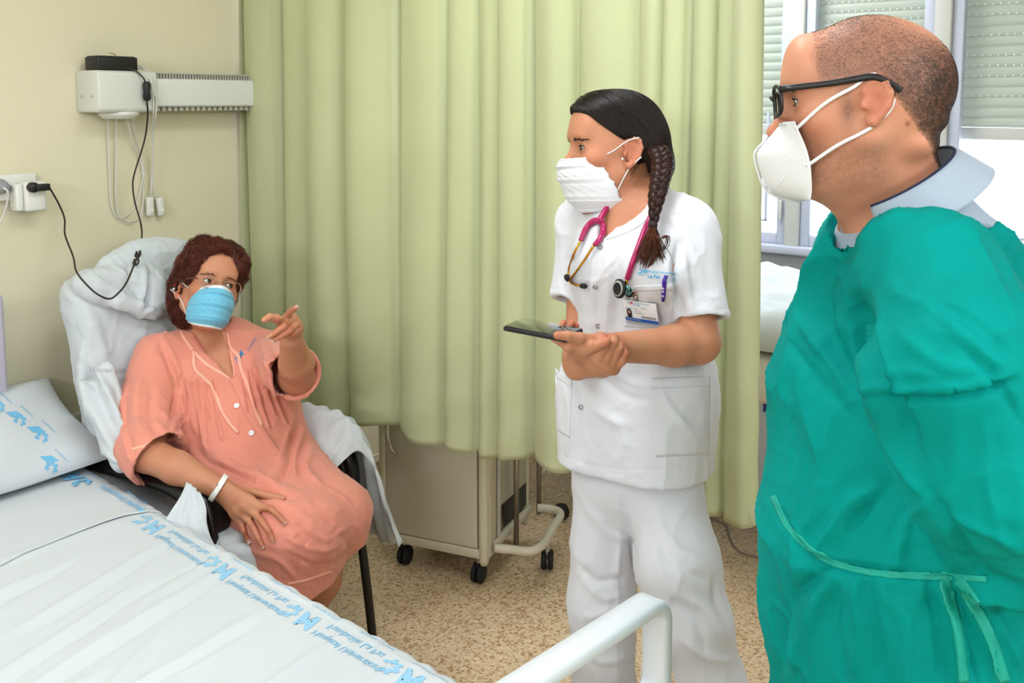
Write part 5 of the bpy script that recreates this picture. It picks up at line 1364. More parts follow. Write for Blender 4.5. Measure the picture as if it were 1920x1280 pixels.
# hair pulled back from a parting
def HN(c, r, k=.01, mode=1, RR=None): return ell(NL(*c), A(r), NR if RR is None else NR @ RR, k, mode)
ho = [HN((0, -.014, .046), (.083, .104, .097)), HN((0, .045, .085), (.058, .055, .048), .03), HN((-.01, -.07, .0), (.07, .045, .06), .04), HN((-.03, -.088, -.028), (.034, .034, .036), .03)]
def nbox(c, h, an): return rbox(NL(*c), h, .001, NR @ rot('X', an), .010, -1)
an = math.radians(26); 
ho += [nbox((0, .140, .002), (.2, .085, .1), math.radians(37)), nbox((0, .080, -.074), (.2, .104, .1), 0.0), nbox((0, -.02, -.15), (.2, .12, .085), math.radians(-40))]
ho += [cap(NL(-.03, -.09, -.02), W(1243, 305, 2.03), .026, .020, .02)]
hV, hF = sdf_mesh(ho, .0028); hV = smooth_mesh(hV, hF, 4)
tgt = NL(-.035, -.105, -.030)
def nflow(P):
    d = tgt - P; d /= np.maximum(1e-6, np.linalg.norm(d, axis=1))[:, None]; q = (P - NO) @ NR
    d = d + (NR @ A([-.9, 0, -.7])) * np.clip((q[:, 1:2] + .0) / .06, 0, 1) * (q[:, 0:1] < .012) + (NR @ A([.9, 0, -.7])) * np.clip(q[:, 1:2] / .06, 0, 1) * (q[:, 0:1] >= .012); return d
# parting groove and combed grooves
q = (hV - NO) @ NR; gr = np.exp(-((q[:, 0] - .012 - .1 * (q[:, 1] < -5)) / .0035) ** 2) * (q[:, 2] > .05) * (q[:, 1] > .0)
hV = hV - vnormals(hV, hF) * (.006 * gr)[:, None]
M['hairn'] = mat('dark_hair', '#140d0b', .38, bump=.0012, bscale=120, spec=.5); M['hairn2'] = mat('dark_strand', '#1c110d', .30, var=.4, vscale=20, spec=.6)
nh_ = link_mesh('hair', np_mesh('hair', hV, hF), M['hairn'], nt_)
sV, sF = grow_hair(hV, hF, nflow, 6500, .11, lift=.0022, jit=.05, r0=.00055, seed=5, n2=12)
tag(link_mesh('hair_strands', np_mesh('hair_strands', sV, sF), M['hairn2'], nh_), kind='stuff')
rgn = np.random.RandomState(8)
# plait over the shoulder
bc = spline([W(1232, 283, 2.045), W(1241, 300, 2.025), W(1240, 325, 2.0), W(1235, 352, 1.975), W(1229, 385, 1.955), W(1225, 422, 1.94)], 160)
bt = np.linspace(0, 1, 160); wl = np.interp(bt, [0, .15, .6, 1], [.0110, .0120, .0095, .0040]); rr = np.interp(bt, [0, .2, .7, .93, 1], [.0135, .0130, .0100, .0060, .0042])
lt_, dp_ = RT, -FW; pl_n = 3.6
M['hairb'] = mat('plait_hair', '#2a1610', .34, var=.5, vscale=14, bump=.001, bscale=150, spec=.25)
tips = []; 
for i in range(3):
    ph = bt * pl_n * 2 * PI + i * 2 * PI / 3
    P = bc + (np.cos(ph) * wl)[:, None] * lt_ + (np.sin(2 * ph) * wl * .55)[:, None] * dp_
    MB().tube(P, rr, 14).build('plait_strand', M['hairb'], nh_, smooth=True); T = np.gradient(P, axis=0); hs_ = []
    for k in range(170):
        a0 = rgn.rand() * 6.28; tw = rgn.uniform(1.5, 3.5); s0 = rgn.uniform(0, .75); L_ = rgn.uniform(.14, .25); ix = np.linspace(s0, min(1, s0 + L_), 9) * 159; pts = []
        for x in ix:
            j = int(x); N_ = nrm(np.cross(T[j], dp_)); B_ = nrm(np.cross(T[j], N_)); aa_ = a0 + tw * x / 159; pts.append(P[j] + rr[j] * rgn.uniform(1.0, 1.05) * (math.cos(aa_) * N_ + math.sin(aa_) * B_))
        hs_.append(pts)
    V, F = strands_mesh(A(hs_), .0005, .0002); tag(link_mesh('plait_hairs', np_mesh('plait_hairs', V, F), M['hairb'], nh_), kind='stuff')
MB().tube([W(1224.5, 417, 1.94), W(1224.2, 422, 1.938), W(1224, 427, 1.938)], [.0085, .0095, .0085], 14).build('hair_tie', mat('hair_tie', '#2b1b1e', .7, bump=.001, bscale=900), nh_, smooth=True)
M['hairt'] = mat('brown_hair_ends', '#5e2f18', .36, var=.45, vscale=20, spec=.55)
hs_ = []
for k in range(620):
    u = rgn.normal(0, 1); v = rgn.normal(0, 1); L_ = rgn.uniform(.45, 1.0)
    a = W(1224 + u * 2, 426, 1.938 + v * .003); b = W(1222 + u * 7.0, 455, 1.932 + v * .006); c = W(1219 + u * 12 + 4 * (u > 0), 480, 1.932 + v * .008); e = W(1214 + u * 13 + rgn.normal(0, 4) + (14 if u > 1 else 0), 500 + rgn.uniform(-12, 12), 1.935 + v * .008)
    S_ = spline([a, b, c, e], 14); hs_.append(S_[:][np.round(np.linspace(0, 13 * L_, 12)).astype(int)])
for k in range(26):
    j = rgn.normal(0, 2, 2); hs_.append(spline([W(1222, 440, 1.93), W(1226 + j[0], 480, 1.925), W(1218 + j[0], 505, 1.93), W(1221 + j[0] * .5, 522, 1.94), W(1214 + j[1], 533, 1.945)], 12))
for k in range(10):
    j = rgn.normal(0, 3, 2); hs_.append(spline([W(1226, 440, 1.93), W(1240 + j[0], 447, 1.92), W(1250 + j[0], 441, 1.925), W(1252 + j[0], 452 + j[1], 1.93), W(1246 + j[0], 470, 1.94), W(1254 + j[1], 498, 1.94)], 12))
V, F = strands_mesh(A(hs_), .0009, .0003); tag(link_mesh('plait_tail', np_mesh('plait_tail', V, F), M['hairt'], nh_), kind='stuff')
hs_ = []
for k in range(27):
    j = rgn.normal(0, 1, 4); x = rgn.uniform(1185, 1245); y = 290 + (x - 1185) * .1; 
    if k < 20: hs_.append(spline([W(1195 + j[0] * 6, 290 + j[1] * 6, 2.055), W(1190 + j[2] * 5, 310, 2.05), W(1184 + j[3] * 8, 325 + j[1] * 8, 2.05)], 10))
    else: hs_.append(spline([W(1243 + j[0] * 5, 290 + (k - 20) * 9, 2.0), W(1249 + j[1] * 3, 300 + (k - 20) * 9 + j[2] * 4, 1.995), W(1252 + j[3] * 4, 312 + (k - 20) * 9 + j[0] * 5, 1.99)], 10))
V, F = strands_mesh(A(hs_), .0003, .0002); tag(link_mesh('loose_hairs', np_mesh('loose_hairs', V, F), M['hairb'], nh_), kind='stuff')
er = thing('earring', 'tiny pearl earring in the ear of the person in white', 'earring', tuple(NL(-.087, -.004, -.028)))
MB().lathe([(.0002, .0035), (.0022, .0028), (.0034, 0), (.0022, -.0028), (.0002, -.0034)], hit(1167, 298, NBV, .002)[0], -FW, 14).build('pearl', mat('pearl', '#e8e4e0', .2, coat=.5), er, smooth=True)
# mask
nm_ = thing('face_mask', 'pleated white surgical mask on the person in white tunic', 'face mask', tuple(NL(0, .12, -.04)))
rows = [(-.010, .124, .056, .056, .004, 1.7), (-.026, .132, .061, .050, .004, 1.9), (-.048, .131, .066, .036, .003, 1.9), (-.073, .121, .067, .020, .002, 1.8), (-.102, .108, .065, .004, .0, 1.7), (-.128, .078, .056, -.002, .010, 1.6)]
M['maskn'] = mat('mask_plain_white', '#e2e6ec', .8, bump=.0006, bscale=120, sheen=.2)
mo, MG = mask(nm_, NL, NR, rows, M['maskn'], None, 3, pd=.0042)
for j0, j1 in ((0, 4), (-4, None)): MB().sheet(MG[j0:j1] + (NL(0, .0009, 0) - NL(0, 0, 0)), .0022, NL(0, 1, 0) - NL(0, 0, 0)).build('rim_binding', M['maskn'], mo, smooth=True, fixn=False)
for k in (0, -1):
    x = -1 if k == 0 else 1
    MB().tube(spline([MG[2, k], NL(x * .072, .03, .004), NL(x * .082, .0, .026), NL(x * .092, -.024, .034)], 16), .0014, 6).build('ear_loop', M['maskn'], nm_, smooth=True)
    MB().tube(spline([MG[-16, k], NL(x * .077, .004, -.050), NL(x * .080, -.008, -.030), NL(x * .094, -.028, -.008)], 16), .0014, 6).build('ear_loop', M['maskn'], nm_, smooth=True)

# ---- tunic details
def st(px, py, off=.006, dd=2.0):
    r = hit(px, py, TB); return r[0] + nrm(CAM - r[0]) * off if r else W(px, py, dd)
for pts in ([(1134, 380), (1134, 410), (1138, 444)], [(1136, 446), (1165, 437), (1195, 422), (1216, 404)]): drape_strip(TB, pts, 6, 'neck_band', M['seam'], tun, .0018, .003, 30, 4)
def pocket(q, name='pocket'):
    G = drape_px(TB, quad_px(*q), 26, 22, .0016); o = MB().sheet(G, .0025, CAM - G.mean((0, 1))).build(name, M['scrub'], tun, smooth=True, fixn=False)
    a, b, c, d = [A(x, float) for x in q]; 
    G = drape_px(TB, quad_px(a, b, b + (c - b) * .14, a + (d - a) * .14), 26, 5, .0026); MB().sheet(G, .0016, CAM - G.mean((0, 1))).build('pocket_hem', M['scrub'], o, smooth=True, fixn=False); return o
pocket(((1188, 536), (1267, 532), (1258, 620), (1170, 612))); pocket(((1222, 708), (1332, 704), (1330, 852), (1230, 857))); pocket(((1041, 690), (1072, 712), (1068, 822), (1043, 806)))
for (x, y) in ((1126, 464), (1116, 538), (1122, 611), (1089, 763)):
    r = hit(x, y, TB, .0012); 
    th_ = np.linspace(0, 2 * PI, 25); u = nrm(np.cross(r[1], A([0, 0, 1.0]))); v = np.cross(r[1], u)
    MB().tube([r[0] + .0042 * (math.cos(a) * u + math.sin(a) * v) for a in th_], .0010, 6, cap=False).build('snap_button', mat('snap_metal', '#8e8f90', .3, metal=.7) if 'snap_metal' not in bpy.data.materials else bpy.data.materials['snap_metal'], tun, smooth=True)
lb = mat('light_blue_print', '#4fb0de', .85)
put_print('logo_print', (star_ring()[0] * .5, star_ring()[1]), pxfn(1201, 509, 9, .05, TB, .0035), lb, tun)
put_print('logo_print', SQ, pxfn(1207, 511, 6.5, .08, TB, .0035), lb, tun)
put_print('text_print', txt('Hospital Universitario', .012), pxfn(1214, 511.5, 6.2, .09, TB, .0035), lb, tun)
put_print('text_print', txt('La Paz', .03), pxfn(1215, 520, 9.0, .10, TB, .0035), lb, tun)
put_print('small_print', txt('Hospital Carlos III'), pxfn(1247, 522.5, 2.6, .10, TB, .0035), lb, tun); put_print('small_print', txt('Hospital Cantoblanco'), pxfn(1247, 525.5, 2.6, .10, TB, .0035), lb, tun)
put_print('small_print', txt('SaludMadrid'), pxfn(1196, 515.5, 3.2, .06, TB, .0035), lb, tun)
# ---- stethoscope
M['mag'] = mat('magenta_tube', '#a81458', .28, coat=.3); sth = thing('stethoscope', 'magenta stethoscope with gold tubes hung around the neck of the person in white', 'stethoscope', tuple(st(1123, 412)))
MB().tube(spline([W(1205, 372, 2.17), W(1185, 362, 2.16), W(1162, 362, 2.10), st(1150, 372, .010), st(1140, 386, .012), st(1130, 402, .014), st(1124, 414, .014)], 50), .0062, 12).build('tube', M['mag'], sth, smooth=True)
MB().tube(spline([W(1205, 372, 2.17), W(1222, 384, 2.08), st(1220, 405, .008), st(1208, 432, .010), st(1197, 462, .011), st(1186, 492, .013), st(1176, 523, .016)], 60), .0058, 12).build('tube', M['mag'], sth, smooth=True)
MB().tube(spline([st(1124, 413, .014), st(1112, 415, .016), st(1101, 425, .016), st(1094, 438, .016), st(1089, 451, .016)], 30), np.linspace(.0072, .0056, 30), 12).build('yoke_arm', M['mag'], sth, smooth=True)
MB().tube(spline([st(1124, 413, .014), st(1130, 420, .016), st(1131, 433, .016), st(1125, 447, .016), st(1115, 460, .016)], 30), np.linspace(.0072, .0056, 30), 12).build('yoke_arm', M['mag'], sth, smooth=True)
MB().tube(spline([st(1089, 450, .016), st(1077, 474, .018), st(1068, 500, .02), st(1065, 518, .028), W(1064, 526, 2.04)], 30), .0028, 10).build('ear_tube', M['gold'], sth, smooth=True)
MB().tube(spline([st(1114, 459, .016), st(1096, 487, .016), st(1079, 511, .018), st(1069, 524, .02), st(1071, 530, .02), st(1080, 534, .016), st(1088, 535, .014)], 40), .0028, 10).build('ear_tube', M['gold'], sth, smooth=True)
def tipg(a, b): MB().tube([a, a * .7 + b * .3, a * .25 + b * .75, b], [.003, .0055, .006, .003], 12).build('ear_tip', M['rubber'], sth, smooth=True)
tipg(st(1087, 535, .014), st(1100, 537, .013)); tipg(W(1065, 527, 2.04), W(1061, 514, 2.04))
cpz = st(1170, 541, .022); MB().tube([st(1176, 521, .016), cpz + (st(1174, 533, .018) - cpz)], .0036, 10).build('stem', M['gold'], sth, smooth=True)
ax_ = nrm(-RT * .84 - FW * .52 + UP * .05); irid = mat('iridescent_metal', '#5f9ea0', .18, metal=1)
MB().lathe([(.001, .006), (.010, .006), (.0125, .002), (.010, -.002), (.005, -.005), (.0045, -.010), (.012, -.013), (.0165, -.016), (.001, -.0165)], cpz + ax_ * .004, ax_, 28).build('chest_piece', irid, sth, smooth=True)
MB().lathe([(.001, .004), (.0165, .004), (.0195, .0015), (.0195, -.002), (.001, -.003)], cpz + ax_ * .012, ax_, 32).build('diaphragm_rim', M['rubber'], sth, smooth=True)
MB().lathe([(.001, .0006), (.0155, .0004), (.016, -.001), (.001, -.001)], cpz + ax_ * .0165, ax_, 32).build('diaphragm', mat('diaphragm', '#a9aaa0', .35), sth, smooth=True)
MB().lathe([(.0115, .0004), (.0120, .0006), (.0125, .0003), (.0115, .0)], cpz + ax_ * .0172, ax_, 32).build('diaphragm_ring', M['rubber'], sth, smooth=True)
MB().lathe([(.001, .002), (.0165, .002), (.018, 0), (.0165, -.002), (.001, -.002)], cpz - ax_ * .013, ax_, 28).build('bell_rim', M['rubber'], sth, smooth=True)
# ---- badge
c0, c1_, c2_, c3_ = [st(x, y, .009) for x, y in ((1168.7, 559), (1236, 568.7), (1231.5, 612.7), (1164.4, 600.6))]
ux = nrm(c1_ - c0); nz_ = nrm(np.cross(ux, c3_ - c0)); nz_ = nz_ if nz_ @ FW < 0 else -nz_; uy = nrm(np.cross(ux, nz_)); uy = uy if uy @ UP < 0 else -uy
cw, chh = .0745, .0485; B0 = c0 + nz_ * .004
bdg = thing('id_badge', 'white identification card with photo and blue stripe clipped to the breast pocket', 'badge', tuple(B0))
RBm = np.stack([ux, uy, nz_], 1)
card = MB().box(B0 + ux * cw / 2 + uy * chh / 2, (cw, chh, .0012), RBm).build('card', mat('card_white', '#eef2f6', .3), bdg, bevel=.0005)
def cardfn(x0, y0, sc): return lambda x, y: B0 + ux * (x0 + x * sc) + uy * (y0 - y * sc) + nz_ * .0009
def rect(x0, y0, x1, y1, m, name, up=.0009):
    MB().add([B0 + ux * x + uy * y + nz_ * up for x, y in ((x0, y0), (x1, y0), (x1, y1), (x0, y1))], [(0, 1, 2, 3)]).build(name, m, card)
navy = mat('badge_blue', '#1f58b0', .4); redm = mat('badge_red', '#d8283c', .4)
rect(0.0004, .0405, cw - .0004, chh - .0004, navy, 'blue_stripe'); rect(.0175, .0025, .0225, .0068, redm, 'logo_square')
put_print('logo_print', (star_ring()[0], star_ring()[1]), cardfn(.0135, .0045, .0024), lb, card)
put_print('card_text', txt('Hospital Universitario', .01), cardfn(.0245, .0055, .0042), lb, card); put_print('card_text', txt('La Paz', .03), cardfn(.0245, .0102, .0055), lb, card)
put_print('card_text', txt('MÉDICO'), cardfn(.040, .0165, .0034), ink, card); put_print('card_text', txt('ANA'), cardfn(.0235, .0200, .0036), ink, card)
put_print('card_text', txt('SaludMadrid'), cardfn(.012, .0092, .0022), redm, card); put_print('card_text', txt('Hospital Carlos III'), cardfn(.047, .0095, .0020), lb, card)
put_print('card_text', txt('FACULTATIVO/A', .02), cardfn(.003, .0455, .0042), mat('card_text_white', '#ffffff', .4), card)
for yy_ in (.0240, .0280): rect(.0235, yy_, .0400 + (yy_ > .025) * .004, yy_ + .0012, mat('grey_line', '#9ba0a8', .5) if 'grey_line' not in bpy.data.materials else bpy.data.materials['grey_line'], 'text_line')
for k in range(22): rect(.0375 + k * .0015, .0335, .0375 + k * .0015 + (.0009 if k % 3 else .0005), .0385, ink, 'barcode')
rect(.0045, .0165, .0185, .0400, mat('photo_bg', '#b8cfe8', .4), 'portrait', .0009)
V_ = [(0, 0)] + [(math.cos(t), math.sin(t)) for t in np.linspace(0, 2 * PI, 24)]; FN = [(0, k, k + 1) for k in range(1, 24)]
for (x, y, sx_, sy_, m, up) in ((.0115, .0290, .0055, .0100, M['hairn'], .0011), (.0115, .0270, .0030, .0042, M['skinn'] if False else mat('portrait_skin', '#c98f78', .5), .0013), (.0115, .0385, .006, .0018, M['hairn'], .0012)):
    MB().add([B0 + ux * (x + p[0] * sx_) + uy * (y + p[1] * sy_) + nz_ * up for p in V_], FN).build('portrait', m, card)
# clear sleeve, strap and clip
clr = mat('clear_plastic', '#ffffff', .08, trans=.9, ior=1.1, alpha=.35)
MB().box(B0 + ux * (cw / 2) + uy * (chh / 2 + .004) - nz_ * .0008, (cw + .004, chh + .013, .0006), RBm).build('sleeve', clr, bdg)
MB().box(B0 + ux * .031 - uy * .014 + nz_ * .001, (.014, .026, .0007), RBm).build('strap', clr, bdg)
MB().lathe([(.001, .0025), (.003, .002), (.0042, .0008), (.0046, 0), (.001, 0)], B0 + ux * .0315 - uy * .0095 + nz_ * .0015, nz_, 20).build('snap', M['chrome'], bdg, smooth=True)
ck = MB(); ck.box(B0 + ux * .032 - uy * .0215 + nz_ * .003, (.012, .009, .003), RBm).box(B0 + ux * .033 - uy * .0275 + nz_ * .004, (.010, .005, .005), RBm).box(B0 + ux * .032 - uy * .017 + nz_ * .002, (.006, .006, .002), RBm); ck.build('clip', M['chrome'], bdg, bevel=.0008)
# ---- pen
a, b = st(1246, 521, .006), st(1243, 565, .009); pn = thing('pen', 'purple pen clipped in the breast pocket of the white tunic', 'pen', tuple(a))
vio = mat('pen_purple', '#43209a', .3); MB().tube([a, a * .8 + b * .2, a * .3 + b * .7, b], [.0028, .0048, .0046, .003], 12, flat=(nz_, .6)).build('pen_clip', vio, pn, smooth=True)
d_ = nrm(b - a); MB().tube([a - nz_ * .007 - d_ * .002, a * .5 + b * .5 - nz_ * .012], .0042, 12).build('pen_barrel', vio, pn, smooth=True)
pwm = mat('pen_white_mark', '#d9d6ea', .4); Rp = np.stack([nrm(np.cross(d_, nz_)), d_, nz_], 1)
for t_ in (.42, .55, .74): MB().box(a * (1 - t_) + b * t_ + nz_ * .0031, (.0038, .0036, .0006), Rp).build('pen_mark', pwm, pn)
# ---- phone in the hand
PA, PC_, PB_ = W(978, 595, 1.895), W(986, 613, 1.832), W(1094, 616, 1.828); lx = nrm(PB_ - PA); nzp = nrm(np.cross(lx, PC_ - PA)); nzp = nzp if nzp @ UP > 0 else -nzp; wy = nrm(np.cross(nzp, lx)); wy = wy if wy @ (PC_ - PA) > 0 else -wy
L_, Wd = min(.155, np.linalg.norm(PB_ - PA)), .070; ph_ = thing('smartphone', 'black smartphone held flat in the hand of the person in white', 'phone', tuple(PA + lx * .06 + wy * .03)); cph = PA + lx * L_ / 2 + wy * Wd / 2; Rph = np.stack([lx, wy, nzp], 1)
MB().box(cph - nzp * .005, (L_, Wd, .0088), Rph).build('phone_case', M['black'], ph_, bevel=.003, seg=3)
MB().box(cph + nzp * .0003, (L_ - .006, Wd - .005, .0012), Rph).build('screen', mat('phone_glass', '#0b0d0e', .04, spec=.9, coat=1), ph_, bevel=.0004)
# ================================================================== man in a green gown
mn = thing('person', 'person with cropped greying hair, black glasses and green isolation gown at the right', 'person', tuple(onfloor(1700, 2300)))
MO, MR, MS = W(1612, 203, 1.33), head_R(-104, -4, -1), .975
mlat = nrm(RT * .22 - HF * .97); mf = nrm(-RT * .97 - HF * .22); MT = np.stack([mlat, mf, A([0, 0, 1.0])], 1)   # his left is towards the lens
mnk = W(1702, 392, 1.385)
mb_, ML = head_ops(MO, MR, MS, mnk, (.055, .055), nose=1.1, male=1.0, es=.88)
mb_ += [cap(ML(0, .012, -.080), W(1652, 372, 1.38), .034, .040, .04), cap(ML(0, .050, -.088), W(1622, 400, 1.385), .020, .032, .04), ell(ML(0, -.045, .028), (.068, .080, .074), MR, .03), ell(ML(0, -.079, .006), (.050, .036, .018), MR, .010), ell(ML(0, -.074, -.026), (.050, .036, .019), MR, .010), ell(ML(0, -.062, -.056), (.048, .035, .024), MR, .012)]
shL, shN = W(1748, 520, 1.225), W(1700, 500, 1.56)
def mtorso(off):
    return [cap(W(1722, 502, 1.275), W(1700, 480, 1.52), .052 + off, None, .05), cap(W(1712, 470, 1.40), W(1800, 575, 1.42), .070 + off, .095 + off, .06), cap(W(1650, 488, 1.40), W(1712, 480, 1.40), .040 + off, .06 + off, .05),
            ell(W(1700, 640, 1.42), A([.165, .112, .19]) + off, MT, .06), ell(W(1682, 860, 1.42), A([.165, .125, .19]) + off, MT, .08), ell(W(1690, 1090, 1.42), A([.17, .120, .18]) + off, MT, .08), ell(W(1800, 720, 1.42), A([.15, .11, .20]) + off, MT, .08)]
mel, mwr = W(1850, 905, 1.16), W(1990, 1010, 1.36)
# polo shirt under the gown -----------------------------------------------------
o = mtorso(.012) + [cap(W(1712, 420, 1.40), W(1690, 380, 1.39), .078, .066, .03), cap(shL, W(1800, 700, 1.2), .075, .072, .04)]
o += [cap(W(1712, 430, 1.40), MO, .064, .058, .006, -1)]
V, F = sdf_mesh(o, .005, ((-9, -9, .85), (9, 9, 3))); V = smooth_mesh(V, F, 2); V = V + vnormals(V, F) * (.002 * fnoise(V, 20, 3))[:, None]
M['polo'] = mat('grey_blue_pique', '#a3b4c6', .85, sheen=.2, bump=.0005, bscale=500, var=.04, vscale=30)
po_ = link_mesh('polo_shirt', np_mesh('polo_shirt', V, F), M['polo'], mn)
# turned-down collar: a band leaning on the neck, with a dark edge and two stripes
def ring_pt(u, h):
    """u 0..1 round the neck from the throat, h 0 base .. 1 fold .. 2 hanging edge"""
    a = (u * 2 - 1) * PI * .93; cx = A(W(1677, 354, 1.355)); up = nrm(W(1627, 270, 1.35) - W(1677, 354, 1.355))
    fr = nrm(mf - up * (mf @ up)); sd = np.cross(up, fr)
    d = fr * math.cos(PI - a) * -1 if False else fr * math.cos(a + PI) + sd * math.sin(a + PI)
    back = .5 - .5 * math.cos(a + PI)   # 1 at nape
    if h <= 1: r = .080 + .003 * h; z = -.030 + h * .040
    else: k = h - 1; r = .0845 + .024 * k; z = .010 - k * .050
    return cx + d * r * (1.0, 1.0)[0] * (1 + .12 * math.cos(a)) + up * z
cg = [[ring_pt(u, h) for h in np.concatenate([np.linspace(0, 1, 8), np.linspace(1, 2, 14)[1:]])] for u in np.linspace(.05, .95, 70)]
MB().sheet(cg, .0022).build('collar', M['polo'], po_, smooth=True, fixn=False)
nv_ = mat('navy_trim', '#1f2a4a', .8)
MB().tube([ring_pt(u, 1.0) for u in np.linspace(.05, .95, 60)], .0022, 6).build('collar_trim', nv_, po_, smooth=True)
for h, m_ in ((1.80, nv_), (1.86, M['seam']), (1.92, nv_)): MB().tube([ring_pt(u, h) + (ring_pt(u, h) - A(W(1677, 354, 1.355))) * .012 for u in np.linspace(.05, .95, 70)], .0011, 6).build('collar_stripe', m_, po_, smooth=True)
# gown ---------------------------------------------------------------------------
g = mtorso(.032)
g += [rbox(W(1688, 960, 1.42), (.19, .138, .26), .12, MT, .08), rbox(W(1710, 1380, 1.45), (.20, .165, .42), .13, MT, .10)]
sv = [cap(shL, W(1800, 690, 1.14), .086, .102, .03), cap(W(1800, 690, 1.14), W(1860, 880, 1.13), .102, .098, .03), cap(W(1860, 880, 1.13), W(1900, 985, 1.16), .098, .085, .03), cap(W(1900, 985, 1.16), W(2020, 1020, 1.36), .085, .05, .03)]
g += [grp(sv, .03), grp([cap(W(1700, 500, 1.56), W(1850, 800, 1.62), .085, .075, .03), cap(W(1850, 800, 1.62), W(1985, 970, 1.47), .075, .055, .03)], .03)]
vdm = nrm(W(1700, 380, 1.3) - CAM)
# open neckline: everything above a slanting plane round the collar goes
pc_ = W(1590, 412, 1.30); d1 = nrm(W(1730, 372, 1.30) - W(1588, 418, 1.30)); up1 = nrm(np.cross(d1, mlat)); up1 = up1 if up1 @ UP > 0 else -up1
nax = nrm(W(1627, 270, 1.35) - W(1677, 354, 1.355)); g += [cap(W(1677, 354, 1.355) - nax * .045, W(1677, 354, 1.355) + nax * .3, .104, .12, .01, -1)]
# the back gapes: shirt shows from collar down the spine
b1, b2 = W(1800, 385, 1.30), W(1925, 560, 1.30); dd_ = nrm(b2 - b1); on_ = nrm(np.cross(dd_, mlat)); on_ = on_ if on_ @ RT > 0 else -on_
g += [rbox((b1 + b2) / 2 + on_ * .137, (.26, .4, .1), .001, np.stack([dd_, np.cross(on_, dd_), on_], 1), .012, -1)]
gV, gF = sdf_mesh(g, .0052, ((-9, -9, .25), (9, 9, 3))); gV = smooth_mesh(gV, gF, 2)
S = [([(1572, 420), (1530, 480), (1500, 560), (1480, 660)], 8, .004), ([(1600, 430), (1565, 490), (1540, 540), (1560, 640), (1600, 720)], 14, -.010), ([(1560, 470), (1590, 540), (1600, 600)], 10, .008), ([(1700, 385), (1640, 420), (1600, 460)], 12, .008),
     ([(1610, 560), (1632, 660), (1680, 760), (1715, 850)], 14, -.014), ([(1590, 560), (1612, 680), (1650, 780)], 12, .008), ([(1640, 600), (1660, 680), (1700, 760)], 12, .008), ([(1500, 600), (1560, 680), (1600, 740)], 11, .008), ([(1480, 640), (1540, 720), (1600, 780)], 11, -.006),
     ([(1620, 740), (1720, 745), (1830, 735), (1905, 715)], 8, -.010), ([(1625, 728), (1720, 734), (1830, 722), (1905, 700)], 8, .009), ([(1640, 760), (1680, 850), (1730, 930)], 12, .006), ([(1780, 600), (1840, 660), (1900, 690)], 14, .006), ([(1740, 560), (1820, 600), (1890, 670)], 12, -.006),
     ([(1820, 420), (1860, 500), (1900, 600)], 12, .005), ([(1800, 640), (1870, 720), (1915, 790)], 12, -.008), ([(1680, 620), (1760, 680), (1850, 700)], 12, .004), ([(1660, 520), (1700, 560), (1760, 570)], 14, .004),
     ([(1650, 920), (1600, 940), (1560, 990), (1500, 1080)], 12, .010), ([(1668, 905), (1610, 970), (1560, 1040)], 10, -.007), ([(1590, 900), (1560, 950), (1500, 1020)], 10, -.005), ([(1480, 980), (1520, 1030), (1560, 1050)], 7, .005),
     ([(1740, 920), (1790, 1000), (1840, 1080), (1915, 1110)], 12, -.012), ([(1760, 960), (1850, 1000), (1915, 1030)], 10, .006), ([(1740, 940), (1700, 980), (1680, 1050)], 10, .006), ([(1600, 1080), (1610, 1180), (1600, 1279)], 10, .009), ([(1620, 1080), (1640, 1180), (1650, 1279)], 10, -.008),
     ([(1560, 1080), (1520, 1160), (1480, 1270)], 12, .010), ([(1540, 1060), (1480, 1140), (1460, 1270)], 12, -.008), ([(1570, 1100), (1560, 1180), (1580, 1279)], 10, -.006), ([(1760, 1090), (1790, 1180), (1800, 1279)], 9, .010), ([(1790, 1090), (1840, 1180), (1870, 1279)], 9, .009), ([(1740, 1090), (1760, 1200), (1765, 1279)], 8, -.008), ([(1775, 1090), (1815, 1180), (1830, 1279)], 8, -.010),
     ([(1470, 1040), (1500, 1060), (1560, 1080)], 6, .003), ([(1455, 960), (1500, 1020), (1560, 1062), (1700, 1078), (1820, 1082)], 9, -.010), ([(1700, 1000), (1690, 1040), (1680, 1070)], 6, .005), ([(1830, 1090), (1880, 1180), (1915, 1250)], 10, .008), ([(1650, 1100), (1700, 1180), (1690, 1279)], 12, .005)]
gV = sculpt(gV, gF, S); gV = gV + vnormals(gV, gF) * (.005 * fnoise(gV, (6, 6, 5), 6) + .0008 * fnoise(gV, 48, 5))[:, None]; gV = wrinkle(gV, gF, .0085, (6, 6, 4.5), 3)
M['green'] = mat('green_nonwoven', '#00908a', .75, bump=.0009, bscale=90, var=.18, vscale=4.0, spec=.08)
gm_ = link_mesh('isolation_gown', np_mesh('isolation_gown', gV, gF), M['green'], mn); MGB = bvh_of(gV, gF)
drape_strip(MGB, [(1448, 930), (1475, 985), (1520, 1030), (1570, 1058), (1640, 1073), (1720, 1079), (1800, 1082), (1850, 1086)], 11, 'waist_tie', mat('green_tie', '#08a594', .6), gm_, .004, .003, 60, 5)
for pts in ([(1770, 1085), (1790, 1150), (1800, 1210), (1808, 1279)], [(1795, 1085), (1830, 1140), (1860, 1200), (1885, 1279)]): drape_strip(MGB, pts, 20, 'tie_end', bpy.data.materials['green_tie'], gm_, .004, .003, 40, 5)
drape_strip(MGB, [(1572, 423), (1630, 402), (1700, 385), (1745, 376), (1800, 382)], 5, 'neck_binding', bpy.data.materials['green_tie'], gm_, .0008, .002, 40, 4)
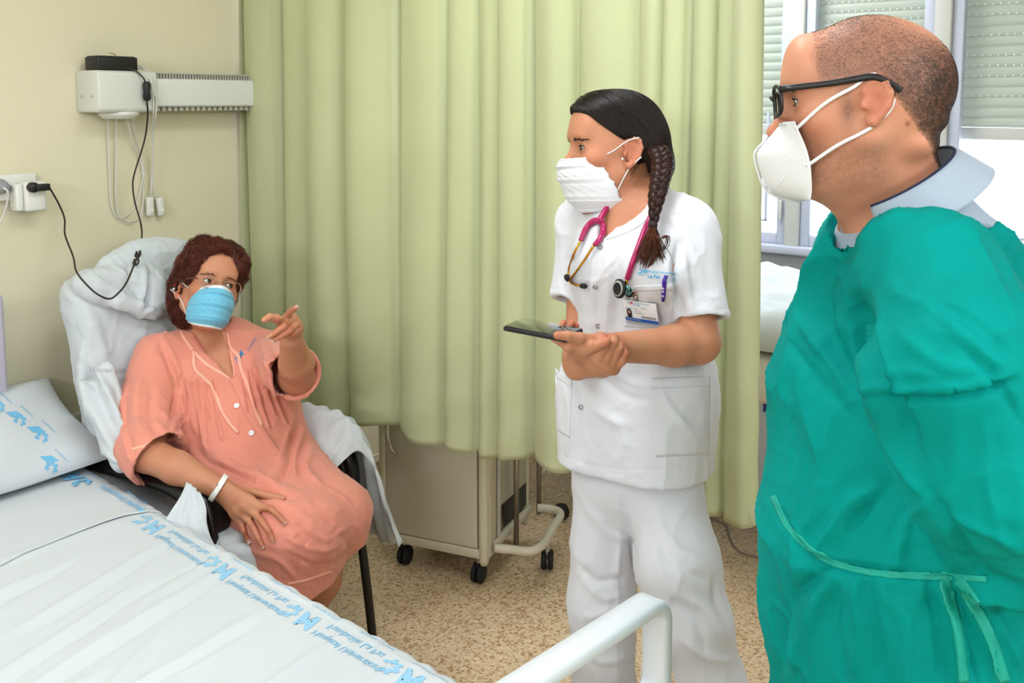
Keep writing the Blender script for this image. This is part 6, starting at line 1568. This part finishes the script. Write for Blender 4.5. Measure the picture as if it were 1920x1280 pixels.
# body
bd = mb_ + mtorso(0) + [cap(shL, mel, .055, .045, .03), cap(mel, mwr, .045, .03, .02), cap(W(1700, 470, 1.56), W(1850, 800, 1.62), .055, .045, .03), cap(W(1850, 800, 1.62), W(2010, 1000, 1.45), .045, .03, .02)]
bd += hand_ops(W(2000, 1000, 1.35), W(2000, 1030, 1.37), [W(2060, 1020, 1.36), W(2062, 1040, 1.37), W(2060, 1060, 1.38), W(2055, 1078, 1.39)], [[W(2090, 1040, 1.37), W(2100, 1065, 1.38), W(2100, 1085, 1.39)]] + [[W(2092, 1050 + 18 * k, 1.38), W(2098, 1075 + 16 * k, 1.39), W(2092, 1092 + 12 * k, 1.40)] for k in range(3)], [W(2010, 1000, 1.34), W(2040, 1005, 1.33), W(2060, 1020, 1.32), W(2075, 1035, 1.33)], 1.05)
fz = lambda P: A([P[0], P[1], .09])
hipL, hipR_ = W(1640, 1130, 1.36), W(1650, 1100, 1.52)
for h_, sgn in ((hipL, 1), (hipR_, -1)):
    f0 = A([h_[0], h_[1], .10]) + mlat * .01 * sgn; bd += [cap(h_, (h_ + f0) / 2, .085, .055, .04), cap((h_ + f0) / 2, f0, .055, .036, .03), cap(f0 - A([0, 0, .05]), f0 + mf * .15 - A([0, 0, .062]), .036, .028, .02)]
mV, mF = sdf_mesh(bd, .0026); mV = smooth_mesh(mV, mF, 1, .4)
def stub(c, q):
    x, y, z = q[:, 0], q[:, 1], q[:, 2]
    n1 = fnoise(q, 330, 3) * .5 + .5; n2 = fnoise(q, 90, 4) * .5 + .5; n3 = fnoise(q, 620, 8) * .5 + .5
    # cropped hair: everything behind the temple except the bald crown
    line = np.clip((.052 - y + .4 * np.clip(z - .03, 0, 1)) / .012, 0, 1) * np.clip((z + .052 - .75 * np.clip(y + .02, -.2, .0) * -1 * .3) / .02, 0, 1)
    line = np.clip((.068 - y - .25 * np.abs(z - .07)) / .016, 0, 1) * np.clip((z - (.030 - 1.5 * np.clip(-y - .02, 0, .095))) / .012, 0, 1)
    bald = np.exp(-(((y + .078) / .056) ** 2 + ((z - .100) / .045) ** 2 + (x / .050) ** 2) ** 1.5)
    bald2 = np.exp(-(((y - .055) / .04) ** 2 + ((z - .105) / .04) ** 2 + (x / .055) ** 2) ** 2)
    dens = line * (1 - bald) * (1 - .8 * bald2)
    back = np.clip((-y - .02) / .07, 0, 1) * np.clip((.085 - z) / .05, 0, 1)
    h = dens * (.40 + .30 * n1 + .24 * n3 + .22 * n2) * (.66 + .42 * back)
    hc_ = A(lin('#4a4240')) * (1 - back)[:, None] + A(lin('#1e1512')) * back[:, None]
    h = np.clip(h, 0, .93)[:, None]; c = c * (1 - h) + hc_ * h
    br = np.clip((.0 + .075 - np.abs(y - .03)) / .03, 0, 1) * np.clip((-.040 - z) / .02, 0, 1) * np.clip((z + .125) / .03, 0, 1) * (.18 + .30 * n1); br = br[:, None]
    c = c * (1 - br) + A(lin('#4a3830')) * br
    sb = np.exp(-(((y - .022) / .010) ** 2 + ((z + .004) / .028) ** 2)) * (np.abs(x) > .05) * (.3 + .4 * n1); sb = sb[:, None]; c = c * (1 - sb) + A(lin('#3a2c28')) * sb
    ms = np.exp(-(((y + .052) / .0035) ** 2 + ((z + .030) / .0035) ** 2)) * (np.abs(x) > .03) * .7; ms = ms[:, None]; c = c * (1 - ms) + A(lin('#6a2a18')) * ms
    return c
pc = skin_cols(mV, '#cf9678', MO, MR, MS, extra=stub)
me = np_mesh('body', mV, mF); paint(me, pc); M['skinm'] = sk_mat('skin_fair', '#cf9678'); mbo = link_mesh('body', me, M['skinm'], mn)
# short stubble hairs over the scalp
q = lambda P: ((P - MO) @ MR) / MS
def keep(P):
    x, y, z = q(P).T; l = (y < .058) & (z > .030 - 1.5 * np.clip(-y - .02, 0, .095)) & (z < .16) & (y > -.13)
    bald = np.exp(-(((y + .078) / .056) ** 2 + ((z - .100) / .045) ** 2 + (x / .050) ** 2) ** 1.5); dn = np.clip((-y - .02) / .07, 0, 1) * np.clip((.085 - z) / .05, 0, 1)
    return l * (1 - bald) ** 2 * (.45 + .8 * dn) + 1e-12
mm_ = (q(mV) ** 2).sum(1) < .17 ** 2; fk = mm_[mF].all(1); idx = np.nonzero(mm_)[0]; rm = -np.ones(len(mV), int); rm[idx] = np.arange(len(idx)); hv, hf = mV[idx], rm[mF[fk]]
sV, sF = grow_hair(hv, hf, lambda P: np.tile(MR @ A([0, -.6, -.8]), (len(P), 1)), 26000, .0042, lift=.0003, jit=.3, r0=.00014, seed=3, keep=keep, n2=3, out=.0018)
tag(link_mesh('cropped_hair', np_mesh('cropped_hair', sV, sF), mat('cropped_hair', '#3c322e', .6, var=.5, vscale=200), mbo), kind='stuff')
gz = MR @ A([0, 1, -.1])
for x in (-1, 1): eye(mbo, ML, x, MS, gz, MR, ('#2a1a10', '#4a3626'))
MBV = bvh_of(mV, mF); brows(ML, MBV, bpy.data.materials['cropped_hair'], 3, mbo, n=70, r=.0004); lashes(ML, mbo, bpy.data.materials['lash'], .0009)
# glasses
ge = thing('eyeglasses', 'black thick-framed glasses on the person in the green gown', 'eyeglasses', tuple(ML(0, .12, .01)))
fbk = mat('black_acetate', '#0d0d0f', .4)
for x in (-1, 1):
    c = (x * .034, .113, .014); pts = [ML(c[0] + .0255 * np.sign(math.cos(t)) * abs(math.cos(t)) ** .55, c[1] - .0 - .25 * max(0, abs(c[0] + .0255 * math.cos(t)) - .03), c[2] + .0205 * np.sign(math.sin(t)) * abs(math.sin(t)) ** .65 + .003) for t in np.linspace(0, 2 * PI, 49)]
    MB().tube(pts, .0026, 8, cap=False).build('rim', fbk, ge, smooth=True); cc = sum(pts[:-1]) / 48
    MB().add([cc] + list(pts[:-1]), [(0, 1 + k, 1 + (k + 1) % 48) for k in range(48)]).build('lens', mat('lens_coated', '#ffffff', .02, trans=1.0, ior=1.02, spec=.8, alpha=.3) if 'lens_coated' not in bpy.data.materials else bpy.data.materials['lens_coated'], ge)
    tp = spline([ML(x * .062, .106, .031), ML(x * .070, .086, .031), ML(x * .078, .045, .031), ML(x * .083, .012, .033), ML(x * .087, -.012, .033), ML(x * .088, -.032, .022), ML(x * .087, -.043, .012)], 40)
    MB().tube(tp, np.interp(np.linspace(0, 1, 40), [0, .3, .6, .85, 1], [.0052, .0042, .0048, .0036, .0048]), 10, flat=(MR @ A([1.0, 0, 0]), .45)).build('temple', fbk, ge, smooth=True)
MB().tube([ML(-.010, .114, .022), ML(-.004, .118, .026), ML(.004, .118, .026), ML(.010, .114, .022)], .0024, 8).build('bridge', fbk, ge, smooth=True)
lg = mat('logo_grey', '#8b8b90', .4)
V_, F_ = txt('Ray-Ban', .01); R0_ = np.stack([MR @ A([0, -1.0, 0]), MR @ A([0, 0, 1.0]), MR @ A([-1.0, 0, 0])], 1)
MB().add([ML(-.0705, .0985, .0300) + R0_ @ A([p[0] * .0042, p[1] * .0042, 0]) for p in V_], F_).build('temple_logo', lg, ge)
# folded white respirator mask
mk2 = thing('respirator_mask', 'white folded cup respirator on the person in the green gown', 'face mask', tuple(ML(0, .14, -.05)))
M['resp'] = mat('respirator_white', '#dfe3e6', .8, bump=.0006, bscale=160, sheen=.2)
# profile of the fold line: down the nose, out to the tip, back under the chin
prof_ = spline([(.104, -.010), (.116, -.020), (.130, -.036), (.143, -.052), (.140, -.078), (.132, -.102), (.114, -.116), (.088, -.124)], 44)
edge_ = spline([(.092, -.014), (.088, -.026), (.082, -.042), (.077, -.060), (.075, -.078), (.075, -.096), (.076, -.110), (.079, -.121)], 44)
G = np.zeros((44, 61, 3))
for i in range(44):
    for j in range(61):
        s_ = j / 60 * 2 - 1; t = abs(s_); (y0, z0), (y1, z1) = prof_[i], edge_[i]; w_ = .060 + .006 * math.sin(PI * i / 43)
        y = y0 + (y1 - y0) * t ** 1.15; z = z0 + (z1 - z0) * t; x = np.sign(s_) * w_ * t ** .62
        G[i, j] = ML(x, y, z)
ro = MB().sheet(G, .0018, ML(0, 1, 0) - ML(0, 0, 0)).build('mask_shell', M['resp'], mk2, smooth=True, fixn=False)
sm = MB(); sm.tube([G[i, 30] + (ML(0, .003, 0) - ML(0, 0, 0)) for i in range(44)], .0018, 6); sm.build('fold_seam', M['resp'], ro, smooth=True)
MB().tube(spline([G[32, 31] * .2 + G[32, 26] * .8, G[30, 20], G[26, 12]], 24), .0011, 6).build('weld_line', M['resp'], ro, smooth=True) 
MB().tube([G[2, j] + (ML(0, .0018, 0) - ML(0, 0, 0)) for j in range(14, 47)], .0014, 6).build('nose_wire', M['resp'], ro, smooth=True)
for k in (0, 60):
    x = -1 if k == 0 else 1
    MB().tube(spline([G[6, k] * .85 + G[6, 30 + (k - 30) // 2] * .15, ML(x * .076, .050, .006), ML(x * .081, .012, .024), ML(x * .082, -.004, .036), ML(x * .077, -.026, .034), ML(x * .077, -.036, .012)], 24), .0023, 8, flat=(MR @ A([1.0, 0, 0]), .5)).build('ear_loop', M['resp'], mk2, smooth=True)
    MB().tube(spline([G[24, k] * .85 + G[24, 30 + (k - 30) // 2] * .15, ML(x * .074, .040, -.052), ML(x * .078, .008, -.038), ML(x * .076, -.010, -.028), ML(x * .077, -.030, -.010), ML(x * .077, -.037, .010)], 24), .0023, 8, flat=(MR @ A([1.0, 0, 0]), .5)).build('ear_loop', M['resp'], mk2, smooth=True)
# ================================================================== bedside cabinet behind the curtain
cA, cB = A([2.40, 2.385, 0]), A([2.497, 1.985, 0]); cu_ = nrm(cB - cA); cw_ = A([-cu_[1], cu_[0], 0.0]); 
if cw_[0] < 0: cw_ = -cw_
CW, CD = np.linalg.norm(cB - cA), .385; CR = np.stack([cu_, cw_, A([0, 0, 1.0])], 1)
def cp_(a, b, z): return cA + cu_ * a + cw_ * b + A([0, 0, z])
cab = thing('bedside_cabinet', 'cream metal bedside cabinet on black casters below the curtain hem', 'cabinet', tuple(cp_(CW / 2, CD / 2, 0)))
MB().box(cp_(CW / 2, CD / 2 + .004, .47), (CW - .03, CD - .03, .76), CR).build('cabinet_body', M['cream'], cab, bevel=.004)
for (a, b) in ((.012, .012), (CW - .012, .012), (.012, CD - .012), (CW - .012, CD - .012)):
    MB().tube([cp_(a, b, .075), cp_(a, b, .09), cp_(a, b, .85), cp_(a, b, .865)], [.012, .018, .018, .012], 16).build('corner_post', M['cream'], cab, smooth=True)
MB().box(cp_(CW / 2, .010, .115), (CW - .03, .026, .034), CR).build('bottom_rail', M['cream'], cab, bevel=.005)
MB().box(cp_(CW / 2, CD - .01, .115), (CW - .03, .026, .034), CR).build('bottom_rail', M['cream'], cab, bevel=.005)
MB().box(cp_(CW / 2, CD / 2, .875), (CW + .02, CD + .02, .022), CR).build('cabinet_top', M['cream'], cab, bevel=.006)
dr = MB().box(cp_(CW / 2 - .002, .005, .485), (CW - .058, .016, .70), CR).build('door', mat('cream_laminate', '#c9c3b2', .45, var=.02, vscale=3), cab, bevel=.003)
MB().box(cp_(CW / 2 - .002, .0135, .485), (CW - .05, .006, .71), CR).build('door_gap_shade', mat('gap_shade', '#5b5548', .8), dr)  # dark backing paints the shade in the slit round the door
hx = cp_(.062, -.006, 0)
MB().tube(spline([cp_(.058, .0, .565), cp_(.052, -.022, .55), cp_(.052, -.028, .50), cp_(.060, -.024, .455), cp_(.070, -.004, .425)], 24), .0045, 10).build('door_handle', M['chrome'], dr, smooth=True)
for (a, b) in ((.07, .05), (CW - .04, .03), (.06, CD - .05)):
    w_ = MB(); c_ = cp_(a, b, .033)
    for s_ in (-.011, .011): w_.lathe([(.001, -.008), (.028, -.008), (.033, -.004), (.033, .004), (.028, .008), (.001, .008)], c_ + cu_ * s_, cu_, 24)
    w_.box(c_ + A([0, 0, .022]), (.03, .03, .03), CR); w_.build('caster', M['rubber'], cab, smooth=False, bevel=.001)
    MB().tube([c_ + A([0, 0, .03]), c_ + A([0, 0, .065])], .008, 10).build('caster_stem', M['grille'], cab)
# side with a sliding frame: panel, steel posts and a dark recess
MB().box(cp_(CW + .002, .045, .47), (.012, .06, .74), CR).build('side_panel', M['cream'], cab, bevel=.003)
MB().box(cp_(CW + .001, .22, .52), (.008, .26, .55), CR).build('side_panel', mat('pale_grey_panel', '#bdbdae', .5), cab, bevel=.003)
MB().box(cp_(CW - .002, .26, .20), (.006, .2, .09), CR).build('shade_plate', mat('recess_shade', '#3b3a33', .8), cab)  # dark plate stands in for shade inside the open side
MB().box(cp_(CW + .004, .22, .13), (.02, .34, .03), CR).build('side_rail', M['cream'], cab, bevel=.004)
MB().box(cp_(CW + .006, .095, .5), (.012, .014, .78), CR).build('slide_rail', M['alu'], cab, bevel=.002)
tb = thing('overbed_table', 'tubular base and steel posts of an overbed table beside the cream cabinet', 'table', tuple(onfloor(985, 1035)))
for (px, py) in ((968, 1020), (1010, 963)):
    q = onfloor(px, py, .10); MB().tube([q, q + A([0, 0, .86])], .0095, 14).build('post', M['steel'], tb, smooth=True)
MB().tube(spline([onfloor(928, 1027, .13), onfloor(960, 1030, .13), onfloor(995, 1033, .13), onfloor(1020, 1018, .13), onfloor(1036, 990, .13), onfloor(1050, 968, .13), onfloor(1046, 958, .13), onfloor(1025, 953, .13), onfloor(1008, 952, .13)], 60), .0155, 14).build('base_tube', M['cream'], tb, smooth=True)
q = onfloor(1026, 1066, 0); w_ = MB()
for s_ in (-.012, .012): w_.lathe([(.001, -.009), (.030, -.009), (.035, -.004), (.035, .004), (.030, .009), (.001, .009)], q + A([0, 0, .035]) + s_ * nrm(A([.5, -.8, 0])), A([.5, -.8, 0]), 26)
w_.build('caster', M['rubber'], tb); MB().tube([q + A([0, 0, .04]), q + A([0, 0, .125])], .009, 10).build('caster_stem', M['grille'], tb)
q = onfloor(1052, 975, 0); MB().lathe([(.001, -.02), (.030, -.018), (.034, .0), (.030, .018), (.001, .02)], q + A([0, 0, .035]), A([.9, -.3, 0]), 24).build('caster', M['rubber'], tb, smooth=True)
tq = onfloor(990, 990, .1); MB().box((tq[0] + .03, tq[1], .97), (.5, .30, .02), CR).build('table_top', M['cream'], tb, bevel=.008)
tu = thing('plastic_tubing', 'coil of clear thin tubing on the floor behind the cabinet', 'tubing', tuple(onfloor(1030, 950)))
clr2 = mat('clear_tube', '#dfe3df', .1, trans=.5, alpha=.7)
rt = random.Random(5); P = []
for k in range(26):
    a = k * .75; P.append(onfloor(1030, 955, 0) + A([.07 * math.cos(a) + rt.uniform(-.02, .02), .06 * math.sin(a) + rt.uniform(-.02, .02), .02 + .012 * k]))
MB().tube(spline(P, 240), .0022, 6).build('tube', clr2, tu, smooth=True)

# ================================================================== second bed by the window
b2 = thing('hospital_bed', 'second hospital bed by the window, half hidden behind the curtain', 'bed', (3.62, 1.6, 0))
MB().bb((3.16, .62, .52), (4.08, 2.62, .60)).build('bed_frame', M['whitemetal'], b2, bevel=.01)
for x in (3.24, 4.0):
    for y in (.8, 2.45):
        l_ = MB().bb((x - .03, y - .03, .09), (x + .03, y + .03, .54)).build('leg', M['whitemetal'], b2, bevel=.006)
        MB().lathe([(.001, -.02), (.045, -.02), (.05, -.012), (.05, .012), (.045, .02), (.001, .02)], (x, y, .05), (1, 0, 0), 24).build('caster', M['rubber'], l_)
cbx = MB().bb((3.12, 1.02, .32), (3.155, 1.62, .66)).build('control_panel', mat('panel_grey', '#a7abb6', .5), b2, bevel=.008)
def on2(px, py, X=3.118): return onX(px, py, X)
a, b, c, d = on2(1431, 700), on2(1446, 697), on2(1459, 768), on2(1431, 772)
MB().add([a, b, c, d], [(0, 1, 2, 3)]).build('sticker', mat('sticker_white', '#dde2ea', .4), cbx)
MB().add([on2(1431, 752, 3.1165), on2(1456, 752, 3.1165), on2(1460, 770, 3.1165), on2(1431, 772, 3.1165)], [(0, 1, 2, 3)]).build('sticker', mat('sticker_navy', '#22346e', .4), cbx)
MB().tube([on2(1436, 718, 3.115), on2(1444, 722, 3.115), on2(1448, 735, 3.115), on2(1440, 738, 3.115)], .003, 6).build('sticker_sign', mat('sticker_ink', '#2a3a5c', .5), cbx)
m2 = thing('mattress', 'beige covered mattress of the bed by the window', 'mattress', (3.6, 1.6, .6))
MB().bb((3.10, .6, .60), (4.1, 2.65, .80)).build('mattress_body', mat('beige_cover', '#cfcabd', .8, bump=.002, bscale=20), m2, bevel=.07, seg=4)
n = 90; G = np.zeros((n, n, 3)); gx, gy = np.meshgrid(np.linspace(0, 1, n), np.linspace(0, 1, n), indexing='ij'); P_ = np.stack([gx.ravel() * 1.02, gy.ravel() * 1.95, 0 * gx.ravel()], 1)
hz_ = (.05 * fnoise(P_, 3.5, 2) + .03 * np.abs(fnoise(P_, 9, 3)) + .015 * np.abs(fnoise(P_, 24, 5))).reshape(n, n)
for i in range(n):
    for j in range(n):
        u, v = i / (n - 1), j / (n - 1); e = min(1, u / .06); G[i, j] = (3.085 + 1.02 * u, .66 + 1.95 * v, .815 + (.11 + hz_[i, j]) * math.sqrt(max(0, 1 - (1 - e) ** 2)) * (1 - .3 * u))
tag(MB().sheet(G, .006, (0, 0, 1)).build('duvet', M['sheet'], smooth=True, fixn=False), 'crumpled white bedding on the bed by the window', 'bedding')
p2 = thing('pillow', 'white pillow on the window bed, at the right edge behind the green gown', 'pillow', tuple(onX(1960, 540, 3.6)))
pc2 = onX(1962, 545, 3.6); V, F = sdf_mesh([ell(pc2, (.22, .30, .09), None, .02)], .008); V = V + vnormals(V, F) * (.012 * fnoise(V, 9, 2))[:, None]; link_mesh('pillowcase', np_mesh('pillowcase', V, F), M['sheet'], p2)
# floor oddments
fc = thing('floor_cable', 'thin grey cable lying on the floor right of the curtain hem', 'cable', tuple(onfloor(1360, 1000)))
MB().tube(spline([onfloor(*p, .004) for p in ((1300, 960), (1342, 975), (1362, 985), (1370, 1012), (1385, 1032), (1412, 1042), (1445, 1046), (1500, 1050))], 60), .0035, 6).build('cable', mat('grey_cable', '#8b8580', .6), fc, smooth=True)
bp_ = thing('bed_casters', 'black rubber pedal on the floor behind the curtain hem', 'pedal', tuple(onfloor(1352, 955)))  # black casters of the window bed
q = onfloor(1346, 950, 0); V, F = sdf_mesh([ell(q + A([0, 0, .035]), (.05, .035, .035), None, .01), ell(q + A([.12, -.02, .04]), (.045, .03, .03), None, .01), rbox(q + A([.05, 0, -.1]), (1, 1, .1), .001, None, .003, -1)], .005); link_mesh('caster_body', np_mesh('caster_body', V, F), M['rubber'], bp_)
# ================================================================== camera
cam = bpy.data.cameras.new('camera'); co = bpy.data.objects.new('camera', cam); COL.objects.link(co)
cam.sensor_width = 36; cam.lens = FPX / 1920 * 36; cam.clip_start = .05; cam.shift_y = -(640 - CY) / 1920
co.matrix_world = Matrix(((RT[0], UP[0], -FW[0], 0), (RT[1], UP[1], -FW[1], 0), (RT[2], UP[2], -FW[2], HCAM), (0, 0, 0, 1)))
C.camera = co
# ================================================================== light
def area(name, loc, size, e, col=(1, 1, 1), rotm=None, size_y=None):
    l = bpy.data.lights.new(name, 'AREA'); l.energy = e; l.color = col; l.size = size
    if size_y: l.shape = 'RECTANGLE'; l.size_y = size_y
    o = bpy.data.objects.new(name, l); COL.objects.link(o); o.location = loc
    if rotm is not None: o.rotation_euler = rotm
    return o
fillm = mat('fill_light_diffuser', '#ffffff', .6, emit='#f6f8ff', estr=2.0)
for k, (x, y, e) in enumerate(((-.9, .9, 6), (-.9, -.9, 12), (.9, -.9, 15), (1.4, 1.1, 17), (-.2, 2.1, 12), (3.4, 1.9, 34))):  # added ceiling panels, spread soft light in place of bounced flash
    t = thing('added_ceiling_light', 'flat square ceiling light panel above the room', 'ceiling light', (x, y, ZC), group='ceiling light panels')
    m = MB(); m.bb((x - .61, y - .31, ZC - .05), (x + .61, y + .31, ZC)); m.build('fill_light_frame', M['white'], t, bevel=.004)
    MB().bb((x - .58, y - .28, ZC - .056), (x + .58, y + .28, ZC - .05)).build('diffuser', fillm, t)
    area('ceiling_light_glow', (x, y, ZC - .06), 1.15, e, (.93, .965, 1.0), size_y=.55)
# long wall luminaires added behind the camera as fill for upright surfaces
for (c, wd_, dp, aim, e) in (((XB, .3, 2.15), (.08, 1.9, .5), (1, 0), (1.8, 1.6, 1.0), 62), ((.5, YB, 2.15), (1.9, .08, .5), (0, 1), (1.9, 1.6, .9), 50)):
    t = thing('added_wall_light', 'wide white wall luminaire high on the wall behind the camera', 'wall light', c, group='wall luminaires behind the camera')
    o = A(c) + A([dp[0], dp[1], 0]) * .04; MB().box(o, wd_).build('fill_light_frame', M['white'], t, bevel=.01)
    MB().box(o + A([dp[0], dp[1], 0]) * .042, (wd_[0] * .95 if dp[1] else .006, wd_[1] * .95 if dp[0] else .006, .45)).build('diffuser', fillm, t)
    p = o + A([dp[0], dp[1], 0]) * .06; d = Vector(A(aim) - p).to_track_quat('-Z', 'Y').to_euler()
    area('wall_light_glow', tuple(p), 1.8, e, (.93, .965, 1.0), rotm=Vector((dp[0], dp[1], -.15)).to_track_quat('-Z', 'Y').to_euler(), size_y=.45)
wd = bpy.data.worlds.new('world'); C.world = wd; wd.use_nodes = True; bg = wd.node_tree.nodes['Background']
bg.inputs[0].default_value = (.78, .88, 1.0, 1); bg.inputs[1].default_value = 5.0
sl = bpy.data.lights.new('sun', 'SUN'); sl.energy = 9; sl.angle = .02; so = bpy.data.objects.new('sun', sl); COL.objects.link(so)
so.rotation_euler = A(Vector((.55, -.35, -.75)).to_track_quat('-Z', 'Y').to_euler())
C.view_settings.view_transform = 'Standard'; C.view_settings.look = 'None'; C.view_settings.gamma = 1; C.view_settings.use_curve_mapping = False
C.view_settings.exposure = -0.08
C.cycles.max_bounces = 8; C.cycles.diffuse_bounces = 3; C.cycles.use_adaptive_sampling = True; C.cycles.adaptive_threshold = .045; C.cycles.use_denoising = True; C.cycles.sample_clamp_indirect = 4
C.cycles.caustics_reflective = False; C.cycles.caustics_refractive = False
